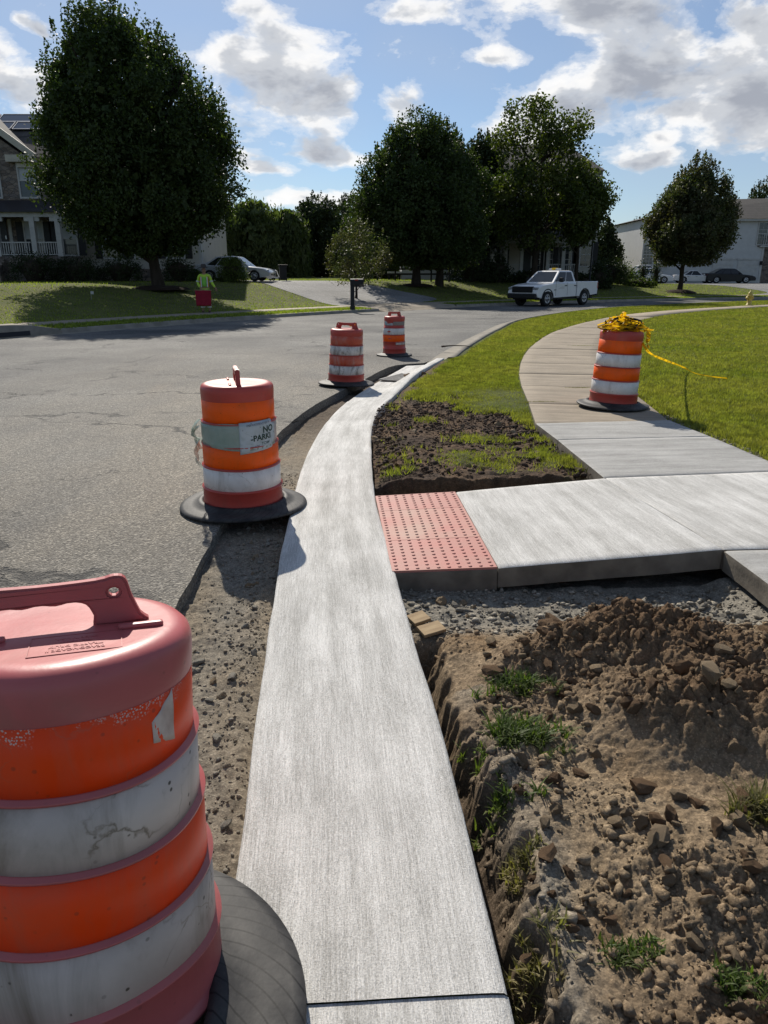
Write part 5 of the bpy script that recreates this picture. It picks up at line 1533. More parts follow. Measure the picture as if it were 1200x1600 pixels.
def stone_mat(name):
    m, nt, b = newmat(name); v = node(nt, 'ShaderNodeMapping', {'Vector': coords(nt), 'Scale': (1, 1, 1.7)}).outputs[0]
    vo = node(nt, 'ShaderNodeTexVoronoi', {'Vector': v, 'Scale': 3.4}, feature='F1'); e = node(nt, 'ShaderNodeTexVoronoi', {'Vector': v, 'Scale': 3.4}, feature='DISTANCE_TO_EDGE').outputs['Distance']
    c = ramp(nt, node(nt, 'ShaderNodeSeparateColor', {'Color': vo.outputs['Color']}).outputs[0], [(0, (0.10, 0.08, 0.07)), (.35, (0.20, 0.155, 0.125)), (.7, (0.27, 0.22, 0.18)), (1, (0.15, 0.13, 0.125))])
    j = ramp(nt, e, [(0.02, 0.0), (0.06, 1.0)])
    nt.links.new(mixc(nt, j, (0.17, 0.155, 0.14), c), b.inputs['Base Color']); b.inputs['Roughness'].default_value = .9
    nt.links.new(bump(nt, mth(nt, 'ADD', j, noise(nt, v, 14.0, 4.0)), .8, .05), b.inputs['Normal'])
    return m


def shingle_mat(name, c):
    m, nt, b = newmat(name); v = coords(nt)
    br = node(nt, 'ShaderNodeTexBrick', {'Vector': node(nt, 'ShaderNodeMapping', {'Vector': v, 'Rotation': (R(60), 0, 0)}).outputs[0], 'Color1': (*c, 1), 'Color2': (*(x * .7 for x in c), 1), 'Mortar': (*(x * .35 for x in c), 1), 'Scale': 3.0, 'Mortar Size': .02})
    nt.links.new(br.outputs[0], b.inputs['Base Color']); b.inputs['Roughness'].default_value = .9
    return m


M['siding_cream'] = siding_mat('cream_siding', (0.46, 0.43, 0.37)); M['siding_white'] = siding_mat('white_siding', (0.50, 0.50, 0.49), .13)
M['siding_tan'] = siding_mat('tan_siding', (0.50, 0.47, 0.40), .13)
M['stone'] = stone_mat('stone_veneer'); M['shingle'] = shingle_mat('grey_shingles', (0.085, 0.078, 0.072)); M['shingle_brown'] = shingle_mat('brown_shingles', (0.060, 0.052, 0.046))
M['trim_white'] = pmat('white_trim', (0.52, 0.51, 0.485), None, 3, .6); M['trim_cream'] = pmat('cream_trim', (0.52, 0.48, 0.40), None, 3, .6)
M['shutter'] = pmat('dark_shutter', (0.018, 0.018, 0.02), None, 3, .5); M['pane'] = pmat('window_glass', (0.03, 0.036, 0.042), (0.05, 0.058, 0.066), 1.5, .08, .6)
M['blind'] = pmat('window_blind', (0.50, 0.52, 0.53), None, 3, .7); M['dark_roof'] = pmat('dark_metal_roof', (0.030, 0.028, 0.034), None, 2, .45)
M['solar'] = pmat('solar_panel', (0.015, 0.018, 0.03), None, 2, .12, .6); M['alu'] = pmat('aluminium', (0.45, 0.45, 0.46), None, 5, .4, metal=.8)
M['door'] = pmat('dark_door', (0.02, 0.022, 0.026), None, 3, .4)


def house_window(root, x, z, w, h, y, shut=False, blind=.5, grid=(1, 2), trim='trim_white'):
    wn = empty('window', (x, y, z)); wn.parent = root
    t = .09
    for (a, b, c, d) in ((-w / 2 - t, w / 2 + t, -t, 0), (-w / 2 - t, w / 2 + t, h, h + t * 1.4), (-w / 2 - t, -w / 2, 0, h), (w / 2, w / 2 + t, 0, h)):
        box('frame', a, b, -.06, .03, c, d, M[trim], wn)
    box('pane', -w / 2, w / 2, -.012, .02, 0, h * .5, M['pane'], wn)
    box('pane', -w / 2, w / 2, -.018, .02, h * .5 + .002, h, M['blind'] if blind else M['pane'], wn)
    box('meeting_rail', -w / 2, w / 2, -.045, -.02, h * .5 - .03, h * .5 + .03, M[trim], wn)
    for i in range(1, grid[0]): box('muntin', -w / 2 + w * i / grid[0] - .015, -w / 2 + w * i / grid[0] + .015, -.04, -.019, 0, h, M[trim], wn)
    for i in range(1, grid[1]):
        if abs(i / grid[1] - .5) > .01: box('muntin', -w / 2, w / 2, -.038, -.019, h * i / grid[1] - .015, h * i / grid[1] + .015, M[trim], wn)
    if shut:
        for s in (-1, 1): box('shutter', s * (w / 2 + t + .22) - .20, s * (w / 2 + t + .22) + .20, -.05, .02, -.05, h + .05, M['shutter'], wn)
    return wn


def baluster_rail(root, x0, x1, y, z, h=.9, step=.13):
    rl = empty('railing', (0, 0, 0)); rl.parent = root
    box('top_rail', x0, x1, y - .04, y + .04, z + h - .06, z + h, M['trim_white'], rl); box('bottom_rail', x0, x1, y - .03, y + .03, z + .08, z + .13, M['trim_white'], rl)
    me = None; x = x0 + step / 2
    while x < x1:
        if me is None:
            o = box('baluster', -.02, .02, -.02, .02, .13, h - .06, M['trim_white'], rl); me = o.data
        else: o = link('baluster', me, None, rl)
        o.location = (x, y, z); x += step


# ---- stone and siding house at the left
YH = 46.0
h1 = empty('house', (A(150, 440, YH).x, YH, 1.25), 0, 'stone fronted house with porch and roof solar panels behind the big left tree', 'house')
def hx(px, py=300): return A(px, py, YH).x - h1.location.x
def hz(py, px=100): return A(px, py, YH).z - h1.location.z
zb_ = -.3; z2 = hz(315); zt = hz(245); xs = hx(100)
box('stone_wall', hx(-330), xs, .0, 9, zb_, zt, M['stone'], h1)
box('siding_wall', xs + .002, hx(300), 1.2, 9, zb_, zt, M['siding_cream'], h1)
box('foundation', xs + .01, hx(300) + .03, 1.14, 1.3, zb_, hz(420), M['stone'], h1)
box('corner_board', hx(300) - .12, hx(300) + .03, 1.16, 1.35, hz(420), zt, M['trim_white'], h1)
# gable in stone with raking boards
gpk = (hx(-110), hz(105)); gr_ = (hx(62), hz(250)); gl_ = (2 * gpk[0] - gr_[0], gr_[1])
prism('gable', [(gl_[0], zt), (gr_[0] - .55, zt), (gpk[0], gpk[1] - .45)], .0, .4, M['stone'], h1)
def rake(a, b, th, y0, y1, mat, nm):
    d = Vector((b[0] - a[0], b[1] - a[1])).normalized(); n_ = Vector((-d.y, d.x)) * th
    prism(nm, [a, b, (b[0] + n_.x, b[1] + n_.y), (a[0] + n_.x, a[1] + n_.y)], y0, y1, mat, h1)
rake(gpk, gr_, .34, -.42, -.30, M['trim_cream'], 'raking_board'); rake(gl_, gpk, .34, -.42, -.30, M['trim_cream'], 'raking_board')
rake(gpk, gr_, .12, -.30, 5, M['shingle'], 'gable_roof'); rake(gl_, gpk, .12, -.30, 5, M['shingle'], 'gable_roof')
box('cornice', hx(20), hx(64), -.38, .1, hz(254), hz(243), M['trim_cream'], h1)
# main roof and solar panels
zr, ze = hz(168), hz(247)
bm = bmesh.new(); yr = 5.2
vv = [bm.verts.new(v) for v in ((hx(-330), -.2, ze), (hx(310), .6, ze), (hx(310), yr, zr + .5), (hx(-330), yr, zr + .5), (hx(-330), 9.6, ze), (hx(310), 9.6, ze))]
bm.faces.new(vv[:4]); bm.faces.new((vv[3], vv[2], vv[5], vv[4])); bm.faces.new((vv[1], vv[5], vv[2])); bm.faces.new((vv[0], vv[3], vv[4])); bm_obj('roof', bm, M['shingle'], h1)
sp0 = Vector((0, .0, ze)); sp1 = Vector((0, yr, zr + .5)); sd = (sp1 - sp0).normalized(); sn = Vector((0, -sd.z, sd.y))
def panel(px0, px1, t0, t1):
    x0, x1 = hx(px0, 190), hx(px1, 190); L_ = (sp1 - sp0).length
    p = []
    for lift in (.10, .16):
        for (x, t) in ((x0, t0), (x1, t0), (x1, t1), (x0, t1)): q_ = sp0 + sd * (L_ * t) + sn * lift; p.append((x, q_.y, q_.z))
    o = py_mesh('solar_panel', p, [(3, 2, 1, 0), (4, 5, 6, 7), (0, 1, 5, 4), (1, 2, 6, 5), (2, 3, 7, 6), (3, 0, 4, 7)], M['solar'], h1)
    e = []
    for (x, t) in ((x0, t0), (x1, t0), (x1, t1), (x0, t1)): q_ = sp0 + sd * (L_ * t) + sn * .165; e.append(Vector((x, q_.y, q_.z)))
    tubes('panel_frame', [([e[i], e[(i + 1) % 4]], .035) for i in range(4)], M['alu'], o, 4, False)
for a, b in ((-130, -62), (-58, 11), (14, 60)): panel(a, b, .80, .985)
for a, b in ((-130, -92), (-88, -26), (-22, 44)): panel(a, b, .61, .785)
# porch
yp = -1.9; zp = hz(402); zbm = hz(343); ztp = hz(335)
box('porch_floor', hx(-330), xs + .3, yp - .1, -.02, zb_, zp, M['stone'], h1)
box('porch_beam', hx(-330), xs + .35, yp - .12, yp + .12, zbm, ztp, M['trim_white'], h1)
py_mesh('porch_roof', [(hx(-330), yp - .35, ztp + .02), (xs + .6, yp - .35, ztp + .02), (xs + .4, -.01, hz(313)), (hx(-330), -.01, hz(313)), (hx(-330), yp - .35, ztp - .05), (xs + .6, yp - .35, ztp - .05)], [(0, 1, 2, 3), (4, 5, 1, 0)], M['dark_roof'], h1)
for px in (-60, 21, 76, 118):
    x = hx(px, 370) * 1.0
    if px == 118: x = xs + .2
    c_ = box('porch_column', x - .14, x + .14, yp - .14, yp + .14, zp, zbm, M['trim_white'], h1)
    box('bracket', x - .42, x + .42, yp - .08, yp + .08, zbm - .22, zbm - .002, M['trim_white'], c_); 
for a, b in ((26, 72), (80, 116)): baluster_rail(h1, hx(a, 390), hx(b, 390), yp, zp, .78)
for px in (54, 106): house_window(h1, hx(px, 370), zp + .15, 1.0, 1.75, -.01, True)
dr = box('front_door', hx(-8, 380), hx(14, 380), -.06, -.004, zp, zp + 2.15, M['door'], h1); box('handle', hx(11, 380), hx(13, 380), -.10, -.06, zp + 1.0, zp + 1.2, M['alu'], dr)
for px in (17, -12): box('sidelight', hx(px, 380), hx(px + 5, 380), -.06, -.004, zp, zp + 2.1, M['trim_white'], h1)
for k in range(3): box('step', hx(-25), hx(22), yp - .5 - .32 * k, yp - .12 - .32 * k, zb_, zp - .16 * (k + 1), M['stone'], h1)
w_ = house_window(h1, hx(45, 285), hz(308), 1.0, 1.75, -.01, False); house_window(h1, hx(-14, 285), hz(308), 1.0, 1.75, -.01, False)
box('window_crown', hx(29, 265), hx(62, 265), -.16, -.004, hz(262), hz(256), M['trim_cream'], h1)
for px in (164, 214, 265): house_window(h1, hx(px, 385), hz(402), 1.0, 1.15, 1.19, True, .6)
for px in (140, 215, 290): house_window(h1, hx(px, 285), hz(308), 1.0, 1.6, 1.19, True)

# ---- porch house behind the pickup
YM = 62.0
h2 = empty('house', (A(790, 440, YM).x, YM, 1.3), 0, 'shaded two storey porch house behind the white pickup', 'house')
def mx(px, py=400): return A(px, py, YM).x - h2.location.x
def mz(py, px=800): return A(px, py, YM).z - h2.location.z
zt = mz(262)
box('front_wall', mx(745), mx(944, 380), 2.0, 11, -.6, zt, M['siding_tan'], h2); 
box('side_wing', mx(628), mx(745) - .01, .8, 9, -1.4, mz(385), M['siding_white'], h2)
bm = bmesh.new(); a_, b_ = mx(740) - .3, mx(944, 300) + .4
vv = [bm.verts.new(v) for v in ((a_, 1.5, zt), (b_, 1.5, zt), (b_ - 2.2, 6.3, zt + 2.6), (a_ + 2.2, 6.3, zt + 2.6), (a_, 11.5, zt), (b_, 11.5, zt))]
bm.faces.new(vv[:4]); bm.faces.new((vv[3], vv[2], vv[5], vv[4])); bm.faces.new((vv[1], vv[5], vv[2])); bm.faces.new((vv[0], vv[3], vv[4])); bm_obj('roof', bm, M['shingle'], h2)
prism('wing_roof', [(mx(622), mz(388)), (mx(745), mz(388)), (mx(745), mz(350)), (mx(690), mz(345))], .5, 9.3, M['shingle'], h2)
box('porch_floor', mx(770), mx(915), -.2, 1.98, -.8, mz(431), M['trim_cream'], h2)
box('porch_beam', mx(772), mx(920), -.15, .15, mz(380), mz(372), M['trim_white'], h2)
py_mesh('porch_roof', [(mx(768), -.5, mz(372) + .02), (mx(922), -.5, mz(372) + .02), (mx(920), 1.99, mz(350)), (mx(770), 1.99, mz(350))], [(0, 1, 2, 3)], M['shingle'], h2)
for px in (790, 815, 856, 880, 904): box('porch_column', mx(px) - .13, mx(px) + .13, -.13, .13, mz(431), mz(380), M['trim_white'], h2)
baluster_rail(h2, mx(792), mx(813), -.0, mz(431), .9, .15); baluster_rail(h2, mx(858), mx(878), 0, mz(431), .9, .15); baluster_rail(h2, mx(882), mx(902), 0, mz(431), .9, .15)
for px in (782, 848, 872, 892): house_window(h2, mx(px), mz(424), .95, 1.9, 1.99, True, 0, (2, 4))
box('front_door', mx(824), mx(842), 1.94, 1.998, mz(431), mz(388), M['door'], h2)
for px in (800, 850, 893, 925): house_window(h2, mx(px), mz(335), .95, 1.6, 1.99, True, 0, (2, 4))
house_window(h2, mx(925), mz(415), .95, 1.8, 1.99, True, 0, (2, 4))
house_window(h2, mx(641), mz(446), .7, .5, .79, False, 0)
box('meter_box', mx(694), mx(698), .62, .79, mz(448), mz(438), M['alu'], h2)
# wing deck with dark posts
dk = box('deck_beam', mx(606), mx(628) - .01, .9, 4, mz(428), mz(424), M['trim_white'], h2)
for px in (608, 616, 625): box('deck_post', mx(px) - .09, mx(px) + .09, 1.0, 1.2, -1.4, mz(428), M['shutter'], dk)

# ---- white garage house at the right
YR = 84.0
h3 = empty('house', (A(1110, 440, YR).x, YR, 1.5), 0, 'white sided house with two garage doors and a small balcony at the right border', 'house')
def qx(px, py=400): return A(px, py, YR).x - h3.location.x
def qz(py, px=1100): return A(px, py, YR).z - h3.location.z
zt = qz(343)
box('garage_wall', qx(1003), qx(1192), 0, 12, -.6, zt, M['siding_white'], h3); box('recess_wall', qx(1192) + .01, qx(1330), .9, 12, -.6, zt, M['stone'], h3)
box('corner_board', qx(1192) - .2, qx(1192) + .04, -.04, .1, -.6, zt, M['trim_white'], h3)
box('eave', qx(1001), qx(1340), -.5, .02, zt - .16, zt + .06, M['trim_white'], h3)
bm = bmesh.new(); a_, b_ = qx(998), qx(1345)
vv = [bm.verts.new(v) for v in ((a_, -.6, zt + .05), (b_, -.6, zt + .05), (b_ - 5, 6, qz(300)), (qx(1145), 6, qz(303)), (a_, 12.6, zt + .05), (b_, 12.6, zt + .05))]
bm.faces.new(vv[:4]); bm.faces.new((vv[3], vv[2], vv[5], vv[4])); bm.faces.new((vv[1], vv[5], vv[2])); bm.faces.new((vv[0], vv[3], vv[4])); bm_obj('roof', bm, M['shingle_brown'], h3)
for px in (1131, 1170):
    gd = box('garage_door', qx(px - 16), qx(px + 16), -.05, -.004, qz(440), qz(407), M['trim_white'], h3)
    for k in range(1, 4): zz = qz(440) + (qz(407) - qz(440)) * k / 4; box('panel_joint', qx(px - 16), qx(px + 16), -.056, -.051, zz - .015, zz + .015, M['trim_cream'], gd)
    box('lintel', qx(px - 18), qx(px + 18), -.08, -.003, qz(406), qz(403), M['trim_white'], gd)
for px in (1111, 1190): bm = bmesh.new(); box_bm(bm, qx(px) - .12, qx(px) + .12, -.22, -.003, qz(414), qz(408), .03); bm_obj('wall_lamp', bm, M['trim'], h3)
for px, py, w_, h_ in ((1012, 413, 1.0, 2.0), (1093, 413, .9, 1.5), (1035, 418, 1.3, 1.4)): house_window(h3, qx(px), qz(py), w_, h_, -.004, False, 0, (3, 6))
bal = box('balcony_floor', qx(1184), qx(1330), -.35, -.06, qz(386), qz(384), M['trim_white'], h3)
house_window(h3, qx(1191, 365), qz(382), .9, 2.2, -.03, False, 0, (2, 3))
baluster_rail(h3, qx(1186), qx(1240), -.32, qz(384), 1.1, .22)
box('stone_panel', qx(1181), qx(1192) - .22, -.03, -.005, qz(386), qz(346), M['stone'], h3)

# ---- far gable between the trees
YG = 130.0
p = A(972, 400, YG)
h4 = empty('house', (p.x, YG, 1.7), 0, 'distant pale gabled house between the porch house and the bronze tree', 'house')
w4 = A(1000, 400, YG).x - p.x
box('wall', -w4 * .5, w4 * 1.4, 0, 9, -.5, 5.0, M['siding_tan'], h4)
prism('gable', [(-w4 * .55, 5.0), (w4 * 1.45, 5.0), (w4 * .45, A(990, 366, YG).z - 1.7)], .02, 9, M['shingle'], h4)
house_window(h4, 0.2, 2.4, 1.1, 1.6, -.004, False, 0)
# ================================================================== TREES AND SHRUBS
def leaf_quads(cen, size, r, up=0.0, aspect=.6):
    n_ = len(cen); a = r.normal(size=(n_, 3)); a[:, 2] += up; a /= np.linalg.norm(a, axis=1)[:, None]
    b = np.cross(a, r.normal(size=(n_, 3))); b /= np.linalg.norm(b, axis=1)[:, None] + 1e-9
    s = (size * r.uniform(.6, 1.25, n_))[:, None]
    fold = np.cross(a, b) * s * .12
    V = np.stack([cen - a * s * .5, cen + b * s * aspect * .5 + fold, cen + a * s * .5, cen - b * s * aspect * .5 + fold], 1).reshape(-1, 3)
    return V, np.arange(n_ * 4).reshape(n_, 4)


def prof_r(prof, h):
    return np.interp(h, [p[0] for p in prof], [p[1] for p in prof])


def tree(name, label, group, base, H, prof, trunk_r, leaf_n, leaf_s, mat, seed, cat='tree', clump=.42, per=34, lumpy=.34, shoots=0.25, lean=(0, 0), twin=None, limbs=9, squash=1.0, hang=0.0, dense=.12, lobes=7.0, gather=.36):
    """prof: [(height m, crown radius m)] from the crown's foot to its top"""
    r = np.random.default_rng(seed); root = empty(name, base, 0, label, cat, group)
    h0, h1_ = prof[0][0], prof[-1][0]
    nC = max(12, leaf_n // per)
    hs = np.linspace(h0, h1_, 200); w = prof_r(prof, hs) ** 1.6 + .05; cdf = np.cumsum(w); cdf /= cdf[-1]
    hc = np.interp(r.random(nC), cdf, hs); ang = r.uniform(0, 2 * math.pi, nC)
    lump = 1 + lumpy * (fbm(np.cos(ang) * 1.7 + seed, np.sin(ang) * 1.7 + hc * .75, seed + 5, 3) * 1.3 + .35 * (r.random(nC) - .5))
    rad = prof_r(prof, hc) * lump * np.where(r.random(nC) < .72, r.uniform(.74, 1.0, nC), np.sqrt(r.random(nC)) * .8)
    cc = np.stack([rad * np.cos(ang) + lean[0] * hc, rad * np.sin(ang) * squash + lean[1] * hc, hc], 1)
    if hang == 0:      # gather the sprays into boughs with gaps between them
        K = max(8, int(lobes * (h1_ - h0))); hb = np.interp(r.random(K), cdf, hs); ab = r.uniform(0, 6.283, K)
        rb_ = prof_r(prof, hb) * (1 + lumpy * fbm(np.cos(ab) * 1.7 + seed, np.sin(ab) * 1.7 + hb * .75, seed + 5, 3)) * r.uniform(.62, .98, K)
        bb = np.stack([rb_ * np.cos(ab) + lean[0] * hb, rb_ * np.sin(ab) * squash + lean[1] * hb, hb], 1)
        near_ = np.argmin(((cc[:, None, :] - bb[None, :, :]) ** 2).sum(2), 1); cc = cc + (bb[near_] - cc) * gather
    k = np.repeat(np.arange(nC), per); off = r.normal(size=(len(k), 3)); off /= np.linalg.norm(off, axis=1)[:, None]
    off *= (r.random(len(k)) ** .45 * clump * 1.5)[:, None] * r.uniform(.55, 1.2, nC)[k][:, None]
    sh = r.random(nC)[k] < shoots; off[sh, 2] *= 1.7; off[sh, :2] *= .55
    pos = cc[k] + off
    if hang > 0: pos[:, 2] -= r.random(len(pos)) ** 1.5 * hang
    ok = pos[:, 2] > h0 - .5 * clump; pos = pos[ok]
    V, F = leaf_quads(pos, leaf_s, r, .0 if hang == 0 else -2.5, .6 if hang == 0 else .28)
    if dense > 0:       # larger sprays of leaves deep in the crown
        nI = int(leaf_n * dense); hi2 = np.interp(r.random(nI), cdf, hs); ai = r.uniform(0, 2 * math.pi, nI); ri = prof_r(prof, hi2) * np.sqrt(r.random(nI)) * .84
        ci = np.stack([ri * np.cos(ai) + lean[0] * hi2, ri * np.sin(ai) * squash + lean[1] * hi2, hi2], 1); ci[:, 2] = np.clip(ci[:, 2], h0 + .1, h1_ - .25 * (h1_ - h0) * 0 - .6)
        V2, F2 = leaf_quads(ci, leaf_s * 2.1, r, 0, .75); F = np.vstack([F, F2 + len(V)]); V = np.vstack([V, V2])
    if shoots > .2 and hang == 0:       # upright leafy shoots that break the outline
        nS = int(26 * (h1_ - h0)); hh_ = h0 + (h1_ - h0) * r.random(nS) ** .7; as_ = r.uniform(0, 6.283, nS); rs_ = prof_r(prof, hh_) * (1 + lumpy * fbm(np.cos(as_) * 1.7 + seed, np.sin(as_) * 1.7 + hh_ * .75, seed + 5, 3)) * .93
        q_ = np.repeat(np.arange(nS), 16); tt_ = r.random(len(q_)); Ls = r.uniform(.35, .9, nS)[q_]; sp2 = (1 - tt_)[:, None] * .13
        c_ = np.stack([rs_[q_] * np.cos(as_[q_]) * (1 + .05 * tt_) + lean[0] * hh_[q_], rs_[q_] * np.sin(as_[q_]) * (1 + .05 * tt_), hh_[q_] + tt_ * Ls], 1) + r.normal(size=(len(q_), 3)) * sp2
        V3, F3 = leaf_quads(c_, leaf_s * .9, r); F = np.vstack([F, F3 + len(V)]); V = np.vstack([V, V3])
    np_mesh('crown', V, F, mat, root)
    # trunk with limbs
    specs = []; top = h0 + (h1_ - h0) * .82
    zz = np.linspace(-.15, top, 10); wob = np.stack([fbm(zz * .5, zz * 0 + seed, 3, 2) * .12 + lean[0] * zz, fbm(zz * .5, zz * 0 + seed + 9, 4, 2) * .12 + lean[1] * zz, zz], 1)
    wob[0, :2] = 0
    specs.append((wob, trunk_r * np.interp(zz / top, [-.1, 0, .05, .5, 1], [1.5, 1.35, 1.0, .62, .12])))
    for i in range(limbs):
        zs_ = h0 * .75 + (top - h0 * .75) * (i / limbs) * .8; a = i * 2.4 + seed; rr = prof_r(prof, min(zs_ + 1.2, h1_)) * .75
        st = np.array([np.interp(zs_, zz, wob[:, 0]), np.interp(zs_, zz, wob[:, 1]), zs_]); ln = max(rr, .4)
        en = st + np.array((ln * math.cos(a), ln * math.sin(a) * squash, ln * .9 + .3)); en[2] = min(en[2], h1_ * .95)
        mid = (st + en) / 2 + np.array((.12 * math.cos(a), .12 * math.sin(a), -.1 * ln))
        specs.append((resample([st, mid, en], 6), trunk_r * np.linspace(.45, .08, 6)))
        for q in (.55, .8):
            s2 = st * (1 - q) + en * q; e2 = s2 + np.array((math.cos(a + q * 3) * ln * .35, math.sin(a + q * 3) * ln * .35, ln * .45)); specs.append(([s2, (s2 + e2) / 2, e2], trunk_r * np.array([.18, .12, .05])))
    tubes('trunk', specs, M['bark'], root, 8)
    return root


def on(px, py=None, Y=None):
    if Y is None: return G(px, py)
    x = A(px, 440, Y).x; return Vector((x, Y, ground_z(x, Y)))


def crown_from_px(base, pts, foot):
    """crown outline from photograph measures: (py, half width px) -> (height, radius) at the tree's distance"""
    Y = base.y; out = []
    for (py, hw) in pts:
        z = A(600, py, Y).z - base.z; dx = A(600 + hw, py, Y).x; out.append((z, dx))
    return sorted(out)


MU = M['mulch']


def mulch_ring(parent, r_=1.0, h=.10):
    lathe('mulch_bed', [(r_, -.05), (r_ * .9, .05), (r_ * .5, h), (.02, h * 1.2)], MU, parent, 24, True, warp=lambda v, a: v * (1 + .12 * np.sin(a * 5 + r_)[None, :, None] * np.array([1, 1, 0])))


b = on(248, Y=38.0)
K1 = lambda b, pts: [(h_, r_ * .93) for h_, r_ in crown_from_px(b, pts, 0)]
t1 = tree('tree', 'huge round crowned dark street tree before the stone house at the left', 'street trees', b, 12, K1(b, [(400, 55), (380, 95), (345, 140), (290, 160), (240, 166), (190, 162), (150, 146), (110, 120), (75, 92), (45, 74), (30, 50), (18, 22), (10, 4)]),
          .27, 78000, .17, M['leaf_pear'], 3, clump=.40, lumpy=.26, lean=(-.10, 0), limbs=14)
mulch_ring(t1, 1.4, .14)
b = on(650, Y=52.5)
t2 = tree('tree', 'left of the twin dense pear trees at the middle of the street', 'street trees', b, 12, crown_from_px(b, [(415, 40), (395, 80), (360, 102), (322, 104), (290, 92), (260, 78), (232, 66), (210, 45), (192, 22), (180, 5)], 0),
          .28, 56000, .20, M['leaf_pear'], 8, clump=.45, lumpy=.36, limbs=12, shoots=.5)
mulch_ring(t2, 1.1, .14)
b = on(686, Y=53.8)
t3 = tree('tree', 'right of the twin dense pear trees, its crown merging with the other', 'street trees', b, 12, crown_from_px(b, [(418, 40), (390, 74), (350, 82), (315, 78), (280, 68), (250, 54), (222, 38), (204, 18), (195, 5)], 0),
          .26, 42000, .20, M['leaf_pear'], 9, clump=.45, lumpy=.38, limbs=12, shoots=.5)
b = on(748, Y=61.0)
tree('tree', 'dark round tree squeezed between the twin pears and the tall maple', 'trees around the houses', b, 12, crown_from_px(b, [(400, 14), (370, 30), (330, 40), (290, 40), (250, 34), (225, 20), (214, 4)], 0), .22, 13000, .22, M['leaf_dark'], 12, clump=.5)
b = on(835, Y=57.0)
tree('tree', 'tall open crowned maple with yellow green leaves behind the pickup', 'trees around the houses', b, 14, crown_from_px(b, [(385, 50), (360, 78), (330, 88), (300, 80), (270, 62), (240, 62), (210, 66), (190, 60), (170, 38), (160, 10)], 0),
     .26, 21000, .26, M['leaf_maple'], 15, clump=.62, per=60, lumpy=.75, limbs=18, shoots=.1, dense=.0)
b = on(898, Y=58.0)
tree('tree', 'lower maple bough mass with ragged outline right of the tall maple', 'trees around the houses', b, 9, crown_from_px(b, [(378, 16), (350, 36), (325, 50), (300, 46), (280, 28), (268, 6)], 0), .16, 9000, .24, M['leaf_maple'], 16, clump=.6, per=40, lumpy=.5, limbs=8, shoots=.1)
b = G(1061, 457)
t5 = tree('tree', 'pointed bronze green street tree before the white garage house', 'street trees', b, 10, crown_from_px(b, [(412, 26), (398, 50), (378, 66), (352, 70), (330, 64), (308, 50), (290, 38), (272, 24), (258, 12), (250, 3)], 0),
          .20, 40000, .21, M['leaf_red'], 21, clump=.42, lumpy=.40, limbs=12, shoots=.6, lean=(.05, 0), dense=.06)
mulch_ring(t5, 1.3, .2)
b = on(556, Y=43.5)
tree('small_tree', 'slender young tree behind the mailbox with thin light crown', 'trees around the houses', b, 5, crown_from_px(b, [(442, 20), (425, 36), (400, 42), (378, 34), (362, 18), (352, 3)], 0), .07, 4800, .13, M['leaf_red'], 25, clump=.30, per=20, lumpy=.6, limbs=9, dense=0.0)
# willows and wood edge behind the driveway
for k, (px, Y, pts, n_) in enumerate([(335, 76, [(432, 30), (400, 46), (365, 50), (340, 42), (322, 24), (312, 5)], 12000), (400, 78, [(432, 34), (395, 52), (360, 54), (335, 44), (318, 24), (309, 5)], 15000), (452, 80, [(434, 26), (400, 36), (365, 38), (345, 30), (330, 18), (322, 4)], 10000)]):
    b = on(px, Y=Y)
    tree('willow_tree', ['leftmost willow with drooping strands beyond the silver sedan', 'middle willow, the tallest drooping tree beyond the driveway', 'right willow with hanging strands beside the dark wood edge'][k], 'willows beyond the driveway', b, 10, crown_from_px(b, pts, 0), .3, n_, .42, M['leaf_willow'], 31 + k, clump=.5, per=40, lumpy=.3, hang=3.2, limbs=6)
for k, (px, Y, pts, n_, mt, lab) in enumerate([
        (498, 86, [(432, 30), (400, 44), (360, 46), (335, 36), (318, 20), (310, 5)], 12000, 'leaf_dark', 'dark rounded tree at the wood edge right of the willows'),
        (545, 92, [(432, 30), (400, 42), (360, 44), (335, 34), (320, 16), (312, 5)], 9000, 'leaf_dark', 'dark tree at the wood edge half hidden by the pear trees'),
        (590, 72, [(440, 22), (425, 34), (405, 34), (390, 24), (380, 5)], 5000, 'leaf_bush', 'light green shrubby tree under the left pear tree'),
        (290, 90, [(432, 30), (400, 44), (360, 46), (335, 32), (320, 5)], 7000, 'leaf_dark', 'dark far tree left of the willows behind the house corner'),
        (942, 88, [(425, 14), (405, 24), (385, 20), (365, 10), (348, 2)], 5500, 'leaf_dark', 'dark pointed evergreen right of the porch house'),
        (992, 112, [(420, 22), (395, 30), (370, 26), (352, 14), (345, 4)], 6000, 'leaf_dark', 'far dark tree beside the distant gabled house'),
        (1185, 112, [(400, 40), (340, 46), (310, 36), (290, 20), (280, 5)], 9000, 'leaf_dark', 'tree rising behind the white garage house roof'),
        (720, 95, [(420, 40), (370, 60), (320, 60), (280, 40), (262, 8)], 9000, 'leaf_dark', 'far dark tree behind the porch house roof'),
        (-40, 70, [(400, 60), (300, 80), (240, 60), (215, 10)], 6000, 'leaf_dark', 'far tree behind the stone house at the left border')]):
    if px < 0: continue
    b = on(px, Y=Y)
    tree('tree', lab, 'trees around the houses', b, 9, crown_from_px(b, pts, 0), .2, n_, .30, M[mt], 50 + k, clump=.62, per=36, limbs=6)


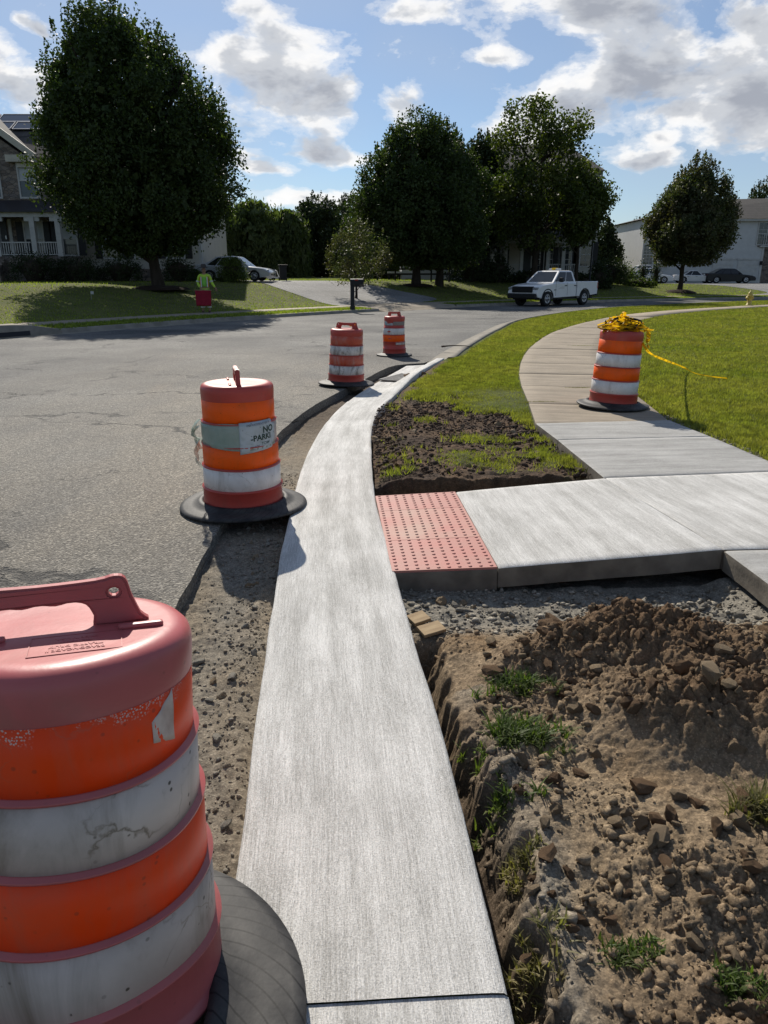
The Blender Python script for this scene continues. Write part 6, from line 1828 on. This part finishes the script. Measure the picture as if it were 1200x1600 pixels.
def shrub(label, base, rx_, h, n_, leaf, mat, seed, group='shrubs in the front yards', boxy=0.0, name='shrub', clumpf=.12):
    r = np.random.default_rng(seed); root = empty(name, base, 0, label, 'shrub', group)
    nC = max(10, n_ // 22); u = r.normal(size=(nC, 3)); u /= np.linalg.norm(u, axis=1)[:, None]; u[:, 2] = np.abs(u[:, 2])
    if boxy: u = np.sign(u) * np.abs(u) ** (1 - boxy * .6)
    sc_ = np.array((rx_[0], rx_[1], h)); c = u * sc_ * r.uniform(.75, 1.0, nC)[:, None] * (1 + .12 * fbm(u[:, 0] * 3 + seed, u[:, 1] * 3 + u[:, 2] * 2, seed, 2))[:, None]
    k = np.repeat(np.arange(nC), 22); pos = c[k] + r.normal(size=(len(k), 3)) * clumpf * max(h, .5); pos[:, 2] = np.abs(pos[:, 2])
    V, F = leaf_quads(pos, leaf, r); np_mesh('foliage', V, F, mat, root)
    lathe('stems', [(rx_[0] * .25, -.1), (rx_[0] * .5, h * .35), (rx_[0] * .6, h * .6), (.02, h * .8)], M['bark'], root, 14)
    return root


p = on(363, Y=45.2)
shrub('round sunlit green bush before the silver sedan', p, (.86, .8), 1.32, 5200, .09, M['leaf_bush'], 1)
for k, (px, Y, w, h, lab) in enumerate([(55, 42.7, 1.25, 1.5, 'dark clipped hedge below the porch railing at the far left'), (125, 43.6, 1.3, 1.35, 'dark hedge mound at the porch end left of the big tree'), (190, 44.4, 1.3, 1.3, 'dark hedge under the siding windows left of the big trunk'),
                                        (280, 44.6, 1.0, 1.4, 'dark hedge at the house corner right of the big trunk'), (735, 58.5, 1.75, 2.3, 'big dark rounded bush left of the porch house steps'), (777, 59.0, 1.0, 1.9, 'smaller dark rounded bush at the porch edge'),
                                        (822, 60.0, 1.5, .9, 'low dark shrub row along the porch behind the pickup'), (908, 60.0, 1.2, 1.1, 'dark shrub below the right porch column'), (935, 61, 1.0, 1.8, 'tall dark shrub at the right corner of the porch house'), (948, 66, 1.7, 2.0, 'square clipped hedge between the porch house and far cars'),
                                        (972, 70, 1.2, 1.4, 'loose pale green shrub beside the parked white sedan'), (1000, 66, 1.6, .6, 'low flowering ground shrub on the far right lawn'), (1003, 71.5, .35, 1.9, 'thin upright shrub in front of the white sedan'), (1024, 72, .35, 1.9, 'thin twiggy shrub right before the white sedan'), (305, 46.5, .5, .7, 'small pale plant beside the house corner and sedan')]):
    p = on(px, Y=Y); dk_ = k in (10, 11, 14)
    shrub(lab, p, (w, w * .8), h, int((1500 if w > .4 else 200) + 900 * w * h), .10 if Y < 50 else .15, M['leaf_bush'] if dk_ else M['leaf_dark'], 60 + k, boxy=.5 if k in (0, 1, 2, 9) else 0, clumpf=.10 if k != 10 else .2)

# ================================================================== STREET FURNITURE AND SMALL THINGS
p = on(551, 483) if False else G(551, 484)
mb = empty('mailbox', p, R(-8), 'dark mailbox on a post at the end of the driveway', 'mailbox')
bm = bmesh.new(); box_bm(bm, -.085, .085, -.085, .085, -.1, 1.18, .012); bm_obj('post', bm, M['shutter'], mb)
bm = bmesh.new(); box_bm(bm, -.11, .11, -.11, .11, -.1, .18, .02); bm_obj('post_base', bm, M['shutter'], mb)
box('arm', -.05, .55, -.05, .05, 1.02, 1.10, M['shutter'], mb)
tubes('brace', [([(.08, 0, .80), (.22, 0, .86), (.33, 0, 1.02)], .018)], M['shutter'], mb, 6)
V = []; prof_ = [(-.14, 0), (-.14, .16)] + [(.14 * math.cos(t), .16 + .12 * math.sin(t)) for t in np.linspace(math.pi, 0, 9)][1:] + [(.14, 0)]
bx_ = prism('box', [(q_[0], q_[1]) for q_ in prof_], -.30, .30, M['black_plastic_and_shade'], mb); bx_.location = (.22, 0, 1.105); bx_.rotation_euler = (0, 0, R(90))
box('flag', .15, .30, -.165, -.155, 1.30, 1.36, pmat('red_flag', (.35, .03, .02)), mb)

p = G(1170, 477) if False else P(1170, 477.5, .11)
M['hyd'] = pmat('hydrant_yellow', (0.60, 0.45, 0.10), (0.42, 0.32, 0.08), 9, .5)
hd = empty('fire_hydrant', p, R(20), 'yellow fire hydrant standing in the grass by the road at the right', 'fire hydrant')
lathe('barrel', [(.17, 0), (.17, .05), (.12, .06), (.12, .48), (.155, .49), (.155, .54), (.125, .55)], M['hyd'], hd, 20)
lathe('bonnet', [(.125, .55), (.12, .62), (.08, .70), (.03, .73), (.03, .79), (.001, .79)], M['hyd'], hd, 20)
for a in (0, 90, 180):
    c_ = lathe('nozzle_cap', [(.065, 0), (.065, .05), (.085, .055), (.085, .10), (.03, .105), (.03, .14), (.001, .14)], M['hyd'], hd, 12); c_.location = (.105 * math.cos(R(a)), .105 * math.sin(R(a)), .40); c_.rotation_euler = (R(90), 0, R(a + 90))

p = on(921, Y=58.5)
lp = empty('street_lamp', p, 0, 'dark post lamp with glass lantern before the porch house corner', 'street lamp')
zt_ = A(921, 362, 58.5).z - p.z
lathe('post', [(.12, -.1), (.12, .5), (.07, .6), (.055, zt_)], M['trim'], lp, 14)
lathe('lantern', [(.08, zt_), (.13, zt_ + .08), (.22, zt_ + .62), (.20, zt_ + .64)], pmat('lantern_glass', (.25, .26, .25), None, 3, .15), lp, 6, False)
lathe('lantern_cap', [(.27, zt_ + .64), (.27, zt_ + .67), (.12, zt_ + .86), (.03, zt_ + .95), (.001, zt_ + 1.0)], M['trim'], lp, 6, False)

pb = A(442, 425, 49.5); zb2 = ground_z(pb.x, 49.5)
bn = empty('wheelie_bin', (pb.x, 49.5, zb2 + .02), R(12), 'black wheeled rubbish bin at the far end of the driveway', 'rubbish bin')
bm = bmesh.new(); box_bm(bm, -.24, .24, -.28, .28, .05, .92, .03)
for v in bm.verts:
    k = .84 + .16 * (v.co.z / .92); v.co.x *= k; v.co.y *= k
bm_obj('bin_body', bm, M['trim'], bn)
bm = bmesh.new(); box_bm(bm, -.29, .29, -.33, .34, .925, .99, .02); bm_obj('lid', bm, M['trim'], bn)
for s_ in (-1, 1): w_ = lathe('wheel', [(.03, -.03), (.11, -.03), (.12, 0), (.11, .03), (.03, .03)], M['tyre'], bn, 14); w_.location = (s_ * .24, .26, .12); w_.rotation_euler = (0, R(90), 0)
tubes('handle', [([(-.2, .36, .9), (.2, .36, .9)], .018)], M['trim'], bn, 6)
pb = A(429, 426, 50.2)
ub = empty('yard_cart', (pb.x, 50.2, ground_z(pb.x, 50.2) + .02), R(30), 'small white garden cart lying beside the black bin', 'cart')
box('tray', -.42, .36, -.24, .24, .12, .24, M['p_white'], ub, .03); tubes('handle', [([(.30, 0, .2), (.16, 0, .62), (.10, -.16, .66)], .028), ([(.16, 0, .62), (.10, .16, .66)], .028)], M['p_white'], ub, 6)
for s_ in (-1, 1): w_ = lathe('wheel', [(.03, -.03), (.10, -.03), (.11, 0), (.10, .03), (.03, .03)], M['tyre'], ub, 12); w_.location = (-.2, s_ * .27, .11); w_.rotation_euler = (R(90), 0, 0)

pf0 = A(301, 410, 50.5).x; pf1 = A(322, 410, 50.5).x; zf = ground_z(pf0, 50.5)
fn = empty('picket_fence', (pf0, 50.5, zf), 0, 'short white picket fence between the house corner and the silver sedan', 'fence')
for k in range(9):
    x = -.4 + k * (pf1 - pf0 + 1.6) / 9
    prism('picket', [(x - .05, .05), (x + .05, .05), (x + .05, 1.45), (x, 1.55), (x - .05, 1.45)], -.012, .012, M['trim_white'], fn)
for z in (.35, 1.15): box('fence_rail', -.5, pf1 - pf0 + 1.3, .014, .05, z, z + .08, M['trim_white'], fn)
# ranch fence posts under the pear trees
fr_ = empty('rail_fence', (A(640, 440, 56).x, 56.0, on(640, Y=56).z), 0, 'low dark post and rail fence below the twin pear trees', 'fence')
for k in range(5): box('fence_post', -2.4 + k * 1.3, -2.28 + k * 1.3, -.06, .06, -.1, .95, M['shutter'], fr_)
for z in (.4, .75): box('fence_rail', -2.5, 3.0, -.085, -.062, z, z + .12, M['shutter'], fr_)
p = G(143, 468)
fl = empty('lawn_marker', p, 0, 'tiny white marker flag on the shaded lawn at the left', 'marker flag')
tubes('wire', [([(0, 0, -.05), (0, 0, .34)], .006)], M['alu'], fl, 5); py_mesh('flag', [(0, 0, .22), (.11, .03, .21), (.12, .02, .33), (0, 0, .34)], [(0, 1, 2, 3)], M['trim_white'], fl)

# ================================================================== ROAD WORKER
M['skin'] = pmat('skin', (0.30, 0.17, 0.11), None, 9, .55); M['lime'] = pmat('lime_jacket', (0.42, 0.62, 0.06), (0.34, 0.52, 0.05), 7, .8)
M['lime_shirt'] = pmat('green_shirt', (0.22, 0.55, 0.08), None, 7, .85); M['hivis_trouser'] = pmat('lime_trousers', (0.34, 0.42, 0.08), None, 7, .85); M['refl'] = pmat('reflective_tape', (0.55, 0.56, 0.55), None, 7, .35)
M['hat'] = pmat('dark_hat', (0.06, 0.05, 0.045), None, 7, .85); M['boot'] = pmat('boot', (0.10, 0.07, 0.045), None, 7, .7); M['flag_red'] = pmat('red_cloth', (0.27, 0.010, 0.028), (0.22, 0.008, 0.024), 5, .8)
M['orange_trim'] = pmat('orange_trim', (0.8, 0.2, 0.02), None, 7, .7)


def skin_body(name, verts, edges, radii, mat, parent, root_i=0, lv=2):
    me = bpy.data.meshes.new(name); me.from_pydata(verts, edges, []); me.update()
    o = link(name, me, mat, parent)
    sk = o.modifiers.new('skin', 'SKIN'); sk.use_smooth_shade = True
    for i, rr in enumerate(radii):
        s = me.skin_vertices[0].data[i]; s.radius = (rr, rr * .9) if not isinstance(rr, tuple) else rr; s.use_root = (i == root_i)
    sb = o.modifiers.new('smooth', 'SUBSURF'); sb.levels = lv; sb.render_levels = lv
    return o


pw = P(323, 489, .19)
pr = empty('person', (pw.x, pw.y, ground_z(pw.x, pw.y) + .02), math.atan2(pw.x, -pw.y) * 0 + R(8), 'road worker in lime jacket and wide brimmed hat standing on the far sidewalk', 'person')
# facing -y ; x to the right
Bv = [(0, 0, .98), (0, 0, 1.16), (0, .01, 1.34), (0, .02, 1.46), (0, .0, 1.53), (0, -.01, 1.60), (0, -.015, 1.70), (0, -.005, 1.78),
      (-.10, 0, .92), (-.12, -.01, .52), (-.13, .02, .10), (-.13, -.14, .05), (.10, 0, .92), (.12, -.01, .52), (.13, .02, .10), (.13, -.14, .05),
      (-.20, .02, 1.43), (-.27, .0, 1.16), (-.17, -.20, .98), (-.13, -.25, .93), (.20, .02, 1.43), (.29, -.01, 1.16), (.42, -.14, .98), (.46, -.17, .93)]
Be = [(0, 1), (1, 2), (2, 3), (3, 4), (4, 5), (5, 6), (6, 7), (0, 8), (8, 9), (9, 10), (10, 11), (0, 12), (12, 13), (13, 14), (14, 15), (3, 16), (16, 17), (17, 18), (18, 19), (3, 20), (20, 21), (21, 22), (22, 23)]
Br = [(.15, .11), (.14, .10), (.155, .11), (.10, .08), (.055, .055), (.075, .085), (.085, .10), (.06, .07), .085, .058, .042, .04, .085, .058, .042, .04, .055, .044, .032, .03, .055, .044, .032, .03]
skin_body('body', Bv, Be, Br, M['skin'], pr)
sub_ = lambda ids: ([Bv[i] for i in ids])
jv = [(0, .005, .96), (0, .005, 1.16), (0, .015, 1.33), (0, .02, 1.455), (-.20, .02, 1.435), (-.27, 0, 1.16), (-.175, -.19, .985), (.20, .02, 1.435), (.29, -.01, 1.16), (.415, -.135, .985)]
skin_body('jacket', jv, [(0, 1), (1, 2), (2, 3), (3, 4), (4, 5), (5, 6), (3, 7), (7, 8), (8, 9)], [(.19, .135), (.185, .13), (.195, .135), (.125, .10), .085, .068, .05, .085, .068, .05], M['lime'], pr)
skin_body('shirt', [(0, -.035, .98), (0, -.04, 1.18), (0, -.035, 1.36), (0, -.01, 1.45)], [(0, 1), (1, 2), (2, 3)], [(.12, .115), (.12, .115), (.115, .105), (.07, .07)], M['lime_shirt'], pr, 0, 2)
skin_body('trousers', [(0, 0, .98), (-.10, 0, .90), (-.12, -.01, .52), (-.13, .015, .15), (.10, 0, .90), (.12, -.01, .52), (.13, .015, .15)], [(0, 1), (1, 2), (2, 3), (0, 4), (4, 5), (5, 6)], [(.17, .13), .105, .085, .075, .105, .085, .075], M['hivis_trouser'], pr)
for s_ in (-1, 1):
    for z in (.20, .28): lathe('reflective_band', [(.087, z), (.088, z + .045)], M['refl'], pr, 16, loc=(s_ * .129, .01, 0))
    skin_body('boot', [(s_ * .13, .03, .09), (s_ * .13, -.03, .055), (s_ * .13, -.15, .045)], [(0, 1), (1, 2)], [.06, .058, .05], M['boot'], pr)
    bm = bmesh.new(); box_bm(bm, s_ * .12 - .022, s_ * .12 + .022, -.152, -.146, 1.0, 1.40); bm_obj('vest_stripe', bm, M['refl'], pr)
    bm = bmesh.new(); box_bm(bm, s_ * .155 - .010, s_ * .155 + .010, -.147, -.140, 1.0, 1.40); bm_obj('vest_trim', bm, M['orange_trim'], pr)
    lathe('sleeve_band', [(.078, 0), (.079, .05)], M['refl'], pr, 14, loc=(s_ * .262, .0, 1.20), rot=(0, R(-s_ * 12), 0))
hat = lathe('hat', [(.21, 1.755), (.215, 1.75), (.13, 1.775), (.112, 1.78), (.108, 1.85), (.09, 1.885), (.04, 1.90), (.001, 1.90)], M['hat'], pr, 24)
lathe('nose', [(.016, 0), (.012, .02), (.001, .035)], M['skin'], pr, 8, loc=(0, -.10, 1.655), rot=(R(80), 0, 0))
for s_ in (-1, 1):
    bm = bmesh.new(); bmesh.ops.create_icosphere(bm, subdivisions=1, radius=.012); bm_obj('eye', bm, M['trim'], pr, True, (s_ * .032, -.098, 1.685))
    bm = bmesh.new(); bmesh.ops.create_icosphere(bm, subdivisions=2, radius=.028); bmesh.ops.scale(bm, vec=(.4, .8, 1.2), verts=bm.verts[:]); bm_obj('ear', bm, M['skin'], pr, True, (s_ * .088, 0, 1.67))
bm = bmesh.new(); box_bm(bm, -.028, .028, -.006, .006, -.005, .005, .003); bm_obj('mouth', bm, pmat('lips', (.2, .08, .06)), pr, False, (0, -.096, 1.615))
for hx_, hy_, hz_, s_ in ((-.13, -.25, .93, -1), (.46, -.17, .93, 1)):
    fv, fe, frad = [(hx_, hy_, hz_ + .05), (hx_, hy_ - .01, hz_)], [(0, 1)], [.030, .034]
    for k in range(4):
        n0 = len(fv); x = hx_ + (k - 1.5) * .018; fv += [(x, hy_ - .015, hz_ - .03), (x, hy_ - .035, hz_ - .06 - .006 * (k in (1, 2))), (x, hy_ - .025, hz_ - .085)]; fe += [(1, n0), (n0, n0 + 1), (n0 + 1, n0 + 2)]; frad += [.010, .009, .008]
    n0 = len(fv); fv += [(hx_ - s_ * .035, hy_ - .03, hz_ + .0), (hx_ - s_ * .045, hy_ - .05, hz_ - .03)]; fe += [(1, n0), (n0, n0 + 1)]; frad += [.011, .009]
    skin_body('hand', fv, fe, frad, M['skin'], pr, 0, 1)
# the red flag held before the legs
fg = empty('red_flag', (pr.location.x + .0, pr.location.y - .30, pr.location.z + .25), R(8), 'square red cloth flag held low by the road worker', 'flag')
V = []; nx, nz = 14, 10
for j in range(nz + 1):
    for i in range(nx + 1):
        u = i / nx; v_ = j / nz; w_ = .64 - .06 * (1 - v_); V.append(((u - .5) * w_ - .02, .03 * math.sin(u * 9) * (1 - v_ * .6) + .01, v_ * .62 + .02 * math.sin(u * 3.1) - .02 * (1 - v_) * abs(u - .5) * -2))
o = py_mesh('cloth', V, [(j * (nx + 1) + i, j * (nx + 1) + i + 1, (j + 1) * (nx + 1) + i + 1, (j + 1) * (nx + 1) + i) for j in range(nz) for i in range(nx)], M['flag_red'], fg, True)
sm = o.modifiers.new('thickness', 'SOLIDIFY'); sm.thickness = .004
tubes('staff', [([(-.36, .01, .64), (.34, .01, .63)], .012)], M['wood'], fg, 8)

# ================================================================== GRASS
def blades(name, pts, h, w, mat, seed, parent=None, lean=.5, fan=3, label=None, cat=None):
    r = np.random.default_rng(seed); n_ = len(pts); a = r.uniform(0, 2 * math.pi, n_); hh = h * r.uniform(.5, 1.3, n_); ww = w * r.uniform(.6, 1.3, n_)
    b = r.uniform(0, 2 * math.pi, n_); ln = hh * lean * r.uniform(.1, 1.2, n_)
    dx = np.stack([np.cos(a), np.sin(a), np.zeros(n_)], 1) * (ww / 2)[:, None]
    tip = pts + np.stack([np.cos(b) * ln, np.sin(b) * ln, hh], 1)
    V = np.stack([pts - dx, pts + dx, tip], 1).reshape(-1, 3)
    o = np_mesh(name, V, np.arange(n_ * 3).reshape(n_, 3), mat, parent); o['kind'] = 'stuff'
    return o


r = np.random.default_rng(77)
# verge: between kerb and walk
N = 420000
y = np.exp(r.uniform(math.log(5.95), math.log(50), N)); a0 = np.interp(y, vl_line[:, 1], vl_line[:, 0]); a1 = np.interp(y, wl_y, wl_x) - .02
x = a0 + (a1 - a0) * r.random(N)
k = r.random(N) < np.clip((a1 - a0) / (.16 * y), 0, 1); x, y = x[k], y[k]
vdd, vtt = verge_dirt(x, y); k = (vdd < .95 * r.random(len(x)) ** 1.5 + .04) & ~((y < 6.4) & (r.random(len(x)) < .3)); x, y = x[k], y[k]
fr0 = 5.86 + 0.05 * fbm(x * 4, y * 0, 78, 3) + 0.04 * fbm(x * 14, y * 0, 79, 3); k = y > fr0 + .03; x, y = x[k], y[k]
z = .06 + .04 * sstep(10, 14, y) - .05 * np.exp(-((x - np.interp(y, vl_line[:, 1], vl_line[:, 0])) / .15) ** 2)
blades('verge_grass', np.stack([x, y, z], 1), .045 + .0004 * y, .0045 + .0009 * y, M['grass'], 5, lean=.8)
print('verge blades', len(x))
# right lawn
N = 420000
y = np.exp(r.uniform(math.log(5.6), math.log(60), N)); a0 = np.interp(y, ry, rx) + .0; a1 = .56 * y + 1.2
x = a0 + (a1 - a0) * r.random(N); k = (a1 > a0) & (r.random(N) < np.clip((a1 - a0) / (.3 * y), 0, 1)); x, y = x[k], y[k]
e = x - np.interp(y, ry, rx); k = ~((y < 8.6) & (e < .16) & (r.random(len(x)) < .85)); x, y = x[k], y[k]
blades('lawn_grass', np.stack([x, y, np.full(len(x), .095)], 1), .045 + .0004 * y, .0045 + .0009 * y, M['grass'], 6, lean=.8)
print('lawn blades', len(x))
# yards over the road
N = 260000
s = r.integers(70, len(FC) - 1, N); d = np.where(r.random(N) < .35, r.uniform(.17, 1.4, N), 2.5 + 26 * r.random(N) ** 1.6)
t = np.gradient(FC, axis=0); t /= np.linalg.norm(t, axis=1)[:, None]
x = FC[s, 0] - t[s, 1] * d + r.normal(0, .2, N) * t[s, 0]; y = FC[s, 1] + t[s, 0] * d + r.normal(0, .2, N) * t[s, 1]
k = (np.abs(x) < .56 * y + 1) & (y > 15) & (y < 80); x, y, d, s = x[k], y[k], d[k], s[k]


def inside(poly, x, y):
    c = np.zeros(len(x), bool); n_ = len(poly)
    for i in range(n_):
        x0, y0 = poly[i]; x1, y1 = poly[(i + 1) % n_]
        if y0 == y1: continue
        m = ((y0 > y) != (y1 > y)) & (x < (x1 - x0) * (y - y0) / (y1 - y0) + x0); c ^= m
    return c


for L_, R_ in ((DL, DR), (DL2, DR2)):
    pl = [tuple(q_) for q_ in resample(L_, 30)] + [tuple(q_) for q_ in resample(R_, 30)[::-1]]
    k = ~inside(pl, x, y); x, y, d, s = x[k], y[k], d[k], s[k]
k = ~((s >= ia) & (s <= ib) & (d < 2.6)); x, y, d = x[k], y[k], d[k]
blades('yard_grass', np.stack([x, y, far_z(far_d(x, y), x) - .01], 1), .075, .045, M['grass_yard'], 7, lean=.8)
print('yard blades', len(x))


# weeds in the dug soil
def weed_patch(label, px, py, z, rad_, n_, h, mat, seed, name='weed_clump'):
    rr = np.random.default_rng(seed); c = P(px, py, z)
    for _ in range(6): c = P(px, py, float(soil_z(np.array([c.x]), np.array([c.y]), False)[0][0]) + .02)
    root = empty(name, (c.x, c.y, c.z - .02), 0, label, 'weeds', 'weeds left standing in the dug soil')
    nb = max(6, n_ // 16); bx = rr.normal(0, rad_[0] * .5, nb); by = rr.normal(0, rad_[1] * .5, nb); V = []; F = []
    for i in range(nb):
        zb0 = float(soil_z(np.array([c.x + bx[i]]), np.array([c.y + by[i]]), False)[0][0]) - (c.z - .02) + .004
        for j in range(16):
            a = rr.uniform(0, 6.28); L_ = h * rr.uniform(.5, 1.3); w = .0028 * rr.uniform(.7, 1.8); ln = rr.uniform(.3, 1.1); b0 = len(V); sx_, cx_ = math.sin(a), math.cos(a)
            o0 = np.array((bx[i] + rr.normal(0, .012), by[i] + rr.normal(0, .012), zb0))
            for q_ in (0, .4, .75, 1.0):
                cpt = o0 + np.array((cx_ * L_ * ln * q_ ** 1.5, sx_ * L_ * ln * q_ ** 1.5, L_ * (q_ - .45 * ln * q_ * q_))); wd = w * (1 - q_ ** 2 * .95)
                V += [tuple(cpt + np.array((-sx_, cx_, 0)) * wd), tuple(cpt - np.array((-sx_, cx_, 0)) * wd)]
            F += [(b0 + 2 * m_, b0 + 2 * m_ + 1, b0 + 2 * m_ + 3, b0 + 2 * m_ + 2) for m_ in range(3)]
    o = py_mesh('blades', V, F, mat, root); o['kind'] = 'stuff'
    return root


weed_patch('upper green weed tuft on the soil bank beside the gutter', 808, 1072, -.03, (.13, .10), 620, .062, M['weed'], 1)
weed_patch('broad green weed tuft lower on the bank beside the gutter', 812, 1150, -.03, (.17, .09), 760, .068, M['weed'], 2)
weed_patch('small dark weed tuft on the bank above the cut gap', 790, 1248, -.05, (.07, .08), 240, .05, M['weed'], 3)
weed_patch('greyish dry grass tuft beside the near end of the gutter slab', 838, 1455, -.05, (.06, .07), 300, .05, M['grass_dry'], 4)
weed_patch('sparse green seedling patch in the near soil', 985, 1480, -.03, (.08, .07), 260, .032, M['weed'], 5)
weed_patch('straw coloured dry grass on the mound at the right border', 1180, 1265, .05, (.06, .05), 260, .09, M['grass_dry'], 6)
weed_patch('dusty grass tuft on the bank edge below the dark weeds', 815, 1335, -.05, (.07, .07), 260, .045, M['grass_dry'], 7)
weed_patch('dark grass tuft in the lower right corner soil', 1165, 1540, -.03, (.06, .05), 200, .045, M['weed'], 8)
# grass seams in the old walk's joints
for k, (px, py, w_, lab) in enumerate([(905, 606, .10, 'short grass seam growing in the nearest old sidewalk joint'), (848, 628, .14, 'grass seam in the joint at the left edge of the old sidewalk'), (910, 540, .16, 'grass tuft in the farther old sidewalk joint')]):
    c = P(px, py, .12); N = 700
    xx_ = c.x + r.normal(0, w_, N); yy_ = c.y + r.normal(0, .018 + .01 * (k == 2), N)
    o = blades('joint_grass', np.stack([xx_ - c.x, yy_ - c.y, np.full(N, -.012)], 1), .022, .007, M['grass_dry' if k < 2 else 'grass'], 20 + k, lean=.9)
    o.location = c; del o['kind']; tag(o, lab, 'weeds')
